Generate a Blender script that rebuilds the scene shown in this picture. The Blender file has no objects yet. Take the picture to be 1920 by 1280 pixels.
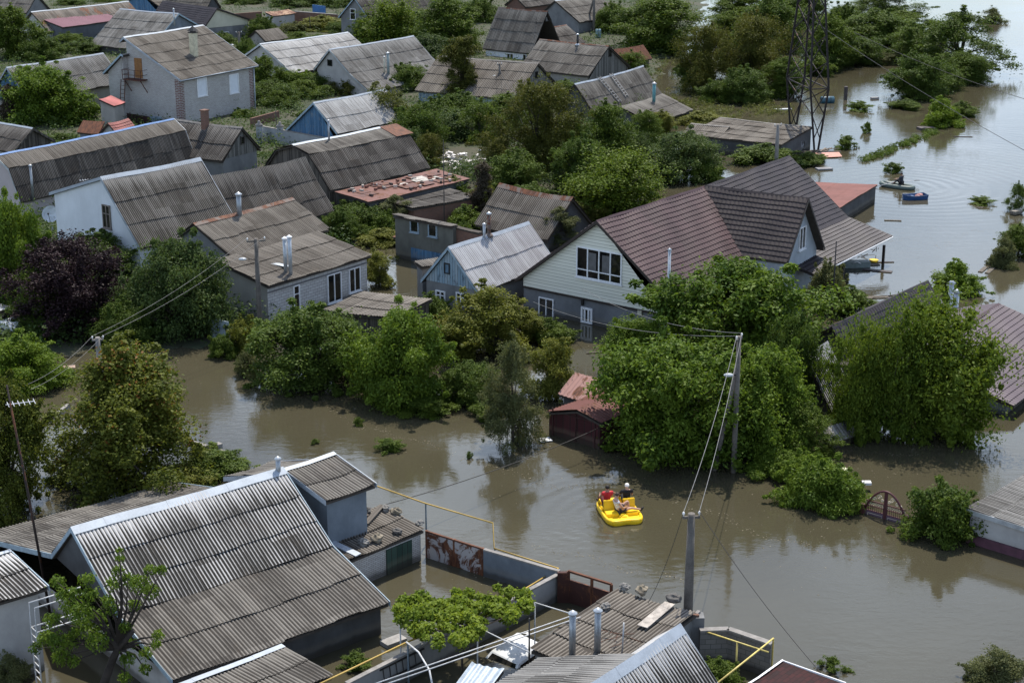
import bpy, math, random
import numpy as np
from mathutils import Vector, Matrix

S = bpy.context.scene
COL = S.collection
# ------------------------------------------------------------ camera
CAM_F, CAM_PITCH, CAM_H = 3100.0, math.radians(17.4), 29.5     # focal length in photo pixels, tilt, height over the flood
cam = bpy.data.cameras.new('camera'); camo = bpy.data.objects.new('camera', cam); COL.objects.link(camo)
cam.sensor_width = 36; cam.lens = 36 * CAM_F / 1920; cam.clip_start = 1; cam.clip_end = 6000
camo.location = (0, 0, CAM_H); camo.rotation_euler = (math.pi / 2 - CAM_PITCH, 0, 0)
S.camera = camo
# ------------------------------------------------------------ sky and sun
SUN_EL, SUN_AZ = math.radians(64), math.radians(12)            # azimuth from +Y towards +X
w = bpy.data.worlds.new('World'); S.world = w; w.use_nodes = True
nt = w.node_tree; bg = nt.nodes['Background']; bg.inputs['Strength'].default_value = 0.15
sky = nt.nodes.new('ShaderNodeTexSky'); sky.sky_type = 'NISHITA'; sky.sun_disc = False
sky.sun_elevation = SUN_EL; sky.sun_rotation = SUN_AZ; sky.dust_density = 1.2; sky.air_density = 1.0
def clouds():                                                   # broken white cloud over the blue
    N = nt.nodes.new; tc = N('ShaderNodeTexCoord'); mp = N('ShaderNodeMapping'); mp.inputs['Scale'].default_value = (1.6, 1.6, 4.2); nt.links.new(tc.outputs['Generated'], mp.inputs[0])
    ns = N('ShaderNodeTexNoise'); ns.inputs['Scale'].default_value = 1.5; ns.inputs['Detail'].default_value = 7; ns.inputs['Roughness'].default_value = .6; ns.inputs['Distortion'].default_value = .3; nt.links.new(mp.outputs[0], ns.inputs['Vector'])
    mr = N('ShaderNodeMapRange'); mr.interpolation_type = 'SMOOTHSTEP'; mr.inputs[1].default_value = .40; mr.inputs[2].default_value = .64; nt.links.new(ns.outputs[0], mr.inputs[0])
    mx = N('ShaderNodeMix'); mx.data_type = 'RGBA'; sx = N('ShaderNodeSeparateXYZ'); nt.links.new(tc.outputs['Generated'], sx.inputs[0]); el = N('ShaderNodeMapRange'); el.interpolation_type = 'SMOOTHSTEP'
    for i_, v_ in ((1, .42), (2, .80), (3, 1.0), (4, .12)): el.inputs[i_].default_value = v_
    nt.links.new(sx.outputs[2], el.inputs[0]); mu = N('ShaderNodeMath'); mu.operation = 'MULTIPLY'; nt.links.new(mr.outputs[0], mu.inputs[0]); nt.links.new(el.outputs[0], mu.inputs[1])
    nt.links.new(mu.outputs[0], mx.inputs[0]); nt.links.new(sky.outputs[0], mx.inputs[6]); mx.inputs[7].default_value = (8.3, 9.8, 11.9, 1)
    nt.links.new(mx.outputs[2], bg.inputs[0])
clouds()
sl = bpy.data.lights.new('sun', 'SUN'); sl.energy = 5.0; sl.angle = math.radians(.5); sl.color = (1, .93, .82)
so = bpy.data.objects.new('sun', sl); COL.objects.link(so); so.location = (0, 0, 80)
sd = Vector((math.sin(SUN_AZ) * math.cos(SUN_EL), math.cos(SUN_AZ) * math.cos(SUN_EL), math.sin(SUN_EL)))
so.rotation_euler = sd.to_track_quat('Z', 'Y').to_euler()
S.view_settings.view_transform = 'Standard'; S.view_settings.look = 'None'
S.view_settings.exposure = 0.3; S.view_settings.gamma = 1
S.cycles.max_bounces = 6; S.cycles.diffuse_bounces = 3; S.cycles.transmission_bounces = 3
S.cycles.use_adaptive_sampling = True; S.cycles.adaptive_threshold = .01

# ------------------------------------------------------------ measuring helpers (survey of the place from the photograph)
CP, SP = math.cos(CAM_PITCH), math.sin(CAM_PITCH)
def ray(px, py):
    a = (px - 960) / CAM_F; b = (py - 640) / CAM_F
    return (a, CP - b * SP, -SP - b * CP)
def at(px, py, h=0.0):
    d = ray(px, py); t = (CAM_H - h) / (-d[2]); return Vector((d[0] * t, d[1] * t, h))
def onplane(px, py, P, n):
    d = ray(px, py); t = (P[0] * n[0] + P[1] * n[1]) / (d[0] * n[0] + d[1] * n[1])
    return Vector((d[0] * t, d[1] * t, CAM_H + d[2] * t))
def ppm(y, h=0.0):                                              # photo pixels per metre for something standing at y
    d = ray(960, y); t = (CAM_H - h) / (-d[2]); return CAM_F / t
def top_z(P, py):                                               # height of photo row py above the plan point P
    d = ray(960, py); return CAM_H + d[2] * P[1] / d[1]

# ------------------------------------------------------------ object helpers
def link(o, parent=None):
    COL.objects.link(o)
    if parent: o.parent = parent
    return o
def tag(o, label=None, cat=None, group=None, kind=None):
    if label: o['label'] = label
    if cat: o['category'] = cat
    if group: o['group'] = group
    if kind: o['kind'] = kind
    return o
def empty(name, loc, rz=0, label=None, cat=None, group=None):
    o = bpy.data.objects.new(name, None); o.empty_display_size = .3
    o.location = loc; o.rotation_euler = (0, 0, rz); link(o)
    return tag(o, label, cat, group)
def np_mesh(name, V, Q, mat, parent=None, uv=None, tint=None, smooth=False):
    """numpy quads (N,4) or tris (N,3) -> one mesh object"""
    V = np.asarray(V, 'f4'); Q = np.asarray(Q, 'i4'); k = Q.shape[1]
    me = bpy.data.meshes.new(name); me.vertices.add(len(V)); me.vertices.foreach_set('co', V.ravel())
    me.loops.add(Q.size); me.loops.foreach_set('vertex_index', Q.ravel())
    me.polygons.add(len(Q)); me.polygons.foreach_set('loop_start', np.arange(0, Q.size, k, dtype='i4'))
    if uv is not None:
        l = me.uv_layers.new(name='UVMap'); l.data.foreach_set('uv', np.asarray(uv, 'f4')[Q.ravel()].ravel())
    if tint is not None:
        a = me.attributes.new('tint', 'FLOAT', 'FACE'); a.data.foreach_set('value', np.asarray(tint, 'f4'))
    me.update(calc_edges=True); me.validate()
    if smooth: me.polygons.foreach_set('use_smooth', np.ones(len(Q), bool))
    me.materials.append(mat)
    return link(bpy.data.objects.new(name, me), parent)

class MB:
    """collects boxes, prisms, tubes, sheets and writes them as ONE mesh object"""
    def __init__(s): s.v = []; s.f = []; s.uv = []; s.mi = []; s.m = 0; s.sm = []
    def poly(s, pts, uv=None, smooth=False):
        b = len(s.v); s.v += [tuple(p) for p in pts]; s.f.append(list(range(b, b + len(pts))))
        s.uv.append(uv or [(0, 0)] * len(pts)); s.mi.append(s.m); s.sm.append(smooth); return s
    def hexa(s, P):                                             # 8 corners: bottom 0-3, top 4-7 (ccw)
        c = sum((Vector(p) for p in P), Vector()) / 8
        for q in ((0, 3, 2, 1), (4, 5, 6, 7), (0, 1, 5, 4), (1, 2, 6, 5), (2, 3, 7, 6), (3, 0, 4, 7)):
            a, b, d, e = [Vector(P[i]) for i in q]
            x = b - a; y = e - a; n = x.cross(y)
            if abs(n.z) > .75 * n.length:
                uv = [(p.x, p.y) for p in (a, b, d, e)]
            else:
                h = Vector((-n.y, n.x, 0)); h = h.normalized() if h.length > 1e-9 else Vector((1, 0, 0))
                uv = [(p.dot(h), p.z) for p in (a, b, d, e)]
            s.poly((a, b, d, e), uv)
        return s
    def box(s, c, d, M=None):
        x, y, z = d[0] / 2, d[1] / 2, d[2] / 2
        P = [Vector((c[0] + i * x, c[1] + j * y, c[2] + k * z)) for k in (-1, 1) for i, j in ((-1, -1), (1, -1), (1, 1), (-1, 1))]
        if M is not None: P = [M @ p for p in P]
        return s.hexa(P)
    def beam(s, a, b, w, h, up=(0, 0, 1)):                      # square bar from a to b
        a, b = Vector(a), Vector(b); d = (b - a).normalized(); u = Vector(up)
        if abs(d.dot(u)) > .98: u = Vector((1, 0, 0))
        r = d.cross(u).normalized(); u = r.cross(d)
        o = [r * i * w / 2 + u * j * h / 2 for i, j in ((-1, -1), (1, -1), (1, 1), (-1, 1))]
        P = [a + q for q in o] + [b + q for q in o]
        for q in ((3, 2, 1, 0), (4, 5, 6, 7), (0, 1, 5, 4), (1, 2, 6, 5), (2, 3, 7, 6), (3, 0, 4, 7)):
            L = (b - a).length
            s.poly([P[i] for i in q], [(0, 0), (w, 0), (w, L), (0, L)])
        return s
    def tube(s, pts, r, n=6, cap=True, smooth=True):
        pts = [Vector(p) for p in pts]; R = r if isinstance(r, (list, tuple)) else [r] * len(pts)
        rings = []; prev = None
        for i, p in enumerate(pts):
            d = (pts[min(i + 1, len(pts) - 1)] - pts[max(i - 1, 0)]).normalized()
            if prev is None:
                u = Vector((0, 0, 1)) if abs(d.z) < .9 else Vector((1, 0, 0)); x = d.cross(u).normalized()
            else:
                x = (prev - d * prev.dot(d)); x = x.normalized() if x.length > 1e-6 else d.orthogonal().normalized()
            prev = x; y = d.cross(x)
            rings.append([p + (x * math.cos(2 * math.pi * k / n) + y * math.sin(2 * math.pi * k / n)) * R[i] for k in range(n)])
        L = 0
        for i in range(len(pts) - 1):
            L2 = L + (pts[i + 1] - pts[i]).length
            for k in range(n):
                k2 = (k + 1) % n
                s.poly((rings[i][k], rings[i][k2], rings[i + 1][k2], rings[i + 1][k]),
                       [(k * .1, L), (k * .1 + .1, L), (k * .1 + .1, L2), (k * .1, L2)], smooth)
            L = L2
        if cap:
            s.poly(rings[0][::-1]); s.poly(rings[-1])
        return s
    def lathe(s, c, prof, n=12, smooth=True, sq=1.0):           # prof: (r, z) pairs
        c = Vector(c); rings = [[c + Vector((r * math.cos(2 * math.pi * k / n), sq * r * math.sin(2 * math.pi * k / n), z)) for k in range(n)] for r, z in prof]
        for i in range(len(rings) - 1):
            for k in range(n):
                k2 = (k + 1) % n; s.poly((rings[i][k], rings[i][k2], rings[i + 1][k2], rings[i + 1][k]), None, smooth)
        s.poly(rings[0][::-1]); s.poly(rings[-1]); return s
    def blob(s, c, rx, ry, rz, seed=0, rough=.18, n=10, m=6):   # rough stone
        rg = random.Random(seed); c = Vector(c)
        R = [[1 + rg.uniform(-rough, rough) for _ in range(n)] for _ in range(m + 1)]
        g = []
        for i in range(m + 1):
            t = math.pi * i / m; row = []
            for k in range(n):
                q = R[i][k] if 0 < i < m else 1
                row.append(c + Vector((rx * q * math.sin(t) * math.cos(2 * math.pi * k / n), ry * q * math.sin(t) * math.sin(2 * math.pi * k / n), rz * q * math.cos(t))))
            g.append(row)
        for i in range(m):
            for k in range(n):
                k2 = (k + 1) % n; s.poly((g[i][k], g[i + 1][k], g[i + 1][k2], g[i][k2]))
        return s
    def build(s, name, mat, parent=None):
        me = bpy.data.meshes.new(name); me.from_pydata([tuple(p) for p in s.v], [], s.f)
        l = me.uv_layers.new(name='UVMap'); i = 0
        flat = [c for f in s.uv for p in f for c in p]
        l.data.foreach_set('uv', flat)
        ms = mat if isinstance(mat, (list, tuple)) else [mat]
        for q in ms: me.materials.append(q)
        me.polygons.foreach_set('material_index', s.mi); me.polygons.foreach_set('use_smooth', s.sm)
        import bmesh
        bm = bmesh.new(); bm.from_mesh(me); bmesh.ops.remove_doubles(bm, verts=bm.verts, dist=1e-5)
        bm.to_mesh(me); bm.free()
        me.update()
        return link(bpy.data.objects.new(name, me), parent)

# ------------------------------------------------------------ materials
def new_mat(name):
    m = bpy.data.materials.new(name); m.use_nodes = True; n = m.node_tree
    return m, n, n.nodes['Principled BSDF'], n.links
def tide(b, c):                                                 # wet, silted band where the flood has stood
    z = b.node('ShaderNodeSeparateXYZ'); g = b.geo(1); b.L.new(g, z.inputs[0]); n = b.noise(b.geo((1.2, 1.2, .3)), 1, 4, .6)
    h = b.math('SUBTRACT', z.outputs[2], b.math('MULTIPLY', n, .30))
    c = b.mix(b.math('MULTIPLY', b.ramp(h, .24, .0), .74), c, (.045, .038, .028))
    return b.mix(b.math('MULTIPLY', b.math('MULTIPLY', b.ramp(h, .50, .26), b.ramp(h, .1, .2)), .22), c, (.20, .17, .12))
class NB:
    """tiny node-graph writer"""
    def __init__(s, n): s.n = n; s.L = n.links
    def node(s, t, **k):
        o = s.n.nodes.new(t)
        for a, b in k.items(): setattr(o, a, b)
        return o
    def put(s, i, v):
        if isinstance(v, bpy.types.NodeSocket): s.L.new(v, i)
        else: i.default_value = v
    def math(s, op, a, b=0.0, c=None, clamp=False):
        o = s.node('ShaderNodeMath', operation=op, use_clamp=clamp); s.put(o.inputs[0], a); s.put(o.inputs[1], b)
        if c is not None: s.put(o.inputs[2], c)
        return o.outputs[0]
    def mix(s, f, a, b, mode='MIX'):
        o = s.node('ShaderNodeMix', data_type='RGBA', blend_type=mode); s.put(o.inputs[0], f)
        for i, v in ((6, a), (7, b)): s.put(o.inputs[i], v if isinstance(v, bpy.types.NodeSocket) else (*v, 1))
        return o.outputs[2]
    def uv(s, su=1, sv=1, off=(0, 0)):
        u = s.node('ShaderNodeUVMap').outputs[0]; m = s.node('ShaderNodeMapping'); s.L.new(u, m.inputs[0])
        m.inputs['Scale'].default_value = (su, sv, 1); m.inputs['Location'].default_value = (off[0], off[1], 0)
        return m.outputs[0]
    def obj(s, sc=1):
        u = s.node('ShaderNodeTexCoord').outputs['Object']; m = s.node('ShaderNodeMapping'); s.L.new(u, m.inputs[0])
        m.inputs['Scale'].default_value = (sc, sc, sc) if not isinstance(sc, tuple) else sc
        return m.outputs[0]
    def geo(s, sc=1):
        u = s.node('ShaderNodeNewGeometry').outputs['Position']; m = s.node('ShaderNodeMapping'); s.L.new(u, m.inputs[0])
        m.inputs['Scale'].default_value = (sc, sc, sc) if not isinstance(sc, tuple) else sc
        return m.outputs[0]
    def noise(s, vec, scale=1, detail=4, rough=.55, dist=0):
        o = s.node('ShaderNodeTexNoise'); s.L.new(vec, o.inputs['Vector']); o.inputs['Scale'].default_value = scale
        o.inputs['Detail'].default_value = detail; o.inputs['Roughness'].default_value = rough; o.inputs['Distortion'].default_value = dist
        return o.outputs[0]
    def ramp(s, f, a, b):                                       # smooth 0..1 between a and b
        o = s.node('ShaderNodeMapRange'); s.put(o.inputs[0], f); o.inputs[1].default_value = a; o.inputs[2].default_value = b
        o.interpolation_type = 'SMOOTHSTEP'; return o.outputs[0]
    def white(s, vec):
        o = s.node('ShaderNodeTexWhiteNoise', noise_dimensions='3D'); s.L.new(vec, o.inputs['Vector']); return o.outputs[0]
    def floor_uv(s, du, dv):
        u = s.node('ShaderNodeUVMap').outputs[0]; x = s.node('ShaderNodeSeparateXYZ'); s.L.new(u, x.inputs[0])
        c = s.node('ShaderNodeCombineXYZ')
        s.L.new(s.math('FLOOR', s.math('DIVIDE', x.outputs[0], du)), c.inputs[0]); s.L.new(s.math('FLOOR', s.math('DIVIDE', x.outputs[1], dv)), c.inputs[1])
        return c.outputs[0]
    def bump(s, h, strength=.3, dist=.02, normal=None):
        o = s.node('ShaderNodeBump'); o.inputs['Strength'].default_value = strength; o.inputs['Distance'].default_value = dist
        s.L.new(h, o.inputs['Height']); return o.outputs[0]
CACHE = {}
def paint(name, col, rough=.6, metal=0.0, var=.25, scale=3.0, spec=.4, bump=0.0):
    """plain painted / metal / plastic surface with slight procedural unevenness"""
    if name in CACHE: return CACHE[name]
    m, n, p, L = new_mat(name); b = NB(n)
    f = b.noise(b.obj(scale), 1, 5, .6); g = b.noise(b.obj(scale * 9), 1, 3, .6)
    h = b.math('ADD', b.math('MULTIPLY', f, .65), b.math('MULTIPLY', g, .35))
    h = b.ramp(h, .33, .67)
    c = b.mix(h, [x * (1 - var) for x in col], [min(1, x * (1 + var)) for x in col])
    L.new(c, p.inputs['Base Color']); p.inputs['Roughness'].default_value = rough; p.inputs['Metallic'].default_value = metal
    p.inputs['Specular IOR Level'].default_value = spec
    if bump: L.new(b.bump(g, bump), p.inputs['Normal'])
    CACHE[name] = m; return m
def asbestos(name, dark, light, bias=.5, rust=0.0, wave=.15, ridge=.35, trough=.36, blw=.75, runw=.8):
    """weathered fibre-cement wave sheet: pale crests, lichen-black runs, sheet-to-sheet tint"""
    if name in CACHE: return CACHE[name]
    m, n, p, L = new_mat(name); b = NB(n)
    run = b.noise(b.uv(1 / wave * .5, .28), 1, 4, .6); run2 = b.noise(b.uv(1 / wave * 1.1, .7, (7, 3)), 1, 3, .55)
    col = b.white(b.floor_uv(wave, 50))
    blot = b.noise(b.uv(.45, .35, (3, 9)), 1, 5, .6); speck = b.noise(b.uv(16, 16), 1, 3, .7)
    sheet = b.white(b.floor_uv(1.13, 1.55))
    x = b.math('ADD', b.math('MULTIPLY', run, runw), b.math('MULTIPLY', run2, .5))
    x = b.math('ADD', x, b.math('MULTIPLY', blot, blw)); x = b.math('ADD', x, b.math('MULTIPLY', sheet, .36))
    x = b.math('ADD', x, b.math('MULTIPLY', col, .22)); x = b.math('ADD', x, b.math('MULTIPLY', speck, .38))
    # every wave is coloured darker in its trough, paler on its crest
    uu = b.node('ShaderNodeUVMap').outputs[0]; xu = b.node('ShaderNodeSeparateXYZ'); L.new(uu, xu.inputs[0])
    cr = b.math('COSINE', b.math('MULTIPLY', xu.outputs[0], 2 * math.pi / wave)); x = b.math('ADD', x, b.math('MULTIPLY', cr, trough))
    # old sheets are washed clean near the ridge by dripping metal caps
    u = b.node('ShaderNodeUVMap').outputs[0]; xy = b.node('ShaderNodeSeparateXYZ'); L.new(u, xy.inputs[0])
    near = b.ramp(b.math('ADD', xy.outputs[1], b.math('MULTIPLY', run, -1.1)), .9, -.5)
    x = b.math('ADD', x, b.math('MULTIPLY', near, ridge))
    mid = 2.05 - .5 * (.75 - blw) - .5 * (.8 - runw) - bias * .85; f = b.ramp(x, mid - .40, mid + .40)
    c = b.mix(f, dark, light)
    warm = b.ramp(b.noise(b.uv(.8, .6, (20, 2)), 1, 5, .7), .52, .72)
    c = b.mix(b.math('MULTIPLY', warm, .18), c, b.mix(.5, c, (.16, .11, .065)))
    moss = b.ramp(b.noise(b.uv(2.2, 2.0, (50, 2)), 1, 5, .75), .62, .76)
    c = b.mix(b.math('MULTIPLY', moss, .5), c, (.05, .048, .036))
    if rust:
        r = b.ramp(b.noise(b.uv(.7, .5, (30, 30)), 1, 5, .7), .62 - rust * .3, .70 - rust * .3)
        c = b.mix(b.math('MULTIPLY', r, .8), c, (.17, .07, .035))
    L.new(c, p.inputs['Base Color']); p.inputs['Roughness'].default_value = .85; p.inputs['Specular IOR Level'].default_value = .25
    L.new(b.bump(speck, .35, .01), p.inputs['Normal'])
    CACHE[name] = m; return m
def tile_metal(name, col, rough=.55, dirt=.3):
    if name in CACHE: return CACHE[name]
    m, n, p, L = new_mat(name); b = NB(n)
    d = b.noise(b.uv(.5, .4), 1, 5, .65); g = b.noise(b.uv(9, 4), 1, 3, .6); sh = b.white(b.floor_uv(1.1, 2.1))
    x = b.math('ADD', b.math('MULTIPLY', d, .6), b.math('ADD', b.math('MULTIPLY', g, .25), b.math('MULTIPLY', sh, .15)))
    c = b.mix(b.ramp(x, .3, .7), [q * (1 - dirt) for q in col], [q * (1 + dirt) for q in col])
    dust = b.ramp(b.noise(b.uv(1.5, .5, (9, 9)), 1, 6, .7), .55, .8)
    c = b.mix(b.math('MULTIPLY', dust, .12), c, (.13, .115, .11))
    L.new(c, p.inputs['Base Color']); p.inputs['Roughness'].default_value = rough; p.inputs['Specular IOR Level'].default_value = .3
    CACHE[name] = m; return m
def plaster(name, col, stain=.35, rough=.9):
    if name in CACHE: return CACHE[name]
    m, n, p, L = new_mat(name); b = NB(n)
    f = b.noise(b.uv(.5, .35), 1, 6, .65); g = b.noise(b.uv(14, 14), 1, 3, .6); st = b.noise(b.uv(2.2, .25, (4, 4)), 1, 5, .65)
    c = b.mix(b.ramp(f, .3, .7), [q * (1 - stain) for q in col], [min(1, q * (1 + stain * .35)) for q in col])
    c = b.mix(b.math('MULTIPLY', b.ramp(st, .55, .75), stain), c, [q * .5 for q in col])
    c = b.mix(b.math('MULTIPLY', g, .18), c, [q * .55 for q in col])
    L.new(tide(b, c), p.inputs['Base Color']); p.inputs['Roughness'].default_value = rough; p.inputs['Specular IOR Level'].default_value = .2
    L.new(b.bump(g, .25, .01), p.inputs['Normal'])
    CACHE[name] = m; return m
def brick(name, c1, c2, mortar, bw=.25, bh=.08, ms=.012, stain=.3):
    if name in CACHE: return CACHE[name]
    m, n, p, L = new_mat(name); b = NB(n)
    t = b.node('ShaderNodeTexBrick'); L.new(b.uv(), t.inputs['Vector']); t.inputs['Scale'].default_value = 1
    for k, v in (('Color1', c1), ('Color2', c2), ('Mortar', mortar)): t.inputs[k].default_value = (*v, 1)
    t.inputs['Brick Width'].default_value = bw; t.inputs['Row Height'].default_value = bh; t.inputs['Mortar Size'].default_value = ms
    t.inputs['Mortar Smooth'].default_value = .2; t.inputs['Bias'].default_value = -.1
    f = b.noise(b.uv(.6, .4), 1, 6, .65); g = b.noise(b.uv(9, 9), 1, 3, .6)
    c = b.mix(b.math('MULTIPLY', b.ramp(f, .4, .72), stain), t.outputs[0], [q * .45 for q in c1])
    c = b.mix(b.math('MULTIPLY', g, .2), c, [q * .5 for q in c1])
    L.new(tide(b, c), p.inputs['Base Color']); p.inputs['Roughness'].default_value = .9; p.inputs['Specular IOR Level'].default_value = .2
    L.new(b.bump(t.outputs[1], -.4, .02), p.inputs['Normal'])
    CACHE[name] = m; return m
def planks(name, c1, c2, pw=.14, gap=(.02, .018, .015), vert=True, peel=None):
    if name in CACHE: return CACHE[name]
    m, n, p, L = new_mat(name); b = NB(n)
    u = b.node('ShaderNodeUVMap').outputs[0]; xy = b.node('ShaderNodeSeparateXYZ'); L.new(u, xy.inputs[0])
    a = xy.outputs[0 if vert else 1]; q = b.math('DIVIDE', a, pw); fr = b.math('FRACT', q)
    idx = b.node('ShaderNodeCombineXYZ'); L.new(b.math('FLOOR', q), idx.inputs[0]); r = b.white(idx.outputs[0])
    sc = (9, .8) if vert else (.8, 9)
    g = b.noise(b.uv(*sc), 1, 5, .65)
    x = b.math('ADD', b.math('MULTIPLY', r, .55), b.math('MULTIPLY', g, .6))
    c = b.mix(b.ramp(x, .3, .8), c1, c2)
    if peel:
        pe = b.ramp(b.noise(b.uv(sc[0] * .5, sc[1] * 1.5, (5, 5)), 1, 6, .75), .52, .62); c = b.mix(b.math('MULTIPLY', pe, .75), c, peel)
    e = b.math('LESS_THAN', fr, .1); c = b.mix(e, c, gap)
    L.new(tide(b, c), p.inputs['Base Color']); p.inputs['Roughness'].default_value = .85; p.inputs['Specular IOR Level'].default_value = .2
    L.new(b.bump(b.math('SUBTRACT', g, e), .5, .015), p.inputs['Normal'])
    CACHE[name] = m; return m
def rusty(name, base, amount=.5):
    if name in CACHE: return CACHE[name]
    m, n, p, L = new_mat(name); b = NB(n)
    r = b.noise(b.uv(1.1, .9), 1, 7, .7, .6); g = b.noise(b.uv(8, 2), 1, 4, .6)
    f = b.ramp(r, .58 - amount * .25, .63 - amount * .22)
    ru = b.mix(b.ramp(g, .3, .7), (.055, .022, .014), (.16, .062, .03))
    c = b.mix(f, b.mix(b.math('MULTIPLY', g, .4), base, [q * .6 for q in base]), ru)
    L.new(c, p.inputs['Base Color']); p.inputs['Roughness'].default_value = .75; p.inputs['Specular IOR Level'].default_value = .3
    CACHE[name] = m; return m
def glass(name='window_glass'):
    if name in CACHE: return CACHE[name]
    m, n, p, L = new_mat(name); b = NB(n)
    f = b.noise(b.obj(1.6), 1, 3, .6)
    L.new(b.mix(b.ramp(f, .45, .7), (.006, .007, .008), (.03, .028, .024)), p.inputs['Base Color'])
    p.inputs['Roughness'].default_value = .06; p.inputs['Specular IOR Level'].default_value = .6
    CACHE[name] = m; return m
def leafmat(name, dark, light, alt=None, gloss=.14, trans=.36):
    if name in CACHE: return CACHE[name]
    m, n, p, L = new_mat(name); b = NB(n)
    a = b.node('ShaderNodeAttribute', attribute_name='tint'); t = a.outputs['Fac']
    ov = b.node('ShaderNodeObjectInfo').outputs['Random']
    t = b.math('ADD', t, b.math('MULTIPLY', b.math('SUBTRACT', ov, .5), .25), clamp=True)
    c = b.mix(t, dark, light)
    if alt:
        c = b.mix(b.ramp(t, .92, .98), c, alt)
    L.new(c, p.inputs['Base Color']); p.inputs['Roughness'].default_value = .55; p.inputs['Specular IOR Level'].default_value = gloss
    tr = b.node('ShaderNodeBsdfTranslucent'); L.new(b.mix(.5, c, b.mix(1.0, c, (1.3, 1.25, .45), 'MULTIPLY')), tr.inputs[0])
    mx = b.node('ShaderNodeMixShader'); mx.inputs[0].default_value = trans
    L.new(p.outputs[0], mx.inputs[1]); L.new(tr.outputs[0], mx.inputs[2]); L.new(mx.outputs[0], n.nodes['Material Output'].inputs[0])
    CACHE[name] = m; return m
# ------------------------------------------------------------ palette
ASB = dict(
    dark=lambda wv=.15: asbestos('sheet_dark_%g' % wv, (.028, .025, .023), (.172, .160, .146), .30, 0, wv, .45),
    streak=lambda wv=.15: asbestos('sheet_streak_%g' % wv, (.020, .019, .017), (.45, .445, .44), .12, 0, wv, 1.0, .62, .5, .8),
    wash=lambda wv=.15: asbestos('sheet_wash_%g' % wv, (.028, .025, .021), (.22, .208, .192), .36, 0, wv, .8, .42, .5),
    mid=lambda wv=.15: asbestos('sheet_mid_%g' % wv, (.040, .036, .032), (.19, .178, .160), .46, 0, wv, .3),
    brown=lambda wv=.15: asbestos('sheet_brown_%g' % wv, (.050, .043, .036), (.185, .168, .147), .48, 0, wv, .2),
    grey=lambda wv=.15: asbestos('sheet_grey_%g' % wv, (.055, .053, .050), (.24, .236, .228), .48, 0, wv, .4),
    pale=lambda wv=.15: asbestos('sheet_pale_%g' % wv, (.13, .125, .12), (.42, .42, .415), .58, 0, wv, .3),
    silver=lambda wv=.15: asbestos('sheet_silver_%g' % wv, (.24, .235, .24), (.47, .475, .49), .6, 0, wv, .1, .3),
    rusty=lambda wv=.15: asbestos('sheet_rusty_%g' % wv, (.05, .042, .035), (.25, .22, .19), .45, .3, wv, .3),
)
WOOD = planks('old_boards', (.045, .040, .036), (.13, .115, .10), .13)
DECK = paint('roof_underside', (.05, .042, .035), .9)
GLASS = glass()
WHITE = paint('white_plastic', (.72, .73, .75), .4, var=.08)
ZINC = paint('zinc_sheet', (.42, .45, .48), .45, .5, var=.2, scale=1.5)
ZINCW = paint('pale_ridge_tin', (.31, .35, .40), .55, .15, var=.14, scale=1.2)
ZINCD = paint('dull_zinc_pipe', (.30, .32, .34), .45, .6, var=.2)
BLUECAP = paint('blue_ridge_tin', (.10, .19, .38), .5, .1, var=.2)
RUSTCAP = rusty('rust_ridge_tin', (.15, .12, .105), .45)
ASBCAP = paint('grey_ridge_cap', (.17, .16, .15), .85, var=.3)
BLUEGREY = paint('blue_grey_trim', (.26, .34, .40), .6, var=.2)
DKBROWN = paint('dark_brown_trim', (.030, .022, .020), .5, var=.25)
BLACKISH = paint('dark_steel', (.018, .017, .017), .55, var=.3)
CONC = paint('old_concrete', (.22, .21, .20), .9, var=.25, spec=.2, bump=.3)
WHITEBRICK = brick('white_silicate_brick', (.50, .49, .48), (.40, .385, .37), (.20, .19, .18), .25, .085, .011, .3)
WHITEBLOCK = brick('white_block_wall', (.52, .52, .52), (.43, .42, .42), (.15, .145, .14), .40, .19, .012, .25)
BLOCKWALL = brick('grey_block_wall', (.20, .19, .18), (.15, .145, .14), (.09, .085, .08), .40, .20, .012, .4)
REDBRICK = brick('old_red_brick', (.20, .10, .07), (.14, .075, .055), (.14, .125, .11), .25, .085, .012, .4)
SIDING = planks('cream_siding', (.63, .63, .55), (.69, .69, .61), .20, (.20, .20, .17), False)
P_GREY = plaster('grey_render', (.20, .205, .21), .35)
P_DARK = plaster('dark_render', (.085, .088, .092), .4)
P_BLUE = plaster('blue_grey_render', (.17, .20, .235), .35)
P_WHITE = plaster('whitewash', (.66, .69, .73), .12)
P_PALE = plaster('pale_render', (.42, .41, .40), .25)
P_SOFT = plaster('beige_render', (.33, .315, .295), .25)
P_CREAM = plaster('cream_render', (.55, .53, .42), .15)
P_PINK = plaster('pinkish_render', (.45, .40, .40), .15)
BLUEPLANK = planks('blue_planks', (.05, .12, .22), (.10, .21, .34), .13, (.015, .02, .03), True, (.20, .23, .25))
BLUEPEEL = planks('peeling_blue_planks', (.20, .29, .36), (.30, .36, .40), .21, (.008, .011, .016), True, (.055, .07, .085))
GREYPLANK = planks('grey_planks', (.09, .088, .082), (.21, .205, .19), .14)
TILE_M = tile_metal('plum_brown_tile', (.050, .026, .030))
TILE_D = tile_metal('dark_umber_tile', (.030, .023, .024))
TILE_G = tile_metal('slate_brown_tile', (.027, .022, .026))
TILE_V = tile_metal('violet_brown_tile', (.056, .038, .053), .55)
PLUM = tile_metal('plum_sheet', (.15, .06, .085), .5, .15)
FELT = tile_metal('red_roofing_felt', (.155, .065, .055), .85, .2)
SHINGLE = brick('dark_red_shingle', (.050, .019, .019), (.024, .017, .017), (.015, .010, .010), .33, .17, .010, .4)
RUSTROOF = rusty('rusted_tin_roof', (.22, .20, .19), 1.3)

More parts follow.
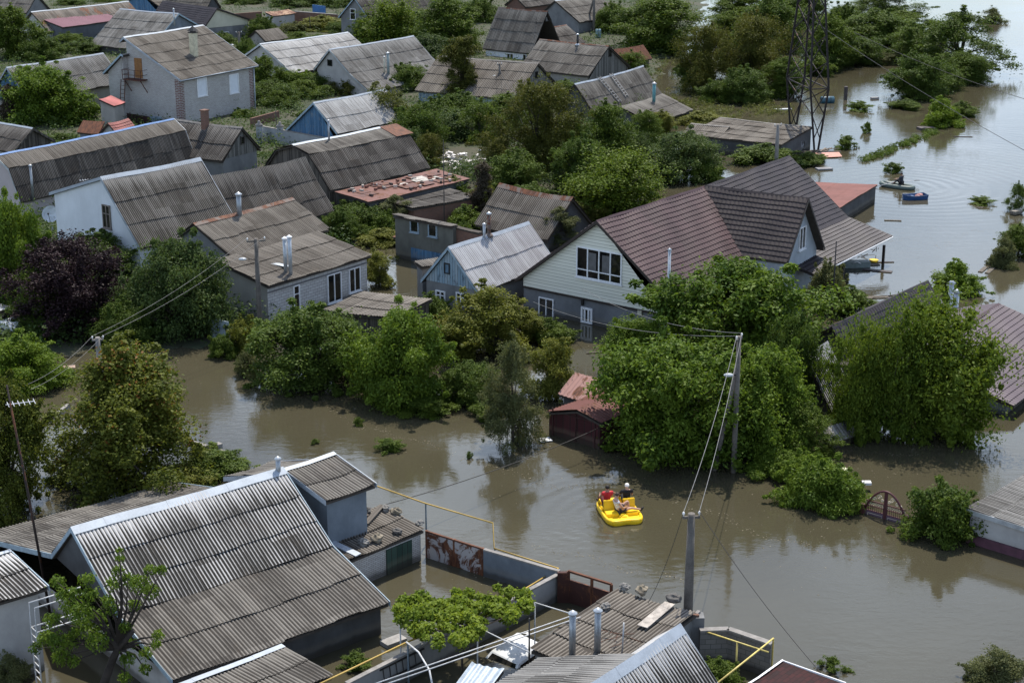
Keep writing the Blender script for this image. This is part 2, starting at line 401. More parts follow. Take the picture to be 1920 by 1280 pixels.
# ------------------------------------------------------------ roofs
def prof_at(prof, d):                                           # height of a slope profile at distance d from the ridge
    for (d0, z0), (d1, z1) in zip(prof, prof[1:]):
        if d <= d1 + 1e-6: return z0 + (z1 - z0) * (d - d0) / max(1e-6, d1 - d0)
    (d0, z0), (d1, z1) = prof[-2:]; return z0 + (z1 - z0) * (d - d0) / max(1e-6, d1 - d0)
def roof_mesh(name, profs, L, kind, mats, parent, wv=.15, seed=0, x0=0.0, sag=.05):
    """profs: list of (sign, profile). sign -1 = front (y = -d), +1 = back"""
    rg = np.random.default_rng(seed); VV, QQ, UU, MI, n0 = [], [], [], [], 0
    uo = round(rg.uniform(0, 40) / wv) * wv
    ph = rg.uniform(0, 6.28, 4)
    if kind == 'wave': per, amp, rowl, lift, sh = 6, .024, 1.62, .028, 1.13
    elif kind == 'tile': wv, per, amp, rowl, lift, sh = .30, 6, .022, .36, .045, 1e9
    elif kind == 'seam': wv, per, amp, rowl, lift, sh = .25, 8, .02, 3.4, .01, 1e9
    else: wv, per, amp, rowl, lift, sh = 1.0, 4, .004, 1.8, .008, 1.0
    nx = max(8, int(L / wv * per)); nx = min(nx, 760); xs = np.linspace(0, L, nx + 1)
    t = xs / wv
    if kind == 'tile': wavez = amp * (np.abs(np.sin(np.pi * t)) ** .7 * 2 - 1)
    elif kind == 'seam': wavez = amp * (np.clip(np.cos(2 * np.pi * t) * 3 - 1.2, -1, 1))
    else: wavez = amp * np.cos(2 * np.pi * t)
    for sg, prof in profs:
        vcum = 0
        for si, ((d0, z0), (d1, z1)) in enumerate(zip(prof, prof[1:])):
            sl = math.hypot(d1 - d0, z1 - z0); tx, tz = (d1 - d0) / sl, (z1 - z0) / sl; nxn, nz = -tz, tx
            nr = max(1, round(sl / rowl)); rl = sl / nr
            for r in range(nr):
                a, b = r * rl, (r + 1) * rl + (.10 if r < nr - 1 and kind != 'tile' else .02)
                sid = np.floor(xs / sh).astype(int); jl = rg.uniform(0, .040, sid.max() + 2)[sid] if kind == 'wave' else 0
                je = rg.uniform(-.05, .05, sid.max() + 2)[sid] if kind == 'wave' else 0
                rows = []
                for s_, lf in ((a, 0.0), ((a + b) / 2, lift * .55), (b, lift)):
                    ss = s_ + (je if s_ == b else 0)
                    h = wavez + lf + jl * (s_ - a) / rl + .012
                    D = d0 + tx * ss + nxn * h; Z = z0 + tz * ss + nz * h
                    Z = Z - sag * np.sin(np.pi * xs / L) + .018 * np.sin(xs * .9 + ph[0] + s_) + .012 * np.sin(xs * 2.1 + ph[1] + s_ * 2)
                    rows.append(np.stack([xs + x0, sg * D, Z], 1)); UU.append(np.stack([xs + uo, np.full_like(xs, vcum + s_)], 1))
                VV += rows
                i = np.arange(nx); m = nx + 1
                for k in range(2):
                    q = np.stack([i, i + 1, i + 1 + m, i + m], 1) + n0 + k * m
                    QQ.append(q if sg < 0 else q[:, ::-1]); MI.append(np.full(nx, int(si > 0), 'i4'))
                n0 += 3 * m
            vcum += sl
    o = np_mesh(name, np.concatenate(VV), np.concatenate(QQ), mats[0], parent, np.concatenate(UU), smooth=kind != 'tile')
    if len(mats) > 1: o.data.materials.append(mats[1]); o.data.polygons.foreach_set('material_index', np.concatenate(MI))
    return o
def local(T, p):                                                # world -> house plan coordinates (x along the ridge, y back)
    return T.inverted() @ Vector(p)
HOUSES = {}
def house(key, name, label, A, B, hr, front, back='sym', end='A', roof=('wave', 'mid'), wall=P_GREY, gable=None, zb=-1.2,
          ov=.28, ovf=.3, cap=ASBCAP, verge=None, wv=.15, cat='house', seed=None, backend=None, walls=True, sag=.05, gz=None, fascia=None, capw=.17):
    a, b = at(*A, hr), at(*B, hr); L = math.hypot(b.x - a.x, b.y - a.y); ang = math.atan2(b.y - a.y, b.x - a.x)
    u = (math.cos(ang), math.sin(ang)); v = (u[1], -u[0])
    def solve(pts, e, sgn):
        O = a if e == 'A' else b; out = [(0, hr)]
        for p in pts:
            if p[0] == 'm': out.append((p[1], p[2]))
            else:
                q = onplane(*p, O, u); out.append((sgn * ((q.x - O.x) * v[0] + (q.y - O.y) * v[1]), q.z))
        return out
    F = solve(front, end, 1)
    if back == 'sym': K = list(F)
    elif back is None: K = None
    else: K = solve(back, backend or end, -1)
    root = empty(name, (a.x, a.y, 0), ang, label, cat)
    T = Matrix.Translation((a.x, a.y, 0)) @ Matrix.Rotation(ang, 4, 'Z')
    seed = seed if seed is not None else sum(map(ord, key))
    H = dict(root=root, T=T, L=L, F=F, K=K, hr=hr, ov=ov); HOUSES[key] = H
    profs = [(-1, F)] + ([(1, K)] if K else [])
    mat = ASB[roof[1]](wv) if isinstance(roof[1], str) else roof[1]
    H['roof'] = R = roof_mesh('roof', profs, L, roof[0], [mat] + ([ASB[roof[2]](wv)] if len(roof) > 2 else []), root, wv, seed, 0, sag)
    ub = MB()                                                   # boarding under the sheets, with the eave and verge edge
    for sg, pr in profs:
        for (d0, z0), (d1, z1) in zip(pr, pr[1:]):
            P = []
            for dz in (-.15, -.055):
                q = [(0.03, sg * d0, z0 + dz - sag * .5), (L - .03, sg * d0, z0 + dz - sag * .5), (L - .03, sg * (d1 - .03), z1 + dz - sag * .3), (.03, sg * (d1 - .03), z1 + dz - sag * .3)]
                P += q if sg > 0 else q[::-1]
            ub.hexa(P)
    ub.build('roof_boarding', DECK, R)
    if cap:
        cm = MB(); n = max(2, int(L / 1.2))
        for i in range(n):
            x0, x1 = L * i / n - .02, L * (i + 1) / n + .02; lf = .055 + .008 * (i % 2)
            def zz(x): return -sag * math.sin(math.pi * min(1, max(0, x / L))) + .018 * math.sin(x * .9)
            for sg, pr in profs:
                (d0, z0), (d1, z1) = pr[:2]; k = capw / max(.2, math.hypot(d1, z1 - z0)); dd, dz = (d1 - d0) * k, (z1 - z0) * k
                q = [(x0, 0, hr + lf + .02 + zz(x0)), (x1, 0, hr + lf + .02 + zz(x1)), (x1, sg * dd, hr + dz + lf + zz(x1)), (x0, sg * dd, hr + dz + lf + zz(x0))]
                cm.poly(q if sg > 0 else q[::-1], [(p[0], p[1]) for p in q])
            if not K: 
                cm.poly([(x0, 0, hr + lf + .02 + zz(x0)), (x0, .02, hr - .2), (x1, .02, hr - .2), (x1, 0, hr + lf + .02 + zz(x1))])
        cm.build('ridge_cap', cap, R)
    if verge:
        for x in (-.02, L + .02):
            vb = MB()
            for sg, pr in profs:
                for (d0, z0), (d1, z1) in zip(pr, pr[1:]):
                    q = [(x, sg * d0, z0 - .16), (x, sg * d1, z1 - .16), (x, sg * d1, z1 + .05), (x, sg * d0, z0 + .05)]
                    dx = .035
                    P = [Vector(p) for p in q]; N = [p + Vector((dx, 0, 0)) for p in P]
                    vb.hexa([P[0], P[1], N[1], N[0], P[3], P[2], N[2], N[3]])
            vb.build('verge_board', verge, R)
    if fascia:
        sides = profs
        for sg, pr in sides:
            d, z = pr[-1]; g = MB(); g.tube([(0, sg * (d + .03), z - .05), (L, sg * (d + .03), z - .05)], .06, 6); g.build('gutter', fascia, R)
    if walls:
        yf = F[-1][0] - ovf; zf = prof_at(F, yf) - .16
        if K: yb = K[-1][0] - ovf; zbk = prof_at(K, yb) - .16
        else: yb = 0; zbk = hr - .16
        H.update(yf=yf, yb=yb)
        wm = MB(); x0, x1 = ov, L - ov; ends = wm
        wm.poly([(x0, -yf, zb), (x1, -yf, zb), (x1, -yf, zf), (x0, -yf, zf)], [(x0, zb), (x1, zb), (x1, zf), (x0, zf)])
        wm.poly([(x1, yb, zb), (x0, yb, zb), (x0, yb, zbk), (x1, yb, zbk)], [(x1, zb), (x0, zb), (x0, zbk), (x1, zbk)])
        top = [(-d, z) for d, z in F if d < yf and d > 0][::-1]
        top = [(-yf, zf)] + [(y, z - .16) for y, z in top] + [(0, hr - .16)]
        if K: top += [(d, z - .16) for d, z in K if 0 < d < yb] + [(yb, zbk)]
        split = gz if gz is not None else min(zf, zbk)
        tup = isinstance(wall, tuple)
        if tup:                                                  # differently faced ends: every wall its own part
            fw = wm; wm = MB(); wm.v, wm.f, wm.uv, wm.mi, wm.sm = fw.v[4:], [[0, 1, 2, 3]], fw.uv[1:], [0], [False]; fw.v, fw.f, fw.uv, fw.mi, fw.sm = fw.v[:4], fw.f[:1], fw.uv[:1], [0], [False]
            fw.build('wall', wall[0], root); wm.build('wall', wall[0], root); wm = None
        for x, flip in ((x0, True), (x1, False)):
            gm = MB()
            if tup: ends = MB()
            if gable:
                lo = [(-yf, zb), (yb, zb), (yb, min(zbk, split)), (-yf, min(zf, split))]
                up = [p for p in top if p[1] >= split - 1e-6]
                # add the crossing points when an eave sits below the split
                up = [(-yf, split)] + [p for p in up if p[0] > -yf + 1e-4] if zf >= split - 1e-6 else up
                if zf < split - 1e-6:
                    for (y0_, z0_), (y1_, z1_) in zip(top, top[1:]):
                        if z0_ < split <= z1_: up = [(y0_ + (y1_ - y0_) * (split - z0_) / (z1_ - z0_), split)] + up; break
                if zbk > split + 1e-4: up = up + [(yb, split)]
                for mb, pts, xo in ((ends, lo, 0), (gm, up, -.03 if flip else .03)):
                    q = [(x + xo, y, z) for y, z in (pts[::-1] if (flip == (mb is ends)) else pts)]
                    mb.poly(q, [(p[1], p[2]) for p in q])
            else:
                pts = [(-yf, zb)] + top + [(yb, zb)]
                q = [(x, y, z) for y, z in (pts if flip else pts[::-1])]; ends.poly(q, [(p[1], p[2]) for p in q])
            if gable: gm.build('gable', gable, root)
            if tup: ends.build('end_wall', wall[1], root)
        if not tup: wm.build('wall', wall, root)
    return H
def on_wall(H, wall, px, py):
    """photo point -> house coordinates on wall F (front), A or B (gable ends)"""
    o = Vector((0, 0, CAM_H)); d = Vector(ray(px, py)); Ti = H['T'].inverted(); o = Ti @ o; d = Ti.to_3x3() @ d
    if wall == 'F': t = (-H['yf'] - o.y) / d.y
    elif wall == 'A': t = (H['ov'] - o.x) / d.x
    else: t = (H['L'] - H['ov'] - o.x) / d.x
    return o + d * t
def frame_dirs(wall):
    return {'F': (Vector((1, 0, 0)), Vector((0, -1, 0))), 'A': (Vector((0, -1, 0)), Vector((-1, 0, 0))), 'B': (Vector((0, 1, 0)), Vector((1, 0, 0)))}[wall]
def window(H, wall, px, py, ww, hh, nx=2, ny=1, mat=WHITE, pane=None, fr=.07, sill=True, name='window', off=0.0, trans=.62):
    c = on_wall(H, wall, px, py); e, n = frame_dirs(wall); c = c + n * (.03 + off); z = Vector((0, 0, 1))
    def bar(m, x0, x1, z0, z1, dep=.07, back=0.0):
        P = []
        for zz in (z0, z1):
            q = [c + e * x0 + z * zz - n * .03, c + e * x1 + z * zz - n * .03, c + e * x1 + z * zz + n * dep, c + e * x0 + z * zz + n * dep]
            P += q[::-1]
        m.hexa(P)
    m = MB(); w2, h2 = ww / 2, hh / 2
    bar(m, -w2, -w2 + fr, -h2, h2); bar(m, w2 - fr, w2, -h2, h2); bar(m, -w2 + fr, w2 - fr, h2 - fr, h2); bar(m, -w2 + fr, w2 - fr, -h2, -h2 + fr)
    for i in range(1, nx): x = -w2 + ww * i / nx; bar(m, x - fr * .45, x + fr * .45, -h2 + fr, h2 - fr, .065)
    for j in range(1, ny):
        zz = -h2 + hh * (trans if ny == 2 else j / ny); bar(m, -w2 + fr, w2 - fr, zz - fr * .35, zz + fr * .35, .06)
    o = m.build(name, mat, H['root'])
    p = MB(); q = [c + e * (-w2 + .03) - z * (h2 - .03) + n * .012, c + e * (w2 - .03) - z * (h2 - .03) + n * .012, c + e * (w2 - .03) + z * (h2 - .03) + n * .012, c + e * (-w2 + .03) + z * (h2 - .03) + n * .012]
    p.poly(q); p.build('pane', pane or GLASS, o)
    if sill:
        s = MB(); P = []
        for zz in (-h2 - .06, -h2 - .015):
            q = [c + e * (-w2 - .06) + z * zz - n * .03, c + e * (w2 + .06) + z * zz - n * .03, c + e * (w2 + .06) + z * zz + n * .13, c + e * (-w2 - .06) + z * zz + n * .13]
            P += q[::-1]
        s.hexa(P); s.build('sill', mat, o)
    return o
def slab_on_wall(H, wall, pts, z0, z1, t, mat, name, off=0.0):
    """a flat panel (door, shutter) on a wall between two photo points' horizontal positions"""
    a, b = on_wall(H, wall, *pts[0]), on_wall(H, wall, *pts[1]); e, n = frame_dirs(wall)
    m = MB(); P = []
    for zz in (z0, z1):
        q = [Vector((a.x, a.y, zz)) + n * off, Vector((b.x, b.y, zz)) + n * off, Vector((b.x, b.y, zz)) + n * (t + off), Vector((a.x, a.y, zz)) + n * (t + off)]
        P += q[::-1]
    m.hexa(P); return m.build(name, mat, H['root'])
def on_roof(H, px, py):
    """photo point -> house coordinates on the nearest roof slope"""
    o = Vector((0, 0, CAM_H)); d = Vector(ray(px, py)); Ti = H['T'].inverted(); o = Ti @ o; d = Ti.to_3x3() @ d
    best = None
    for sg, pr in [(-1, H['F'])] + ([(1, H['K'])] if H['K'] else []):
        for (d0, z0), (d1, z1) in zip(pr, pr[1:]):
            k = (z1 - z0) / (d1 - d0 + 1e-9)                     # z = z0 + k (sg*y - d0)
            den = d.z - k * sg * d.y
            if abs(den) < 1e-9: continue
            t = (z0 + k * (sg * o.y - d0) - o.z) / den; q = o + d * t; dd = sg * q.y
            if t > 0 and d0 - .6 <= dd <= d1 + .6 and (best is None or t < best[0]): best = (t, q)
    if best is None: raise ValueError('no roof under %s' % ((px, py),))
    return best[1]
def pipe_on_roof(H, px, py, ptop, r=.1, mat=ZINCD, name='flue_pipe', hat=True, seg=12, flash=None):
    q = on_roof(H, px, py); wq = H['T'] @ q; zt = top_z(wq, ptop)
    m = MB(); m.tube([q - Vector((0, 0, .25)), (q.x, q.y, zt)], r, seg)
    o = m.build(name, mat, H['root'])
    if hat:
        h = MB(); h.lathe((q.x, q.y, zt), [(r * .9, -.02), (r * 1.45, .05), (r * 1.4, .08), (.01, .08 + r * .9)], seg); h.build('cowl', WHITE if hat == 'w' else ZINC, o)
    if flash:
        f = MB(); f.lathe((q.x, q.y, q.z), [(r * 2.4, -.08), (r * 2.2, .0), (r * 1.1, .14)], 8); f.build('flashing', flash, o)
    return o
def stack_on_roof(H, px, py, ptop, sx, sy, mat, name='chimney', hat=None, capm=None):
    q = on_roof(H, px, py); wq = H['T'] @ q; zt = top_z(wq, ptop)
    m = MB(); m.box((q.x, q.y, (q.z - .5 + zt) / 2), (sx, sy, zt - q.z + .5)); o = m.build(name, mat, H['root'])
    c = MB(); c.box((q.x, q.y, zt + .05), (sx + .12, sy + .12, .1))
    if hat == 'pyramid':
        z = zt + .1; P = [(q.x + i * (sx / 2 + .1), q.y + j * (sy / 2 + .1), z + .12) for i, j in ((-1, -1), (1, -1), (1, 1), (-1, 1))]; t = (q.x, q.y, z + .62)
        for i in range(4): c.poly([P[i], P[(i + 1) % 4], t])
        c.poly(P[::-1]); c.box((q.x, q.y, z + .06), (sx * .7, sy * .7, .12))
    c.build('chimney_cap', capm or mat, o); return o

def merge(wing, main):
    """an attached wing belongs to its house: hand its parts over and drop its own root"""
    W, M = HOUSES[wing], HOUSES[main]; r = W['root']; D = M['T'].inverted() @ W['T']
    for c in list(r.children):
        c.parent = M['root']; c.matrix_local = D @ c.matrix_basis
    W['root'] = M['root']; bpy.data.objects.remove(r)
    W['D'] = D
# ------------------------------------------------------------ houses: foreground street
house('B1', 'house', 'large grey house with wave-sheet gambrel roof and pale tin ridge, nearest the camera at left', (133, 990), (530, 878), 4.6,
      [(223, 1154), (323, 1275)], [(97, 1040), ('m', 9.5, 1.0)], roof=('wave', 'streak', 'mid'), wall=(P_DARK, P_PALE), gable=P_DARK, gz=2.1, cap=ZINCW, verge=BLUEGREY, ov=.2, sag=.03, capw=.36)
window(HOUSES['B1'], 'A', 186, 1236, .7, 1.0, 1, 1, mat=P_PALE, pane=paint('amber_board', (.42, .22, .05), .7))
house('B3', 'house', 'wing', (531, 880), (625, 850), 4.25, [(705, 908)], [('m', 1.6, 3.5), ('m', 4.4, 2.6)], end='B', roof=('wave', 'mid'), wall=P_BLUE, cap=ZINCW, verge=ZINCW, capw=.22)
merge('B3', 'B1')
house('B7', 'house', 'lean-to', (300, 1296), (527, 1209), 1.3, [(624, 1266)], None, end='B', roof=('wave', 'mid'), wall=P_GREY, cap=ZINCW, ov=.15, capw=.26)
merge('B7', 'B1')
pipe_on_roof(HOUSES['B1'], 522, 884, 862, .1)
house('B2', 'house', 'pale low house with white ridge cut by the left edge beside the white ladder', (-110, 1069), (18, 1033), 3.6, [(90, 1100)], [('m', 1.2, 2.6)],
      end='B', roof=('wave', 'streak'), wall=P_PALE, gable=P_BLUE, cap=ZINCW, verge=BLUEGREY)
house('B4', 'shed', 'white brick shed with stones and planks lying on its wave-sheet roof', (560, 1005), (714, 945), 1.75, [(796, 992)], None, end='B',
      roof=('wave', 'brown'), wall=WHITEBRICK, cap=None, ov=.12, ovf=.12, cat='shed')
slab_on_wall(HOUSES['B4'], 'F', [(724, 1050), (771, 1030)], -.6, 1.12, .06, planks('green_door_boards', (.022, .045, .035), (.04, .07, .055), .3), 'door')
house('B5', 'shed', 'low shed with sagging wave-sheet roof and two grey flue pipes at the bottom', (1158, 1102), (1308, 1147), 1.9, [(994, 1216)], None,
      roof=('wave', 'brown'), wall=P_GREY, cap=None, ov=.12, ovf=.15, cat='shed', sag=.12)
pipe_on_roof(HOUSES['B5'], 1073, 1222, 1152, .12, ZINCD); pipe_on_roof(HOUSES['B5'], 1120, 1216, 1147, .12, ZINCD)
house('B6', 'house', 'house with steep black-streaked wave roof and broad tin ridge at the bottom edge', (1020, 1342), (1275, 1172), 4.5, [('m', 2.7, 1.5)], [('m', .9, 3.7)], end='B',
      roof=('wave', 'streak'), wall=P_GREY, cap=ZINCW, verge=ZINC, capw=.36, sag=.02)
house('B6L', 'house', 'wing', (1020, 1342), (1194, 1226), 4.35, [('m', .25, 4.2)], [(1010, 1233)], end='B', roof=('wave', 'grey'), wall=P_GREY, cap=None, walls=False)
merge('B6L', 'B6')
house('B8', 'canopy', 'bright corrugated tin canopy below the leafy vine at the bottom edge', (885, 1242), (946, 1253), 2.2, [('m', 4.2, 1.9)], None, roof=('wave', paint('blue_tin_sheet', (.30, .35, .40), .4, .4, var=.25)), walls=False, cap=None, wv=.28, cat='canopy')
house('B9', 'house', 'dark red shingled roof with white edge at the bottom right', (1380, 1297), (1466, 1240), 3.2, [(1585, 1282)], [('m', 1.0, 1.9)], end='B', roof=('flat', SHINGLE), wall=P_GREY, cap=WHITE, verge=WHITE, capw=.06)

# ------------------------------------------------------------ houses: the street across the water
H = house('H1', 'house', 'big cream-sided house with plum-brown tile roof standing in the flood', (1118, 415), (1330, 347), 6.65, [(1255, 565)], [(965, 525)],
      roof=('tile', TILE_M), wall=plaster('cement_render', (.175, .185, .20), .3), gable=SIDING, gz=1.58, cap=TILE_M, verge=DKBROWN, ov=.35, ovf=.45, sag=.0)
H['yb'] = H['yb']
wo = window(H, 'A', 1124, 497, 3.35, 1.95, 4, 2, fr=.085, trans=.27)
for yy in (1110, 1138):                                         # grey blinds drawn in the two middle panes
    q = on_wall(H, 'A', yy, 491 if yy < 1124 else 497); cb = MB(); cb.box((q.x - .047, q.y, q.z), (.006, .66, 1.15)); cb.build('blind', paint('grey_blind', (.10, .10, .105), .5), wo)
window(H, 'A', 1025, 577, 1.15, 1.3, 2, 1); window(H, 'A', 1188, 612, .75, .7, 1, 1)
d = window(H, 'A', 1101, 591, .85, 1.0, 3, 1, fr=.13, name='door', sill=False)
bb = MB(); q = on_wall(H, 'A', 1094, 566); bb.box(q + Vector((-.1, 0, 0)), (.14, .14, .34)); bb.box(q + Vector((-.12, 0, .2)), (.24, .24, .05)); bb.build('wall_lamp', BLACKISH, H['root'])
bb = MB(); q = on_wall(H, 'A', 1201, 585); bb.box(q + Vector((-.06, 0, 0)), (.12, .3, .3)); bb.build('meter_box', P_CREAM, H['root'])
bb = MB(); yy = H['yf']; bb.box((H['ov'] - .06, (H['yb'] - yy) / 2, 1.56), (.12, H['yb'] + yy, .1)); bb.build('drip_board', DKBROWN, H['root'])
q = on_wall(H, 'A', 1256, 570); m = MB(); m.tube([(q.x - .2, q.y, -.5), (q.x - .2, q.y, top_z(H['T'] @ q, 468))], .09, 10); o = m.build('flue_pipe', ZINC, H['root'])
m = MB(); m.lathe((q.x - .2, q.y, top_z(H['T'] @ q, 468)), [(.09, -.02), (.14, .03), (.01, .14)], 10); m.build('cowl', ZINC, o)
house('H1c', 'house', 'wing', (1322, 350), (1480, 293), 6.65, [(1590, 408), (1673, 443)], [('m', 5.6, 2.4)], end='B', roof=('tile', TILE_G), wall=P_DARK, cap=TILE_D, verge=DKBROWN, ovf=2.9, sag=0, fascia=WHITE)
merge('H1c', 'H1')
house('H1d', 'house', 'wing', (1322, 349), (1516, 373), 6.7, [(1476, 492)], [(1546, 466)], end='B', roof=('tile', TILE_D), wall=plaster('light_blue_render', (.34, .38, .42), .25), cap=TILE_D, verge=DKBROWN, ov=.5, ovf=.15, sag=0)
window(HOUSES['H1d'], 'B', 1503, 446, 1.0, 1.5, 2, 1); merge('H1d', 'H1')
pb = MB(); hc = HOUSES['H1c']
for t in (.4, 2.6, 5.2, hc['L'] - .5): pb.box((t, -hc['F'][-1][0] + .35, 0), (.16, .16, 2.6), hc['D'])
pb.build('canopy_post', DKBROWN, hc['root'])
house('H1e', 'shed', 'flat shed with red-brown felt roof behind the big plum-brown house', (1446, 388), (1530, 342), 1.05, [(1646, 346)], None, end='B', roof=('flat', FELT), wall=P_DARK, cap=None, ovf=.1, ov=.2, cat='shed', sag=0)
house('H2', 'building', 'flat grey outbuilding with wave-sheet roof beside the lattice pylon', (1350, 221), (1523, 239), 2.1, [(1466, 272)], None, end='B', roof=('wave', 'brown'), wall=P_DARK, cap=ASBCAP, ov=.1, ovf=.15, cat='outbuilding', wv=.18)
h2 = HOUSES['H2']; m = MB(); cx = h2['L'] - .07
for k in range(3): m.box((cx, -1.0 - k * .01 - .0, 0), (.001, .001, .001))
m = MB(); m.tube([(cx, -2.2, .25), (cx, -2.2, 1.05), (cx, -1.4, 1.05), (cx, -1.4, .25)], .035, 4); m.tube([(cx, -2.0, .3), (cx, -1.8, .8), (cx, -1.6, .3)], .03, 4); m.build('painted_mark', paint('faded_white', (.40, .41, .43), .8), h2['root'])
house('H2b', 'building', 'wing', (1296, 232), (1368, 238), 2.0, [(1276, 256)], None, roof=('wave', 'brown'), wall=P_DARK, cap=ASBCAP, wv=.18); merge('H2b', 'H2')
H = house('H3', 'house', 'small house with silvery wave roof and peeling blue plank gable', (840, 464), (991, 417), 4.2, [(895, 547)], [(789, 526)], roof=('wave', 'silver'), wall=P_GREY,
      gable=BLUEPEEL, gz=1.75, cap=ZINCW, verge=BLUEGREY, wv=.17, ov=.2, sag=.02, capw=.24)
window(H, 'A', 865, 560, .75, .8, 2, 2); window(H, 'A', 827, 556, .75, .8, 2, 2)
window(H, 'A', 839, 503, .45, .7, 1, 1, mat=BLACKISH, sill=False, name='attic_door', pane=paint('attic_boards', (.10, .17, .24), .8))
pipe_on_roof(H, 917, 441, 402, .12, RUSTCAP, flash=RUSTCAP); pipe_on_roof(H, 908, 446, 422, .09, ZINC)
house('H3b', 'shed', 'mossy lean-to roof beside the blue plank gable', (775, 490), (838, 478), 2.6, [(790, 502)], None, roof=('wave', 'dark'), wall=P_GREY, cap=None, cat='shed', wv=.17)
H = house('H4', 'shed', 'two-storey brick shed with flat dark roof half under water', (748, 400), (859, 421), 3.1, [(735, 404)], None, roof=('wave', 'dark'), wall=plaster('grey_green_render', (.14, .145, .13), .35), cap=None, ov=.05, ovf=.25, cat='shed', zb=-1)
window(H, 'F', 778, 424, .8, .9, 1, 1, mat=BLUEGREY); window(H, 'F', 812, 432, .8, .9, 1, 1, mat=BLUEGREY)
slab_on_wall(H, 'F', [(772, 470), (845, 480)], -.8, .95, .08, BLUEPLANK, 'door')
house('H4c', 'shed', 'wing', (749, 437), (860, 456), 1.55, [(736, 444)], None, roof=('flat', RUSTROOF), walls=False, cap=None); merge('H4c', 'H4')
house('H4b', 'shed', 'wing', (858, 422), (905, 434), 3.0, [('m', .35, 2.95)], None, roof=('flat', DECK), wall=REDBRICK, cap=None, ovf=.05, ov=.05); merge('H4b', 'H4')
house('H5', 'shed', 'barn with broken wave-sheet roof and rusty ridge flashing', (937, 344), (1075, 371), 3.7, [(890, 420)], 'sym', roof=('wave', 'brown'), wall=P_DARK, cap=RUSTCAP, cat='barn', wv=.18, sag=.15, capw=.4)
H = house('H7', 'house', 'white block house with low brownish roof and twin steel flues', (400, 487), (597, 433), 3.5, [(503, 537)], None, roof=('wave', 'brown'), wall=(WHITEBLOCK, P_SOFT), cap=None, ov=.2, ovf=.3, sag=.06)
window(H, 'F', 555, 556, .55, 1.5, 1, 2); window(H, 'F', 626, 539, 1.3, 1.9, 2, 1); window(H, 'F', 664, 524, 1.1, 1.6, 2, 1)
bb = MB(); zf = 2.05; bb.beam((.2, -H['yf'] - .03, zf), (H['L'] - .2, -H['yf'] - .03, zf), .06, .07); bb.build('gas_pipe', paint('pipe_grey', (.14, .14, .15), .6), H['root'])
pipe_on_roof(H, 536, 510, 449, .13, ZINC, hat='w'); pipe_on_roof(H, 545, 514, 446, .13, ZINC, hat='w')
q = on_roof(H, 527, 499); m = MB(); m.box((q.x, q.y + .1, q.z + .09), (.42, 1.5, .02), None); m.build('flashing_sheet', ZINC, H['roof'])
H = house('H8', 'house', 'house with brown wave roof and patched rust ridge beside the white block house', (362, 420), (548, 372), 5.0, [('m', 3.3, 3.3)], [('m', 1.6, 4.0)], roof=('wave', 'brown'), wall=P_GREY, cap=RUSTCAP, capw=.3)
pipe_on_roof(H, 449, 402, 366, .17, ZINCD)
H = house('H9', 'house', 'white-gabled house with dark wave roof and white tin ridge', (188, 333), (375, 297), 7.0, [(262, 465)], [(92, 362)], roof=('wave', 'wash'), wall=P_WHITE, cap=ZINCW, verge=ZINCW, ov=.2, capw=.3)
window(H, 'A', 201, 406, .85, 1.6, 2, 2, mat=paint('weathered_sash', (.20, .17, .15), .8))
H = house('H10', 'house', 'house with dark wave roof sagging at the ridge right of the white gable', (392, 329), (572, 294), 5.5, [(592, 336), (628, 396)], 'sym', end='B', roof=('wave', 'dark'), wall=P_GREY, cap=None, sag=.15)
H = house('H11', 'barn', 'weathered barn with dark gambrel roof, white ridge and rusty end sheet', (547, 272), (737, 234), 5.5, [(579, 291), (619, 358)], 'sym', roof=('wave', 'mid', 'dark'), wall=WOOD, cap=ZINCW, cat='barn', wv=.18, capw=.25)
pipe_on_roof(H, 617, 262, 228, .08, ZINCD)
rs = MB(); d1 = H['F'][1]; rs.poly([(H['L'] - 1.7, -.05, H['hr'] + .07), (H['L'] - 1.7, -d1[0] - .1, d1[1] + .06), (H['L'] + .35, -d1[0] - .1, d1[1] + .06), (H['L'] + .35, -.05, H['hr'] + .07)], [(0, 0), (0, 2), (2, 2), (2, 0)])
rs.build('rust_sheet', rusty('orange_rust', (.25, .10, .04), 1.4), H['roof'])
house('H12', 'shed', 'shed with red patchwork roof held down by bricks', (627, 359), (819, 317), 2.6, [(690, 379)], None, roof=('flat', rusty('red_patch', (.16, .075, .062), .15)), wall=P_DARK, cap=None, cat='shed', ovf=.1)
house('H12b', 'shed', 'broken grey roof sloping below the red patchwork shed', (712, 374), (835, 352), 1.9, [(772, 392)], None, roof=('wave', 'dark'), wall=REDBRICK, cap=None, cat='shed', ovf=.1, wv=.18)
H = house('H13', 'house', 'long house with dark gambrel roof and bright blue ridge at the left edge', (-9, 292), (325, 223), 5.5, [(15.5, 317), (38, 378)], 'sym', roof=('wave', 'brown', 'dark'), wall=P_PINK, cap=BLUECAP, verge=ZINC, ov=.15, capw=.16)
pipe_on_roof(H, 62, 372, 312, .1, ZINCD); 
H = house('H14', 'house', 'grey plank-gabled house end-on behind the blue-ridged long house', (320, 223), (455, 240), 5.0, [(418, 303)], [(490, 280)], end='B', roof=('wave', 'dark'), wall=P_GREY, gable=GREYPLANK, cap=ASBCAP, wv=.18)
stack_on_roof(H, 385, 238, 208, .5, .5, REDBRICK)
window(H, 'B', 454, 263, .5, .7, 1, 1, mat=WOOD, sill=False)
house('H15', 'shed', 'small house with weathered plank gable at the far left edge', (-60, 217), (62, 241), 3.4, [(23, 286)], [(103, 264)], end='B', roof=('wave', 'dark'), wall=P_PALE, gable=WOOD, gz=1.2, cap=ZINCW, verge=WOOD, wv=.18, cat='house')
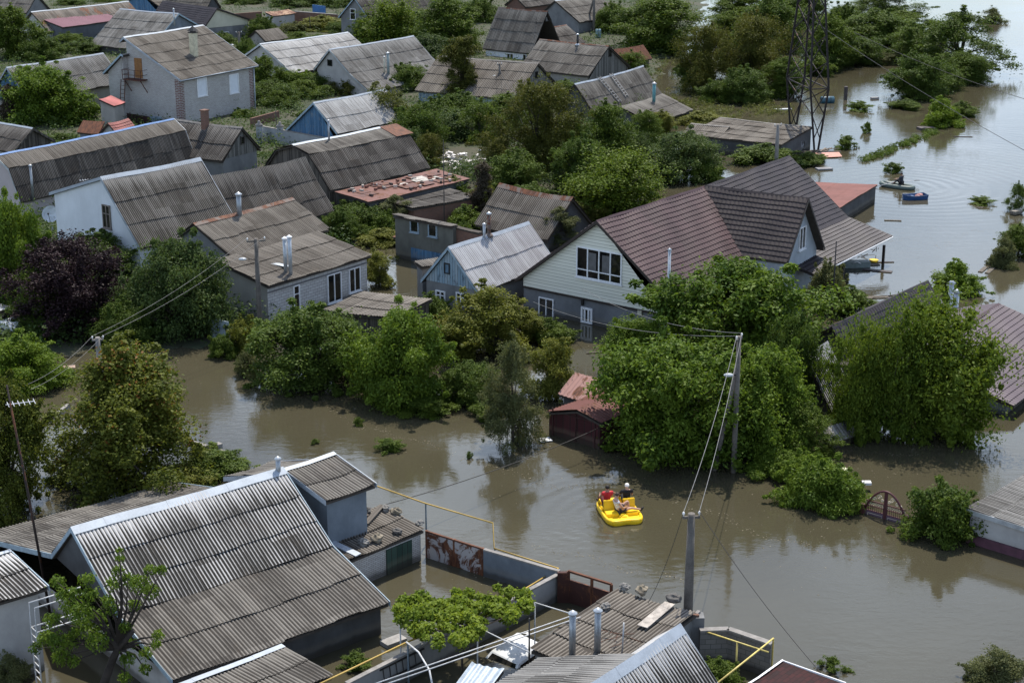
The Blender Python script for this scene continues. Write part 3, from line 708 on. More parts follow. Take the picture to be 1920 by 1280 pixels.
# brick house with outside ladder
H = house('H16', 'house', 'two-storey white brick house with asymmetric roof, cream chimney and outside iron stair', (231, 70.5), (380, 47.5), 9.0, [(339, 151)], [('m', .5, 8.6)], roof=('wave', 'brown'), wall=WHITEBRICK, cap=ZINCW, verge=ZINCW, fascia=ZINCW, ov=.35, ovf=.5, zb=-1, wv=.18, capw=.2)
house('H16b', 'house', 'wing', (226, 102), (375, 79), 7.4, [('m', .3, 7.3)], [(193, 137)], roof=('wave', 'mid'), wall=WHITEBRICK, cap=None, verge=BLUEGREY, ov=.35, ovf=.4, wv=.18); merge('H16b', 'H16')
for px, py in ((377, 162), (437, 157)):
    o = window(H, 'F', px + 1, py, 1.5, 2.0, 1, 1, pane=paint('white_shutter', (.62, .66, .72), .5, var=.05), fr=.1); o.name = 'shutter'
TOOTH = brick('toothed_corner', (.17, .055, .045), (.13, .05, .04), (.34, .33, .32), .55, .17, .05, .3)
for x, y in ((H['ov'], -H['yf']), (H['L'] - H['ov'], -H['yf'])):
    m = MB(); s = 1 if x < 2 else -1
    m.box((x + s * .3 - s * .02, y - .012, 2), (.62, .03, 6.4)); m.box((x - s * .012, y + .3, 2), (.03, .6, 6.4)); m.build('brick_corner', TOOTH, H['root'])
m = MB(); m.box((H['ov'] - .012, H['yb'] - .35 + 1.3, 2), (.03, .5, 6)); m.build('brick_corner', TOOTH, H['root'])
o = slab_on_wall(H, 'A', [(252, 115), (266, 118)], 5.0, 7.0, .05, paint('orange_brown_door', (.22, .10, .03), .6), 'door')
slab_on_wall(H, 'A', [(282, 216), (304, 218)], -1, 1.3, .05, BLUEGREY, 'garage_door')
IRON = rusty('iron_stair_paint', (.07, .03, .028), .4)
q = on_wall(H, 'A', 259, 140); y0 = q.y; m = MB(); X = H['ov']; zp = 4.9
m.box((X - .5, y0, zp), (1.0, 2.4, .1))
for yy in (y0 - 1.2, y0 - .4, y0 + .4, y0 + 1.2): m.beam((X - .98, yy, zp), (X - .98, yy, zp + 1.0), .05, .05)
for zz in (zp + .5, zp + 1.0):
    m.beam((X - .98, y0 - 1.2, zz), (X - .98, y0 + 1.2, zz), .04, .04)
    for yy in (y0 - 1.2, y0 + 1.2): m.beam((X - .98, yy, zz), (X, yy, zz), .04, .04)
for yy in (y0 - 1.1, y0 + 1.0): m.beam((X - .95, yy, zp), (X, yy, zp - 1.3), .06, .06)
m.build('balcony', IRON, H['root'])
m = MB(); ya = y0 + .9
for dy in (0, .55): m.beam((X - .95, ya + dy, zp), (X - 1.5, ya + dy + .35, -.8), .06, .06)
for k in range(14): t = (k + .5) / 14; m.beam((X - .95 - .55 * t, ya + .35 * t, zp - 5.7 * t), (X - .95 - .55 * t, ya + .55 + .35 * t, zp - 5.7 * t), .035, .035)
m.build('iron_ladder', IRON, H['root'])
o = stack_on_roof(H, 364, 103, 62, .62, .62, paint('cream_brick', (.50, .46, .33), .8), hat='pyramid', capm=BLACKISH)
m = MB(); x, y = H['L'] - H['ov'] + .1, -H['yf'] - .1; m.tube([(x, y, 5), (x, y, -1)], .07, 8); m.build('downpipe', ZINCW, H['root'])
# ------------------------------------------------------------ houses: farther back
house('H17', 'house', 'blue-gabled house with pale streaked roof behind the round tree at left', (12, 127), (193, 100), 6.0, [(52, 186)], 'sym', roof=('wave', 'grey'), wall=P_SOFT, gable=BLUEPLANK, gz=2.5, cap=ZINCW, verge=ZINCW, wv=.2)
house('H18', 'building', 'grey block building with flat plum sheet roof at top left', (68, 32), (180, 18), 4.3, [(117, 52)], None, roof=('seam', PLUM), wall=plaster('blue_dark_block', (.12, .13, .145), .25), cap=PLUM, cat='building', sag=0, ov=.15, ovf=.2)
house('H18b', 'house', 'house with rust-streaked long roof behind the plum roof', (58, 23), (241, 3), 5.0, [('m', 3.2, 2.6)], 'sym', end='B', roof=('wave', 'rusty'), wall=P_PALE, cap=ZINCW, wv=.2)
H = house('H19', 'house', 'house with wide grey sheet roof sloping left beyond the brick house', (225, 17), (335, 26), 5.8, [(168, 84)], [(372, 47)], end='A', backend='B', roof=('wave', 'grey'), wall=P_DARK, gable=P_BLUE, cap=ZINCW, verge=BLUEGREY, wv=.2)
pipe_on_roof(H, 327, 45, 18, .1, ZINC)
H = house('H20', 'house', 'house with dark brown sheet roof and cream gable at the top left', (305, 2), (407, 16), 5.2, [(278, 42)], [(470, 37)], end='A', backend='B', roof=('tile', TILE_G), wall=P_GREY, gable=P_CREAM, gz=2.6, cap=TILE_D, verge=DKBROWN)
window(H, 'B', 424, 66, .9, .9, 1, 1)
house('H21', 'house', 'house with bright silver-grey roof beyond the small garden', (487, 83), (652, 61), 5.6, [(548, 138)], 'sym', roof=('wave', 'pale'), wall=P_PALE, cap=ZINCW, verge=ZINC, wv=.2)
H = house('H22', 'house', 'house with broad grey two-pitch roof and a pair of flues in the upper middle', (617, 93), (775, 68), 5.6, [(655, 138), (692, 172)], [(588, 131)], roof=('wave', 'grey'), wall=P_PALE, gable=P_PALE, cap=ZINCW, verge=ZINC, wv=.2)
pipe_on_roof(H, 728, 138, 101, .16, paint('green_grey_pipe', (.24, .29, .29), .6)); pipe_on_roof(H, 721, 136, 108, .09, P_CREAM)
window(H, 'A', 619, 118, .7, .7, 1, 1, mat=BLACKISH, sill=False)
H = house('H23', 'house', 'house with brown wave roof behind the leaning lamp pole', (822, 105), (1010, 119), 5.0, [(778, 170)], 'sym', roof=('wave', 'brown'), wall=BLUEPEEL, gable=GREYPLANK, cap=ASBCAP, wv=.2)
window(H, 'B', 1005, 141, .6, .8, 1, 1, mat=BLACKISH, sill=False)
H = house('H24', 'house', 'tall dark-roofed house with whitewashed wall at the top middle', (935, 14), (1027, 22), 6.6, [(905, 91)], 'sym', roof=('wave', 'mid'), wall=P_WHITE, gable=BLUEPEEL, gz=3.6, cap=RUSTCAP, wv=.2)
window(H, 'F', 957, 107, 1.1, .9, 2, 1); window(H, 'F', 987, 109, 1.1, .9, 2, 1); window(H, 'B', 1026, 36, .9, .6, 1, 1, mat=BLACKISH, sill=False)
house('H24b', 'house', 'wing', (1011, 54), (1062, 47), 3.6, [(1098, 80)], [('m', 3, 2.2)], end='B', roof=('wave', 'dark'), wall=P_DARK, cap=RUSTCAP, wv=.2); merge('H24b', 'H24')
H = house('H25', 'house', 'grey wave-roofed house with plank gable facing right in the upper middle', (1012, 74), (1142, 87), 4.8, [(1104, 143)], [(1183, 126)], end='B', roof=('wave', 'mid'), wall=P_SOFT, gable=GREYPLANK, gz=1.3, cap=RUSTCAP, wv=.2)
pipe_on_roof(H, 1083, 84, 66, .13, BLACKISH, flash=ZINC); window(H, 'B', 1143, 100, .6, .8, 1, 1, mat=BLACKISH, sill=False)
house('H26', 'shed', 'small shed with rusted red tin roof in the upper middle', (1150, 93), (1206, 84), 2.6, [(1223, 110)], [('m', 1.2, 1.6)], end='B', roof=('seam', rusty('red_rust_roof', (.18, .075, .05), .9)), wall=P_DARK, cap=None, cat='shed')
H = house('H27', 'house', 'low flooded house with grey patched roof, ladders and a teal flue', (1077, 158), (1206, 124), 4.0, [(1241, 177)], 'sym', end='B', roof=('wave', 'mid'), wall=P_DARK, cap=ZINC, wv=.2, sag=.12)
house('H27b', 'house', 'wing', (1160, 200), (1242, 176), 2.35, [(1300, 206)], None, end='B', roof=('wave', 'mid'), wall=P_DARK, cap=None, wv=.2, sag=.1); merge('H27b', 'H27')
W = HOUSES['H27b']; pipe_on_roof(dict(W, root=W['root']), 1226, 189, 158, .17, paint('teal_flue', (.10, .26, .28), .5)).matrix_local = W['D']
lad = paint('pale_ladder_wood', (.33, .32, .31), .8)
for p0, p1 in (((1123, 146), (1163, 193)), ((1145, 140), (1176, 183))):
    a, b = on_roof(H, *p0), on_roof(H, *p1); a.z += .12; b.z += .12; s = Vector((.28, 0, 0)); m = MB(); m.beam(a - s, b - s, .07, .07); m.beam(a + s, b + s, .07, .07)
    for k in range(9): t = (k + .5) / 9; c = a.lerp(b, t); m.beam(c - s, c + s, .06, .05)
    m.build('roof_ladder', lad, H['root'])
H = house('H28', 'house', 'grey house with gable window cut by the top edge', (664, -4), (792, -24), 6.5, [(697, 44)], [(634, 33)], roof=('wave', 'dark'), wall=P_GREY, cap=ASBCAP, verge=BLUEGREY, wv=.2)
window(H, 'A', 662, 27, .9, 1.5, 1, 2)
house('H29', 'house', 'grey roof seen past the leaning pole at the top edge', (1040, 2), (1122, -8), 5, [(1086, 42)], [('m', 4, 2)], roof=('wave', 'mid'), wall=P_GREY, cap=ZINC, wv=.2)
house('H29b', 'house', 'reddish gable cut by the top edge behind the tall dark roof', (965, -6), (1035, -14), 4.5, [(985, 14)], 'sym', roof=('wave', 'dark'), wall=REDBRICK, cap=RUSTCAP, wv=.2)
house('H30', 'house', 'bright blue plank gable with pale roof in the middle of the village', (587, 193), (722, 168), 5.0, [(632, 251)], [(533, 247)], roof=('wave', 'pale'), wall=P_PALE, gable=BLUEPLANK, gz=1.6, cap=ZINCW, verge=BLUEGREY, wv=.18)
house('H31', 'canopy', 'brown wave-sheet canopy in front of the white block house', (684, 546), (812, 560), 2.7, [(606, 582)], None, roof=('wave', 'brown'), wall=WOOD, cap=None, cat='canopy', ovf=.2, wv=.18)
house('H31b', 'canopy', 'small rust-red tin plate roof among shrubs', (772, 603), (828, 612), 1.7, [('m', 1.0, 1.5)], None, roof=('flat', RUSTROOF), wall=P_GREY, cap=None, cat='canopy', ovf=.1, ov=.1)
house('G1', 'garage', 'dark red metal garage half under water', (1081, 769), (1182, 727), 1.75, [(1125, 793)], [(1025, 772)], roof=('seam', rusty('red_brown_tin', (.15, .06, .05), .15)), wall=planks('maroon_metal', (.045, .014, .016), (.062, .02, .022), .45), cap=None, ov=.1, ovf=.08, cat='garage')
g = HOUSES['G1']; m = MB(); 
for yy in (-g['yf'] + .3, .1, g['yb'] - .25): m.box((.085, yy, .4), (.05, .06, 2.2))
m.box((.085, 0, 1.35), (.05, g['yf'] + g['yb'] - .5, .06)); m.build('door_frame', paint('maroon_frame', (.035, .012, .012), .6), g['root'])
house('G2', 'shed', 'faded pink tin roof behind the dark red garage', (1079, 698), (1142, 712), 1.7, [(1047, 738)], None, roof=('seam', rusty('pink_tin', (.30, .17, .15), .2)), wall=P_DARK, cap=None, cat='shed', ovf=.1)
house('RR', 'house', 'house with violet-brown tile roof at the right edge', (1716, 674), (1872, 570), 2.2, [(1901, 762)], 'sym', roof=('tile', TILE_V), wall=P_BLUE, cap=TILE_M, verge=DKBROWN, sag=0, ovf=.5)
H = house('R3', 'house', 'small dark tile roof rising out of the feathery trees', (1560, 614), (1740, 527), 2.7, [(1760, 566)], [('m', 2.4, 1.2)], end='B', roof=('tile', TILE_D), wall=P_DARK, cap=TILE_D, verge=DKBROWN, sag=0)
for k, (px, py, pt) in enumerate(((1781, 575, 532), (1791, 590, 549))):
    P = at(px, py, 1.0); m = MB(); q = H['T'].inverted() @ P; m.tube([(q.x, q.y, -.8), (q.x, q.y, top_z(P, pt))], .16, 10); o = m.build('flue_pipe', ZINC, H['root'])
    c = MB(); c.lathe((q.x, q.y, top_z(P, pt)), [(.15, -.02), (.27, .05), (.02, .25)], 10); c.build('cowl', ZINC, o)
house('R2', 'house', 'house with pale grey wave roof and burgundy plinth at the lower right edge', (1985, 1010), (2110, 925), 1.4, [('m', 4, 1.0)], [(1812, 955)], backend='A', roof=('wave', 'grey'), wall=P_PALE, cap=ASBCAP, verge=ZINC, ov=.15, ovf=.15)
H = HOUSES['R2']; m = MB(); m.box((.1, (H['yb'] - H['yf']) / 2, -.1), (.14, H['yb'] + H['yf'] + .1, 1.0)); m.build('plinth', paint('burgundy_plinth', (.085, .035, .05), .7), H['root'])
house('R4', 'shed', 'leaning strip of dark wave roof between the big trees', (1506, 664), (1552, 638), 3.3, [(1608, 754)], None, end='B', roof=('wave', 'streak'), wall=WOOD, cap=None, cat='shed', ovf=.1, wv=.2)
house('R5', 'shed', 'low weathered wooden shed roof at the water under the feathery tree', (1538, 803), (1604, 782), .95, [(1556, 830)], None, roof=('flat', planks('silver_boards', (.14, .13, .12), (.30, .29, .27), .2)), wall=WOOD, cap=None, cat='shed', ovf=.05)
house('S1', 'shed', 'tiny shed with rusty tin roof behind the blue ridge', (156, 225), (197, 228), 2.8, [(144, 248)], None, roof=('flat', RUSTROOF), wall=P_BLUE, cap=None, cat='shed', ovf=.1)
house('S2', 'shed', 'small red sheet roof behind the blue ridge', (202, 231), (240, 222), 3.0, [(252, 236)], [('m', 1.2, 2)], end='B', roof=('tile', tile_metal('red_sheet', (.19, .045, .04))), wall=P_PALE, cap=None, cat='shed')
house('S3', 'shed', 'pink-red porch roof at the left corner of the brick house', (185, 186), (208, 179), 3.6, [('m', 1.6, 3.0)], None, roof=('flat', tile_metal('pink_red_sheet', (.33, .09, .09))), wall=P_SOFT, cap=None, cat='shed', ovf=.1)
house('S4', 'shed', 'pale shed with orange-brown tin roof in the far garden', (496, 23), (541, 18), 2.8, [(556, 25)], None, end='B', roof=('flat', rusty('tan_rust', (.30, .19, .12), .5)), wall=P_PALE, cap=None, cat='shed', ovf=.15)
house('S5', 'shed', 'little dark gabled shed behind the silver-grey roof', (478, 58), (522, 52), 3.0, [(541, 72)], 'sym', end='B', roof=('wave', 'brown'), wall=P_SOFT, cap=None, cat='shed', wv=.2)
house('S6', 'house', 'blue plank house end cut by the top edge left of centre', (262, -14), (296, -18), 4.4, [(300, 14)], 'sym', roof=('wave', 'brown'), wall=P_PALE, gable=BLUEPLANK, gz=1.2, cap=None, wv=.2)
house('S7', 'house', 'brown roof along the top edge beyond the cream gable', (318, -14), (400, -8), 4.6, [(305, 12)], 'sym', roof=('wave', 'brown'), wall=P_DARK, cap=None, wv=.2)
house('S8', 'house', 'dark roof corner at the top left edge', (-40, -16), (70, -10), 5.0, [(-60, 18)], 'sym', roof=('wave', 'mid'), wall=P_GREY, cap=None, wv=.2)
# ------------------------------------------------------------ trees and bushes
BARK = paint('bark', (.055, .045, .036), .9, var=.4, scale=4)
BARKD = paint('dark_bark', (.028, .022, .018), .9, var=.4, scale=4)
LEAF = dict(
    dense=leafmat('leaf_dense', (0.035, 0.066, 0.012), (0.109, 0.159, 0.028)),
    walnut=leafmat('leaf_walnut', (0.045, 0.087, 0.011), (0.147, 0.217, 0.025)),
    apricot=leafmat('leaf_apricot', (0.042, 0.064, 0.011), (0.147, 0.164, 0.025), (0.201, 0.090, 0.023)),
    plum=leafmat('leaf_plum', (.010, .006, .008), (.038, .020, .024), gloss=.12, trans=.12),
    acacia=leafmat('leaf_acacia', (0.047, 0.085, 0.009), (0.147, 0.201, 0.023)),
    lime=leafmat('leaf_lime', (0.053, 0.101, 0.009), (0.153, 0.223, 0.020)),
    grey=leafmat('leaf_greygreen', (0.059, 0.074, 0.030), (0.159, 0.170, 0.069)),
    olive=leafmat('leaf_olive', (0.038, 0.049, 0.009), (0.124, 0.129, 0.025), (0.106, 0.064, 0.022)),
    gold=leafmat('leaf_yellowgreen', (0.071, 0.090, 0.014), (0.206, 0.212, 0.039)),
    blue=leafmat('leaf_bluegreen', (0.031, 0.057, 0.019), (0.094, 0.136, 0.037)),
    brown=leafmat('leaf_brownish', (.040, .032, .024), (.095, .080, .055), (.12, .10, .07)),
    blossom=leafmat('leaf_blossom', (0.041, 0.058, 0.014), (0.130, 0.138, 0.039), (0.708, 0.594, 0.359)),
    mid=leafmat('leaf_mid', (0.038, 0.070, 0.011), (0.124, 0.175, 0.025)),
)
# kind: material, nominal width, height, skirt (crown start), crown profile, clumps, clump radius, leaves, leaf length, leaf width, droop, raggedness
KIND = dict(
    dense=('dense', 6.0, 5.0, .06, 'round', 80, .115, 26000, .22, .12, .35, .22),
    walnut=('walnut', 8.0, 6.5, .06, 'round', 95, .10, 30000, .34, .15, .75, .28),
    apricot=('apricot', 6.5, 7.0, .03, 'egg', 100, .10, 32000, .21, .13, .1, .38),
    plum=('plum', 6.5, 6.0, .04, 'round', 90, .11, 26000, .20, .11, .3, .2),
    acacia=('acacia', 9.0, 7.5, .02, 'plume', 150, .058, 30000, .32, .15, -.2, .25),
    lime=('lime', 5.0, 4.0, .0, 'dome', 70, .13, 22000, .24, .08, 1.4, .12),
    hedge=('walnut', 5.0, 2.6, .0, 'dome', 70, .12, 20000, .30, .09, 1.2, .2),
    cone=('grey', 3.0, 5.5, .02, 'egg', 60, .12, 15000, .17, .07, .7, .4),
    bush=('mid', 3.0, 2.2, .0, 'dome', 40, .15, 11000, .16, .09, .3, .3),
    shrub=('grey', 3.0, 2.2, .0, 'dome', 40, .14, 9000, .15, .07, .3, .35),
    gold=('gold', 4.0, 4.0, .04, 'round', 60, .11, 16000, .17, .10, .3, .35),
    goldbush=('gold', 3.0, 2.2, .0, 'dome', 40, .14, 10000, .17, .09, .3, .3),
    limebush=('lime', 3.5, 2.8, .0, 'dome', 46, .14, 12000, .22, .09, .2, .3),
    olive=('olive', 8.0, 7.5, .05, 'round', 110, .085, 30000, .22, .12, .2, .45),
    pine=('olive', 4.0, 8.0, .06, 'egg', 70, .11, 18000, .24, .09, .4, .4),
    blue=('blue', 6.5, 5.0, .03, 'round', 80, .11, 22000, .24, .12, .4, .25),
    brown=('brown', 3.0, 5.0, .0, 'cone', 50, .13, 13000, .17, .08, .5, .3),
    blossom=('blossom', 5.0, 4.0, .03, 'round', 60, .11, 15000, .20, .12, .3, .4),
    tall=('mid', 7.0, 8.5, .04, 'egg', 100, .095, 28000, .26, .14, .35, .35),
    mid2=('mid', 5.0, 4.5, .03, 'round', 70, .10, 16000, .20, .11, .3, .4),
    greyegg=('grey', 4.0, 6.0, .0, 'egg', 80, .12, 18000, .17, .08, .5, .3),
    sprig=('mid', 3.0, 2.2, .0, 'dome', 30, .10, 2600, .34, .10, -1.0, .4),
    willow=('mid', 7.0, 8.0, .02, 'egg', 100, .10, 26000, .36, .07, 2.2, .25),
    sparse=('dense', 7.0, 8.0, .06, 'egg', 80, .085, 17000, .24, .13, .3, .45),
)
def kind_profile(p, t):
    if p == 'round': return math.sqrt(max(0, 1 - (2 * ((t * .86 + .14) ** .8) - 1) ** 2)) ** .75
    if p == 'egg': return math.sqrt(max(0, 1 - (2 * ((t * .84 + .16) ** .62) - 1) ** 2)) ** .8
    if p == 'cone': return (1 - t) ** .6 * min(1, .72 + t * 2)
    if p == 'dome': return math.sqrt(max(0, 1 - t * t))
    if p == 'plume': return math.sqrt(max(0, 1 - (1.35 * t - .35) ** 2))
    return 1
def leaves(rg, C, total, ll, lw, droop, up=.28):
    """clumps C: rows (x, y, z, r) -> diamond leaves spread over the clump shells"""
    C = np.asarray(C); wgt = C[:, 3] ** 2; ci = rg.choice(len(C), total, p=wgt / wgt.sum())
    d = rg.normal(size=(total, 3)); d /= np.linalg.norm(d, axis=1)[:, None]
    d[:, 2] = np.where((d[:, 2] < -.3) & (rg.random(total) < .55), -d[:, 2] * .6, d[:, 2])
    rad = C[ci, 3] * (rg.uniform(.25, 1.0, total) ** .55) * (1 + .22 * rg.normal(size=total) * (rg.random(total) < .25))
    P = C[ci, :3] + d * rad[:, None] * np.array([1, 1, .95])
    n = d * .55 + rg.normal(size=(total, 3)) * .55; n[:, 2] += up; n /= np.linalg.norm(n, axis=1)[:, None]
    a = d * .5 + rg.normal(size=(total, 3)) * .7; a[:, 2] -= droop
    a -= n * (a * n).sum(1)[:, None]; a /= np.linalg.norm(a, axis=1)[:, None] + 1e-9
    b = np.cross(n, a); s = rg.uniform(.65, 1.3, total)[:, None]
    L, W = a * ll * .5 * s, b * lw * .5 * s; fold = n * lw * .16 * s
    V = np.empty((total, 4, 3)); V[:, 0] = P - L; V[:, 1] = P - W + fold + L * .1; V[:, 2] = P + L; V[:, 3] = P + W + fold + L * .1
    ct = rg.uniform(0, .55, len(C)); tint = np.clip(ct[ci] + rg.uniform(0, .45, total), 0, 1)
    return V.reshape(-1, 3), np.arange(total * 4).reshape(-1, 4), tint
PROTO = {}
def tree_proto(kind, var):
    if (kind, var) in PROTO: return PROTO[kind, var]
    m, W, Hh, sk, pf, nc, cr, nl, ll, lw, dr, rag = KIND[kind]; nl = int(nl * 1.75); ll *= .72; lw *= .76; rag *= 1.3
    rg = np.random.default_rng(sum(map(ord, kind)) * 7 + var * 101); C = []
    ph = rg.uniform(0, 6.28, 6)
    plumes = [(rg.uniform(0, 6.28), rg.uniform(.1, .92), rg.uniform(.72, 1.0)) for _ in range(19)]
    while len(C) < nc:
        if pf == 'plume':
            a0, r0, h0 = plumes[rg.integers(len(plumes))]; t = rg.uniform(0, 1) ** .8
            x, y = r0 * W * .5 * math.cos(a0), r0 * W * .5 * math.sin(a0)
            sp = (1 - t) ** .8 * .145 * W + .012 * W
            a = rg.uniform(0, 6.28); q = rg.random() ** .5 * sp; hh = h0 * (1 - .35 * r0 ** 2)
            C.append((x * (.55 + .45 * t) + q * math.cos(a), y * (.55 + .45 * t) + q * math.sin(a), sk * Hh + t * hh * Hh * .96, cr * W * rg.uniform(.6, 1.25) * (1.15 - .55 * t)))
            continue
        t = rg.uniform(0, 1); a = rg.uniform(0, 6.28); R = kind_profile(pf, t) * W / 2
        bul = 1 + rag * (.5 * math.sin(2 * a + ph[0] + t * 3) + .35 * math.sin(3 * a + ph[1] - t * 5) + .3 * math.sin(5 * a + ph[2] + t * 8)) - rag * .25
        c = cr * W * rg.uniform(.65, 1.35); r = max(0, R * bul - c * .55) * rg.random() ** .33
        z = sk * Hh + t * (Hh * (1 - sk) - c * .6) + rag * .06 * Hh * math.sin(3 * a + ph[3])
        C.append((r * math.cos(a), r * math.sin(a), max(c * .35, z), c))
    V, Q, T = leaves(rg, C, int(nl * .74), ll, lw, dr)
    B = np.array(C); pick = rg.choice(nc, nc * 2); B = B[pick] + np.concatenate([rg.normal(size=(nc * 2, 3)) * W * .055, np.zeros((nc * 2, 1))], 1); B[:, 3] = W * .13; B[:, 2] = np.clip(B[:, 2], .1, Hh * .93)
    Vb, Qb, Tb = leaves(rg, B, int(nl * .36), ll * .95, lw, dr); V = np.concatenate([V, Vb]); Q = np.concatenate([Q, Qb + len(Q) * 4]); T = np.concatenate([T, Tb])
    if True: # stray outer twigs break the outline
        k = nc; idx = rg.choice(nc, k); D = np.array(C)[idx]; o = D[:, :3] - np.array([0, 0, Hh * .35]); o /= np.linalg.norm(o, axis=1)[:, None] + 1e-6
        E = np.concatenate([D[:, :3] + o * D[:, 3:4] * rg.uniform(.7, 1.9, (k, 1)), D[:, 3:4] * .30], 1); E[:, 2] = np.maximum(E[:, 2], .1)
        V2, Q2, T2 = leaves(rg, E, nl // 7, ll, lw, dr); V = np.concatenate([V, V2]); Q = np.concatenate([Q, Q2 + len(Q) * 4]); T = np.concatenate([T, T2])
    if W > 3.5 and pf != 'dome':                                # bays and broken places in the crown
        S_ = V[::4]; keep = np.ones(len(S_), bool)
        for h in np.array(C)[rg.choice(nc, 7)]:
            o_ = h[:3] - np.array([0, 0, Hh * .4]); o_ = h[:3] + o_ / (np.linalg.norm(o_) + 1e-6) * h[3] * .9
            keep &= (np.linalg.norm(S_ - o_, axis=1) > W * rg.uniform(.08, .14)) | (rg.random(len(S_)) < .12)
        V = V.reshape(-1, 4, 3)[keep].reshape(-1, 3); T = T[keep]; Q = np.arange(len(V)).reshape(-1, 4)
    e = np.percentile(V, [.7, 99.3], axis=0); kx = W / ((e[1] - e[0])[:2].mean()); kz = Hh / e[1][2]
    o_ = (e[0] + e[1])[:2] / 2; V = (V - np.array([o_[0], o_[1], 0])) * np.array([kx, kx, kz]); C = [(c[0] - o_[0], c[1] - o_[1], c[2], c[3]) for c in C]; C = [(c[0] * kx, c[1] * kx, c[2] * kz, c[3]) for c in C]
    V[:, 2] = np.maximum(V[:, 2], -.25)
    crown = np_mesh('crown', V, Q, LEAF[m], None, tint=T); COL.objects.unlink(crown)
    tm = MB(); tr = W * .022 + .03; fork = Hh * (.22 if pf not in ('cone', 'egg') else .35)
    tm.tube([(0, 0, -1.6), (.02 * W, 0, fork * .4), (0, .01 * W, fork)], [tr * 1.3, tr * 1.05, tr * .95], 8)
    far = sorted(C, key=lambda c: -rg.random())[:22 if Hh > 3.5 else 10]
    for c in far:
        c = Vector(c[:3]); s = Vector((0, .01 * W, fork * rg.uniform(.5, 1))); mid = s.lerp(c, .5) + Vector(rg.uniform(-.06, .06, 3)) * W; mid.z = max(.2, mid.z + .04 * Hh)
        tm.tube([s, mid, c], [tr * .5, tr * .28, .012], 5)
    trunk = tm.build('trunk', BARKD if kind in ('plum', 'olive') else BARK); COL.objects.unlink(trunk)
    PROTO[kind, var] = (crown.data, trunk.data); bpy.data.objects.remove(crown); bpy.data.objects.remove(trunk)
    return PROTO[kind, var]
RT = random.Random(5)
def tree(cx, top, bottom, width, kind, label, group=None, name=None, lift=0.0, bend=True):
    """crown measured in the photo: centre column, top row, lowest visible row, width"""
    m, W0, H0 = KIND[kind][:3]; small = H0 < 3
    base = bottom - (.14 * width if bend else 0); P = at(cx, base, lift); s = ppm(base, lift); W = width / s; zt = top_z(P, top) - lift
    zt = max(zt, .25 * W); cm, tmsh = tree_proto(kind, RT.randrange(2))
    o = empty(name or ('bush' if small else 'tree'), (P.x, P.y, lift), RT.uniform(0, 6.28), label, 'bush' if small else 'tree', group)
    o.scale = (W / W0 * .97, W / W0 * .97, zt / H0 * .97)
    link(bpy.data.objects.new('trunk', tmsh), o); link(bpy.data.objects.new('crown', cm), o)
    return o
G1_ = 'trees between the houses'; G2_ = 'bushes between the houses'; G3_ = 'trees standing in the open water'; G4_ = 'trees along the far bank'
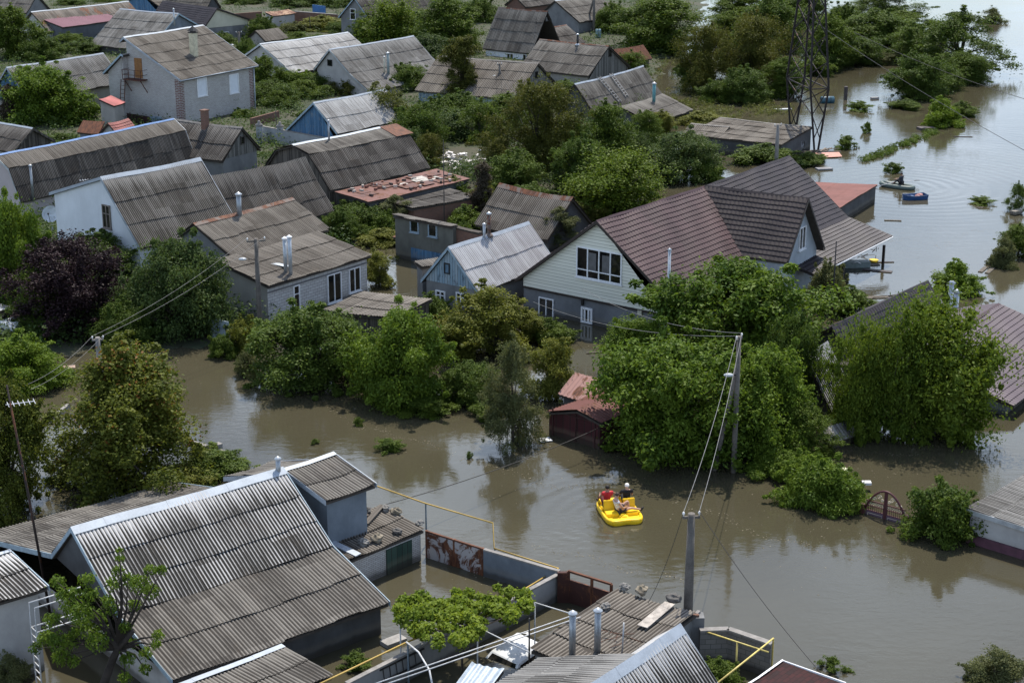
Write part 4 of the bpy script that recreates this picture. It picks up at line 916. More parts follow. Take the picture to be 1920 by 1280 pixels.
TREES = [
    # near left
    (232, 640, 955, 312, 'apricot', 'large loose apricot tree with reddish tips above the streaky gambrel roof at left', G1_),
    (20, 700, 985, 175, 'apricot', 'dark apricot tree cut by the left edge beside the thin mast', G1_),
    (38, 622, 748, 168, 'lime', 'bright lime weeping dome tree at the left edge by the water', G1_),
    (138, 448, 650, 215, 'plum', 'dark purple-leaved plum tree at left', G1_),
    (335, 440, 655, 185, 'blue', 'dark green tree right of the purple plum tree', G1_),
    (170, 436, 560, 170, 'dense', 'green tree behind the purple plum tree below the white gable', G1_),
    (28, 375, 610, 130, 'walnut', 'tall bright green tree at the left edge below the long house', G1_),
    (80, 500, 640, 110, 'tall', 'shaded green tree at the left of the purple plum tree', G1_),
    (456, 590, 668, 66, 'goldbush', 'yellow-green bush at the foot of the lamp pole', G2_),
    (421, 627, 676, 60, 'bush', 'clipped dark round bush standing in the water left of the lamp pole', G2_),
    (463, 658, 710, 60, 'shrub', 'small grey-green bush in front of the clipped round one', G2_),
    (590, 566, 745, 225, 'dense', 'broad dark tree hanging over the water in front of the white block house', G1_),
    (747, 582, 778, 185, 'walnut', 'bright green tree with a visible trunk in the water left of centre', G1_),
    (876, 680, 765, 112, 'dense', 'low dark tree right of the bright one with a visible trunk', G1_),
    (925, 535, 690, 170, 'gold', 'yellow-green tree overgrown with hops in front of the big cream house', G1_),
    (860, 585, 680, 110, 'gold', 'bright yellow-green tree in front of the blue plank gable house', G1_),
    (962, 638, 848, 104, 'greyegg', 'grey-green upright tree left of the dark red garage', G1_),
    (1032, 632, 760, 110, 'gold', 'thin yellowish tree behind the dark red garage', G1_),
    (812, 548, 610, 85, 'bush', 'green bush at the end of the brown canopy', G2_),
    (1030, 598, 655, 95, 'bush', 'leafy bush in the water below the grey base of the cream house', G2_),
    (985, 575, 650, 90, 'gold', 'yellow-green tree at the left corner of the cream house', G1_),
    (800, 740, 785, 110, 'bush', 'low leafy bush floating right of the bright tree trunk', G2_),
    (915, 750, 790, 70, 'bush', 'small bush at the water left of the grey-green upright tree', G2_),
    (720, 560, 640, 90, 'dense', 'shaded tree beside the brown canopy', G1_),
    # big mass in the middle right
    (1385, 488, 730, 330, 'walnut', 'great walnut tree in front of the plum-brown roof', G1_),
    (1275, 630, 885, 280, 'walnut', 'big drooping walnut tree over the dark red garage', G1_),
    (1440, 655, 870, 190, 'walnut', 'walnut tree behind the tall lamp pole', G1_),
    (1195, 600, 720, 130, 'walnut', 'walnut tree at the right corner of the cream house', G1_),
    (1505, 752, 868, 120, 'tall', 'small light tree right of the tall lamp pole', G1_),
    (1480, 590, 790, 110, 'dense', 'shaded dense tree between the walnut and the feathery maple', G1_),
    (1745, 556, 842, 225, 'acacia', 'big feathery yellow-green maple at right', G1_),
    (1606, 606, 832, 118, 'acacia', 'smaller feathery maple left of the big one', G1_),
    (1675, 585, 838, 140, 'acacia', 'feathery maple between the big one and the smaller one', G1_),
    (1545, 488, 590, 75, 'shrub', 'grey-green bush below the white dormer wall', G2_),
    (1590, 535, 600, 100, 'bush', 'bush left of the small dark tile roof', G2_),
    (1545, 858, 962, 155, 'hedge', 'bright drooping hedge bush left of the round-topped gate', G2_),
    (1462, 845, 905, 130, 'hedge', 'low hedge bush in the water below the tall lamp pole', G2_),
    (1510, 850, 930, 120, 'hedge', 'hedge bush between two others left of the round-topped gate', G2_),
    (1768, 905, 1022, 150, 'bush', 'thick bush right of the round-topped gate', G2_),
    (1810, 950, 1018, 100, 'bush', 'low bush against the burgundy plinth', G2_),
    (1797, 490, 560, 100, 'limebush', 'bright lime round bush in the open water at right', G2_),
    (1880, 445, 508, 66, 'shrub', 'silvery bush at the right edge by floating planks', G2_),
    (1908, 420, 490, 80, 'tall', 'dark small tree cut by the right edge above floating planks', G1_),
    (1865, 1218, 1300, 130, 'shrub', 'grey-green bush cut by the bottom right corner', G2_),
    (1350, 1232, 1290, 90, 'bush', 'bush inside the grey block wall at the bottom', G2_),
    (400, 848, 905, 130, 'bush', 'olive bush behind the streaky gambrel roof', G2_),
    (330, 870, 930, 120, 'gold', 'yellow-green low tree leaning on the back roof at left', G1_),
    # centre of the picture
    (1010, 150, 350, 195, 'olive', 'big dark olive tree in the centre of the village', G1_),
    (1130, 192, 345, 130, 'tall', 'green tree right of the big olive one', G1_),
    (1210, 205, 290, 70, 'tall', 'small fresh green tree in front of the low flooded house', G1_),
    (1282, 243, 355, 145, 'blue', 'dark bluish tree left of the flat grey outbuilding', G1_),
    (1152, 284, 425, 185, 'acacia', 'yellow-green feathery tree behind the plum-brown roof', G1_),
    (1045, 388, 478, 82, 'cone', 'grey-green conical tree between the barn and the cream house', G1_),
    (864, 68, 215, 78, 'pine', 'dark upright tree with reddish top before the brown wave roof', G1_),
    (712, 158, 288, 130, 'blossom', 'thin tree dotted with white blossom over the pale roof', G1_),
    (842, 205, 288, 130, 'blue', 'dark tree behind the white rubble heap', G1_),
    (785, 195, 300, 100, 'dense', 'dense tree right of the rusty end sheet', G1_),
    (902, 305, 420, 62, 'brown', 'brown withered climber column beside the broken barn', G1_),
    (935, 255, 340, 90, 'olive', 'olive tree left of the big olive one', G1_),
    (675, 375, 445, 110, 'dense', 'dark tree below the red patchwork shed at left', G1_),
    (745, 365, 440, 70, 'cone', 'small upright tree below the red patchwork shed', G1_),
    (720, 395, 450, 80, 'bush', 'green bush left of the flat brick shed', G2_),
    (800, 375, 425, 90, 'limebush', 'bright bush behind the flat brick shed', G2_),
    (870, 385, 440, 80, 'bush', 'dark ivy bush right of the flat brick shed', G2_),
    (640, 390, 460, 70, 'dense', 'shaded tree at the corner of the dark sagging roof', G1_),
    (710, 470, 545, 70, 'gold', 'thin yellowish tree at the end wall of the white block house', G1_),
    (720, 430, 470, 90, 'goldbush', 'yellowing bush by the flooded yard', G2_),
    (960, 400, 440, 60, 'bush', 'bush at the foot of the broken barn', G2_),
    (1090, 380, 430, 90, 'olive', 'low olive tree behind the ridge of the cream house', G1_),
    (1440, 272, 322, 135, 'bush', 'low ivy-green bush round the pole by the grey outbuilding', G2_),
    (1510, 285, 318, 80, 'bush', 'low bush at the peak of the slate-brown roof', G2_),
    (1315, 210, 245, 90, 'goldbush', 'bright yellow-green reeds bush above the grey outbuilding', G2_),
    (1330, 300, 350, 70, 'bush', 'bush in the water left of the slate-brown roof', G2_),
    (1240, 300, 350, 90, 'olive', 'dark low tree behind the yellow-green feathery one', G1_),
    # upper left
    (98, 120, 262, 170, 'walnut', 'round bright green tree before the blue gable at left', G1_),
    (32, 12, 135, 115, 'tall', 'tall green tree at the top left edge', G1_),
    (85, 70, 135, 80, 'dense', 'dark tree at the top left below the plum roof', G1_),
    (160, 72, 120, 90, 'dense', 'low tree below the plum roof wall', G1_),
    (205, 82, 112, 70, 'bush', 'bush below the wide grey sheet roof', G2_),
    (392, 163, 235, 90, 'tall', 'small tree in front of the brick house shutters', G1_),
    (455, 205, 240, 60, 'bush', 'dark bush at the right corner of the brick house', G2_),
    (490, 285, 312, 56, 'bush', 'bush below the grey plank gable', G2_),
    (140, 326, 352, 70, 'bush', 'green bush behind the white gable verge', G2_),
    (490, 28, 92, 62, 'dense', 'round green tree right of the cream gable', G1_),
    (545, 40, 80, 75, 'blossom', 'tree white with blossom in the far garden', G1_),
    (605, 28, 80, 110, 'gold', 'yellow-green tree left of the window gable', G1_),
    (500, 105, 200, 80, 'tall', 'green tree right of the brick house', G1_),
    (540, 130, 195, 90, 'walnut', 'fresh green tree below the silver-grey roof', G1_),
    (610, 132, 195, 100, 'dense', 'dense tree in front of the broad two-pitch roof', G1_),
    (655, 145, 200, 70, 'olive', 'olive tree under the broad two-pitch roof', G1_),
    (460, 70, 135, 50, 'dense', 'narrow dark tree behind the brick house', G1_),
    (745, 0, 110, 130, 'acacia', 'bright feathery tree at the top above the two-pitch roof', G1_),
    (840, -10, 125, 140, 'tall', 'tall green tree left of the tall dark roof', G1_),
    (700, 25, 100, 90, 'dense', 'dark tree right of the window gable', G1_),
    (650, 38, 85, 70, 'dense', 'tree in front of the window gable', G1_),
    (810, 60, 135, 110, 'blue', 'bluish tree left of the dark upright one', G1_),
    (895, -5, 60, 80, 'dense', 'dark tree at the top edge left of the tall dark roof', G1_),
    (560, -8, 35, 120, 'dense', 'dark tree at the top edge over the far garden', G1_),
    (460, -10, 25, 80, 'dense', 'dark tree at the top edge over the cream gable', G1_),
    (130, -5, 25, 60, 'dense', 'tree at the top edge above the plum roof', G1_),
    (630, -8, 30, 70, 'dense', 'small dark tree at the top edge left of the window gable', G1_),
    (30, 225, 255, 60, 'bush', 'dark bush under the blue gable at left', G2_),
    (20, 160, 250, 60, 'brown', 'bare brownish tree at the far left edge', G1_),
    (15, 360, 420, 60, 'gold', 'bright low tree at the left edge below the pink wall', G1_),
    (505, 150, 218, 105, 'dense', 'dark tree above the low brown brick wall', G1_),
    (575, 150, 205, 90, 'mid2', 'loose tree left of the bright blue gable', G1_),
    (640, 205, 240, 60, 'bush', 'bush under the white-blossomed tree', G2_),
    (760, 235, 320, 90, 'blue', 'bluish tree at the rusty end of the weathered barn', G1_),
    (805, 250, 330, 80, 'olive', 'olive tree over the end of the red patchwork shed', G1_),
    (720, 205, 262, 100, 'gold', 'yellow-green tree under the blossomed one', G1_),
    (870, 170, 260, 120, 'dense', 'dense tree at the foot of the dark upright one', G1_),
    (1060, 150, 215, 80, 'tall', 'green tree below the grey plank-gabled house', G1_),
    (955, 175, 260, 120, 'tall', 'bright tree in front of the leaning lamp pole', G1_),
    (130, 62, 110, 80, 'mid2', 'loose tree at the plum roof corner', G1_),
    (240, 88, 118, 60, 'dense', 'dark shrubby tree behind the brick house gable', G1_),
    (420, 60, 100, 60, 'dense', 'dark tree below the cream gable', G1_),
    (205, -8, 20, 70, 'tall', 'tree at the top edge above the rust-streaked roof', G1_),
    (680, 135, 175, 70, 'bush', 'bush at the wall of the broad two-pitch roof', G2_),
    (440, 245, 300, 60, 'dense', 'dark tree behind the weathered barn end', G1_),
    (120, 250, 285, 60, 'dense', 'dark low tree left of the tiny rusty shed', G1_),
    (340, 310, 335, 50, 'bush', 'weedy bush behind the ridge of the white-gabled house', G2_),
    (560, 60, 105, 90, 'mid2', 'loose green tree beyond the silver-grey roof', G1_),
    (425, 40, 70, 50, 'bush', 'bush beside the cream gable', G2_),
    (760, 120, 190, 90, 'dense', 'dark tree under the bright feathery one', G1_),
    (1180, 95, 150, 70, 'mid2', 'loose tree beside the rusted red tin shed', G1_),
    (870, 410, 470, 60, 'bush', 'ivy bush at the brick end of the flat shed', G2_),
    (690, 340, 400, 60, 'tall', 'small tree in front of the red patchwork', G1_),
    (60, 590, 650, 90, 'dense', 'dark low tree above the lime weeping dome', G1_),
    (240, 560, 660, 110, 'dense', 'dark tree in front of the lattice fence post', G1_),
    (610, 222, 262, 70, 'dense', 'dark low tree under the bright blue gable eave', G1_),
    (690, 218, 268, 80, 'olive', 'olive tree at the lower corner of the pale roof', G1_),
    (765, 262, 330, 70, 'tall', 'green tree at the back corner of the red patchwork roof', G1_),
    (815, 180, 268, 100, 'dense', 'tall dark tree below the brown wave roof at left', G1_),
    (905, 190, 290, 95, 'mid2', 'loose green tree right of the leaning lamp pole foot', G1_),
    (960, 280, 372, 110, 'dense', 'dark tree at the left foot of the big olive one', G1_),
    (1090, 250, 372, 110, 'dense', 'dark tree at the right foot of the big olive one', G1_),
    (1180, 235, 330, 90, 'blue', 'bluish tree between the green and the dark bluish ones', G1_),
    (1000, 345, 398, 90, 'bush', 'shaded bush above the broken barn ridge', G2_),
    (910, 345, 420, 70, 'gold', 'yellow-green tree around the brown climber', G1_),
    (850, 330, 400, 80, 'tall', 'fresh tree behind the flat brick shed', G1_),
    (660, 400, 460, 80, 'mid2', 'loose tree at the yard corner by the flat brick shed', G1_),
    (575, 205, 240, 60, 'bush', 'bush against the pale concrete fence', G2_),
    (525, 170, 222, 70, 'mid2', 'loose tree over the low brown brick wall', G1_),
    (1110, 120, 165, 60, 'bush', 'bush below the grey plank gable facing right', G2_),
    (1240, 205, 255, 60, 'gold', 'yellow-green tree behind the teal flue house', G1_),
    (350, 165, 215, 50, 'bush', 'bush at the brick house front corner', G2_),
    (300, 205, 235, 60, 'bush', 'bush at the garage door of the brick house', G2_),
    (1000, 60, 110, 60, 'bush', 'bush at the end of the whitewashed wall', G2_),
    (875, 60, 120, 60, 'mid2', 'loose tree at the left of the tall dark roof', G1_),
    # upper right
    (1250, -10, 121, 170, 'tall', 'large green tree at the top right of the village', G4_),
    (1150, 4, 78, 76, 'dense', 'round dark tree beside the leaning pole', G4_),
    (1080, 8, 63, 82, 'dense', 'tree left of the leaning pole', G4_),
    (1195, 45, 100, 60, 'limebush', 'light bush in the meadow beside the twin teal pipes', G2_),
    (1325, 44, 188, 123, 'olive', 'dark olive tree left of the pylon', G4_),
    (1410, 26, 183, 152, 'olive', 'second olive tree, nearest the pylon', G4_),
    (1440, -9, 113, 129, 'dense', 'tree behind the pylon top', G4_),
    (1398, 124, 205, 96, 'dense', 'round dark tree in the water left of the pylon foot', G4_),
    (1340, 150, 200, 70, 'bush', 'bush in the water under the olive trees', G2_),
    (1465, 106, 193, 94, 'tall', 'green tree behind the pylon legs', G4_),
    (1555, 26, 143, 105, 'tall', 'green tree right of the pylon', G4_),
    (1605, 68, 133, 99, 'dense', 'round dark tree in the water right of the pylon', G4_),
    (1540, 81, 143, 82, 'dense', 'small dark tree at the pylon side', G4_),
    (1640, 18, 103, 140, 'dense', 'broad dark tree below the willow', G4_),
    (1665, -19, 63, 140, 'willow', 'drooping willow at the top right', G4_),
    (1800, 14, 163, 176, 'sparse', 'open-crowned tree at the far right showing water through its limbs', G4_),
    (1720, 46, 133, 105, 'dense', 'dark tree left of the open-crowned one', G4_),
    (1718, 101, 198, 117, 'dense', 'round green tree rising from the water at right', G4_),
    (1800, 96, 168, 105, 'dense', 'bushy tree at the foot of the open-crowned one', G4_),
    (1762, 185, 246, 78, 'limebush', 'bright green bush at the end of the floating grass strip', G2_),
    (1800, 190, 225, 60, 'bush', 'dark bush right of the bright one on the grass strip', G2_),
    (1700, 185, 212, 66, 'bush', 'low dark bush in the water left of the bright one', G2_),
    (1665, 95, 128, 60, 'shrub', 'grey bush between two flooded trees at right', G2_),
    (1500, -19, 63, 105, 'dense', 'dark tree behind the pylon at the top edge', G4_),
    (1385, -16, 63, 117, 'tall', 'green tree at the top edge left of the pylon', G4_),
    (1860, 15, 50, 50, 'shrub', 'thin grey bush in the water at the top right', G2_),
    (1480, -25, 40, 110, 'tall', 'tall tree behind the pylon head', G4_),
    (1365, 20, 95, 90, 'tall', 'fresh tree above the two olive trees', G4_),
    (1580, 5, 85, 80, 'dense', 'dark tree between the pylon and the broad dark tree', G4_),
    (1530, 100, 150, 70, 'bush', 'bush at the waterline right of the pylon', G4_),
    (1690, 20, 90, 100, 'tall', 'tall tree between the willow and the open-crowned one', G4_),
    (1755, 40, 125, 90, 'mid2', 'loose tree left of the open-crowned one', G4_),
    (1760, 120, 180, 90, 'dense', 'dense tree behind the grass strip bush', G4_),
    (1300, 100, 175, 70, 'dense', 'dark tree left of the first olive tree', G4_),
    (1200, 10, 70, 80, 'mid2', 'loose tree between the round dark one and the large green one', G4_),
    (1010, -20, 20, 90, 'dense', 'dark tree at the top edge behind the tall dark roof', G4_),
    (930, -25, 14, 80, 'tall', 'tree at the top edge left of the reddish gable', G4_),
    (790, -25, 25, 110, 'dense', 'dark tree at the top edge above the bright feathery one', G4_),
    (380, -14, 10, 70, 'dense', 'tree at the top edge above the brown roof', G4_),
    # small plants in the water
    (1610, 190, 214, 52, 'sprig', 'flat bush tip poking from the water right of the pylon', G3_),
    (1584, 254, 284, 44, 'sprig', 'small leafy bush tip in the water below the pylon', G3_),
    (1623, 228, 252, 24, 'sprig', 'tiny bush tip alone in the open water at right', G3_),
    (1675, 304, 328, 40, 'sprig', 'thin bush tip behind the rubber boat', G3_),
    (732, 822, 850, 58, 'sprig', 'small leafy bush tip in the water above the white-edged roof', G3_),
    (881, 845, 860, 18, 'sprig', 'tiny bush tip in the muddy channel', G3_),
    (672, 782, 800, 20, 'sprig', 'tiny bush tip left of the bright tree trunk', G3_),
    (592, 822, 834, 20, 'sprig', 'tiny bush tip near the block posts in the channel', G3_),
    (1562, 1234, 1264, 56, 'sprig', 'sparse leafy bush tip alone in the bottom right water', G3_),
    (1840, 370, 388, 50, 'sprig', 'thin twigs bush tip at the far right', G3_),
    (1905, 340, 402, 45, 'sparse', 'bare twiggy tree at the right edge', G3_),
    (668, 1225, 1258, 60, 'sprig', 'leafy bush along the dark house wall by the yellow pipe', G3_),
    (20, 1225, 1300, 80, 'shrub', 'grey-green bush at the bottom left corner', G2_),
    (1160, 650, 700, 60, 'shrub', 'grey bush left of the big walnut', G2_),
]
for tr_ in TREES: tree(*tr_)
# ------------------------------------------------------------ people
SKIN = paint('skin', (.46, .27, .19), .55, var=.08); SKIND = paint('tanned_skin', (.30, .165, .11), .55, var=.08)
def skin_mesh(name, verts, edges, mat, parent, sub=1, root=0):
    """a continuous surface grown over a joint skeleton; verts: (x, y, z, radius[, radius2])"""
    me = bpy.data.meshes.new(name); me.from_pydata([v[:3] for v in verts], edges, [])
    o = bpy.data.objects.new(name, me); COL.objects.link(o)
    md = o.modifiers.new('skin', 'SKIN'); md.use_smooth_shade = True
    for i, v in enumerate(verts):
        s = me.skin_vertices[0].data[i]; s.radius = (v[3], v[4] if len(v) > 4 else v[3]); s.use_root = i == root
    md = o.modifiers.new('sub', 'SUBSURF'); md.levels = sub; md.render_levels = sub
    dg = bpy.context.evaluated_depsgraph_get(); nm = bpy.data.meshes.new_from_object(o.evaluated_get(dg)); bpy.data.objects.remove(o)
    nm.materials.clear(); nm.materials.append(mat); nm.polygons.foreach_set('use_smooth', [True] * len(nm.polygons))
    return link(bpy.data.objects.new(name, nm), parent)
def person(loc, rz, label, J, shirt, short_, hair, skin=SKIN, sleeves=.45, legs=.5, shoe=None, group=None, bald=False):
    """J: joints in metres, figure facing +y. pelvis, chest, neck, head, and per side sh, el, wr, hip, kn, an, toe (l = -x)"""
    root = empty('person', loc, rz, label, 'person', group); root.scale = (1.14, 1.14, 1.14)
    V, E = [], []
    def add(p, r, r2=None, to=None):
        V.append((*p, r, r2 or r)); i = len(V) - 1
        if to is not None: E.append((to, i))
        return i
    L3 = lambda a, b, t: tuple(a[k] + (b[k] - a[k]) * t for k in range(3))
    pe = add(J['pelvis'], .15, .12); wa = add(L3(J['pelvis'], J['chest'], .5), .135, .105, pe); ch = add(J['chest'], .15, .11, wa)
    ub = add(L3(J['chest'], J['neck'], .6), .12, .09, ch); ne = add(J['neck'], .058, .058, ub)
    hd = J['head']; up = Vector(hd) - Vector(J['neck']); up.normalize(); f = Vector(J.get('face', (0, 1, 0))).normalized()
    jw = add(tuple(Vector(hd) - up * .075 + f * .012), .066, .072, ne); mi = add(tuple(Vector(hd) + f * .0), .078, .092, jw); to = add(tuple(Vector(hd) + up * .085 - f * .01), .06, .07, mi)
    hands = []
    for s in 'lr':
        sh = add(J['sh' + s], .062, .062, ub); el = add(J['el' + s], .042, .042, sh); wr = add(J['wr' + s], .028, .026, el)
        d = (Vector(J['wr' + s]) - Vector(J['el' + s])).normalized(); pa = Vector(J['wr' + s]) + d * .055; add(tuple(pa), .036, .018, wr); hands.append((s, Vector(J['wr' + s]), d))
        hp = add(J['hip' + s], .088, .088, pe); kn = add(J['kn' + s], .056, .056, hp); cf = add(L3(J['kn' + s], J['an' + s], .35), .056, .054, kn); an = add(J['an' + s], .036, .036, cf); add(J['toe' + s], .036, .028, an)
    body = skin_mesh('body', V, E, skin, root)
    fm = MB()                                                   # fingers rooted in the palm, curled; thumb from the side
    for s, wpos, d in hands:
        side = d.cross(Vector((0, 0, 1))); side = side.normalized() if side.length > .1 else Vector((1, 0, 0)); nrm = side.cross(d).normalized()
        for k, (off, ln) in enumerate(((-.030, .070), (-.010, .080), (.010, .075), (.028, .058))):
            a = wpos + d * .075 + side * off; b_ = a + d * ln * .45 - nrm * .008; c_ = b_ + d * ln * .25 - nrm * ln * .35; e_ = c_ - nrm * ln * .25 - d * .004
            fm.tube([a, b_, c_, e_], [.0095, .009, .0085, .007], 6)
        t = 1 if s == 'l' else -1; a = wpos + d * .03 + side * .03 * t; fm.tube([a, a + d * .03 + side * .03 * t - nrm * .01, a + d * .06 + side * .035 * t - nrm * .022], [.012, .011, .008], 6)
    n0 = fm.build('fingers', skin); bm_join(body, n0)
    # face
    c = Vector(hd); r = f.cross(up).normalized(); fe = MB(); fe.m = 0
    ns = MB(); ns.hexa([c + f * .075 + r * .014 - up * .03, c + f * .075 - r * .014 - up * .03, c + f * .1 - r * .01 - up * .028, c + f * .1 + r * .01 - up * .028, c + f * .08 + r * .006 + up * .012, c + f * .08 - r * .006 + up * .012, c + f * .088 - r * .005 + up * .01, c + f * .088 + r * .005 + up * .01])
    for q in (1, -1): ns.blob(c + r * .082 * q - up * .01 - f * .005, .012, .02, .03, 1, .05, 6, 4)
    bm_join(body, ns.build('nose', skin))
    for q in (1, -1): e = MB(); e.blob(c + f * .078 + r * .031 * q + up * .006, .011, .009, .008, 1, 0, 6, 4); e.build('eye', BLACKISH, body)
    mo = MB(); mo.box((0, 0, 0), (.045, .01, .008), Matrix.Translation(c + f * .082 - up * .055) @ Matrix(((r.x, f.x, up.x), (r.y, f.y, up.y), (r.z, f.z, up.z))).to_4x4()); mo.build('mouth', paint('lips', (.30, .10, .09), .6), body)
    hm = MB(); n, m = 14, 6                                     # hair cap, open towards the face
    for i in range(m):
        for k in range(n):
            P = []
            for a_, b_ in ((i, k), (i, k + 1), (i + 1, k + 1), (i + 1, k)):
                th = math.pi * .66 * a_ / m; ph = 2 * math.pi * b_ / n; v = up * math.cos(th) + (r * math.cos(ph) + f * math.sin(ph)) * math.sin(th)
                lim = .090 + .004 * math.sin(7 * ph + 3 * th)
                P.append(c + up * .012 - f * .012 + v * lim)
            mid = (P[0] + P[2]) / 2 - c
            if mid.dot(f) > .045 and mid.dot(up) < .06: continue
            hm.poly(P, None, True)
    hm.build('hair', hair, root)
    SV, SE = [], []                                             # shirt
    def sa(p, r1, r2=None, to=None):
        SV.append((*p, r1, r2 or r1)); i = len(SV) - 1
        if to is not None: SE.append((to, i))
        return i
    a = sa(J['pelvis'], .165, .135); b_ = sa(L3(J['pelvis'], J['chest'], .5), .152, .122, a); c_ = sa(J['chest'], .168, .128, b_); d_ = sa(L3(J['chest'], J['neck'], .66), .150, .108, c_); sa(L3(J['chest'], J['neck'], .97), .078, .076, d_)
    for s in 'lr':
        e = sa(J['sh' + s], .076, .076, d_); g = sa(L3(J['sh' + s], J['el' + s], min(1, sleeves)), .062, .062, e)
        if sleeves > 1: sa(L3(J['el' + s], J['wr' + s], sleeves - 1), .046, .046, g)
    skin_mesh('shirt', SV, SE, shirt, root)
    SV, SE = [], []
    a = sa((J['pelvis'][0], J['pelvis'][1], J['pelvis'][2] - .01), .165, .14)
    for s in 'lr':
        h = sa(J['hip' + s], .102, .102, a); k = sa(L3(J['hip' + s], J['kn' + s], min(1, legs)), .085 if legs < 1 else .07, .085 if legs < 1 else .07, h)
        if legs > 1: sa(L3(J['kn' + s], J['an' + s], legs - 1), .058, .058, k)
    skin_mesh('trousers' if legs > 1 else 'shorts', SV, SE, short_, root)
    for s in 'lr':
        if shoe:
            d = Vector(J['toe' + s]) - Vector(J['an' + s]); m_ = MB(); m_.tube([Vector(J['an' + s]) - d * .35, Vector(J['an' + s]) + d * .3, Vector(J['toe' + s]) + d * .1], [.042, .05, .034], 8); m_.build('shoe', shoe, root)
    return root
def bm_join(o, extra):
    import bmesh
    bm = bmesh.new(); bm.from_mesh(o.data); bm.from_mesh(extra.data); bm.to_mesh(o.data); bm.free(); bpy.data.objects.remove(extra)
def seated(pel=(0, 0, .1), lean=-.06, reach=.32, knee=.42, kz=.28, foot=.72, fz=-.02, spread=.13, arms=.24):
    x, y, z = pel
    J = dict(pelvis=pel, chest=(x, y + lean * .8, z + .36), neck=(x, y + lean, z + .52), head=(x, y + lean + .03, z + .68))
    for s, q in (('l', -1), ('r', 1)):
        J['sh' + s] = (x + q * .19, y + lean, z + .47); J['el' + s] = (x + q * arms, y + reach * .3, z + .22); J['wr' + s] = (x + q * .17, y + reach, z + .26)
        J['hip' + s] = (x + q * .085, y + .03, z - .01); J['kn' + s] = (x + q * spread, y + knee, z + kz - .1); J['an' + s] = (x + q * spread, y + foot, z + fz - .1); J['toe' + s] = (x + q * spread, y + foot + .16, z + fz - .13)
    return J
# ------------------------------------------------------------ yellow pedal boat with its crew
YEL = paint('yellow_plastic', (.80, .52, .015), .38, var=.10, scale=2)
PB = at(1160, 963, 0); PBR = math.radians(13)
root = empty('pedal_boat', (PB.x, PB.y, 0), PBR, 'yellow plastic pedal boat with four seats in the flooded street', 'pedal boat')
def hull_ring(sc, z, n=48, W=1.72, L=2.7):
    P = []
    for k in range(n):
        t = 2 * math.pi * k / n; c, s = math.cos(t), math.sin(t); e = 2 / 4.5
        x = abs(c) ** e * (1 if c > 0 else -1) * W / 2 * sc; y = abs(s) ** e * (1 if s > 0 else -1) * L / 2
        y *= (1 - (1 - sc) * W / L)
        if s < 0: y += .10 * math.exp(-(x / .28) ** 2) * min(1, -s * 1.2)
        else: y -= .12 * (x / (W / 2)) ** 2
        x *= 1 + .05 * (-y / L)
        P.append((x, y, z))
    return P
m = MB(); rings = [hull_ring(*a) for a in ((.80, -.18), (.94, -.04), (.99, .07), (1.0, .15), (.985, .22), (.95, .25), (.90, .25), (.87, .22), (.85, .15))]
for a, b_ in zip(rings, rings[1:]):
    for k in range(48): k2 = (k + 1) % 48; m.poly([a[k], a[k2], b_[k2], b_[k]], None, True)
m.poly(rings[-1]); m.poly(rings[0][::-1]); m.build('hull', YEL, root)
def soft(name, c, d, mat, parent, M=None, bev=.022):
    mb = MB(); mb.box(c, d, M); o = mb.build(name, mat, parent)
    import bmesh
    bm = bmesh.new(); bm.from_mesh(o.data); bmesh.ops.bevel(bm, geom=list(bm.edges), offset=min(bev, min(d) * .45), segments=3, affect='EDGES'); bm.to_mesh(o.data); bm.free()
    return o
for sx in (-1, 1):
    for sy in (-1, 1):
        soft('seat', (sx * .45, sy * .36 - .05, .19), (.56, .46, .24), YEL, root)
    Mx = Matrix.Translation((sx * .45, -.04, .47)) @ Matrix.Rotation(math.radians(-8), 4, 'X'); soft('backrest', (0, 0, 0), (.54, .12, .52), YEL, root, Mx)
    soft('footwell_step', (sx * .47, -.98, .12), (.42, .30, .10), YEL, root)
soft('spine', (0, .05, .18), (.24, 2.0, .20), YEL, root); soft('rear_deck', (0, -1.14, .17), (1.36, .30, .14), YEL, root); soft('mid_deck', (0, -.72, .17), (.40, .80, .13), YEL, root); soft('front_deck', (0, 1.0, .23), (1.30, .34, .18), YEL, root)
m = MB(); m.tube([(.0, .25, .38), (.0, .33, .72)], .025, 8); m.lathe((0, .33, .72), [(.02, 0), (.035, .02), (.02, .05)], 8); m.build('steering_lever', YEL, root)
RB = Matrix.Translation((PB.x, PB.y, 0)) @ Matrix.Rotation(PBR, 4, 'Z')
def on_boat(x, y, z): return RB @ Vector((x, y, z))
crew = 'people riding the yellow pedal boat'
J = seated(reach=.36, arms=.27)
person(on_boat(-.46, .34, .31), PBR + .05, 'person in a red shirt with dark sleeves seen from behind on the yellow boat', J, paint('red_cloth', (.42, .022, .03), .85), paint('maroon_cloth', (.10, .02, .025), .85), paint('black_hair', (.012, .010, .009), .7), SKIND, .4, 1.6, paint('dark_shoe', (.03, .025, .022), .7), crew)
J = seated(reach=.30, arms=.25); J['ell'] = (-.32, .16, .30); J['wrl'] = (-.44, .10, .44)
person(on_boat(.46, .36, .31), PBR - .05, 'white-haired person in a black shirt seen from behind on the yellow boat', J, paint('black_cloth', (.012, .012, .015), .85), paint('black_trousers', (.012, .012, .014), .85), paint('white_hair', (.70, .67, .64), .7), SKIN, .55, 1.7, paint('dark_shoe', (.03, .025, .022), .7), crew)
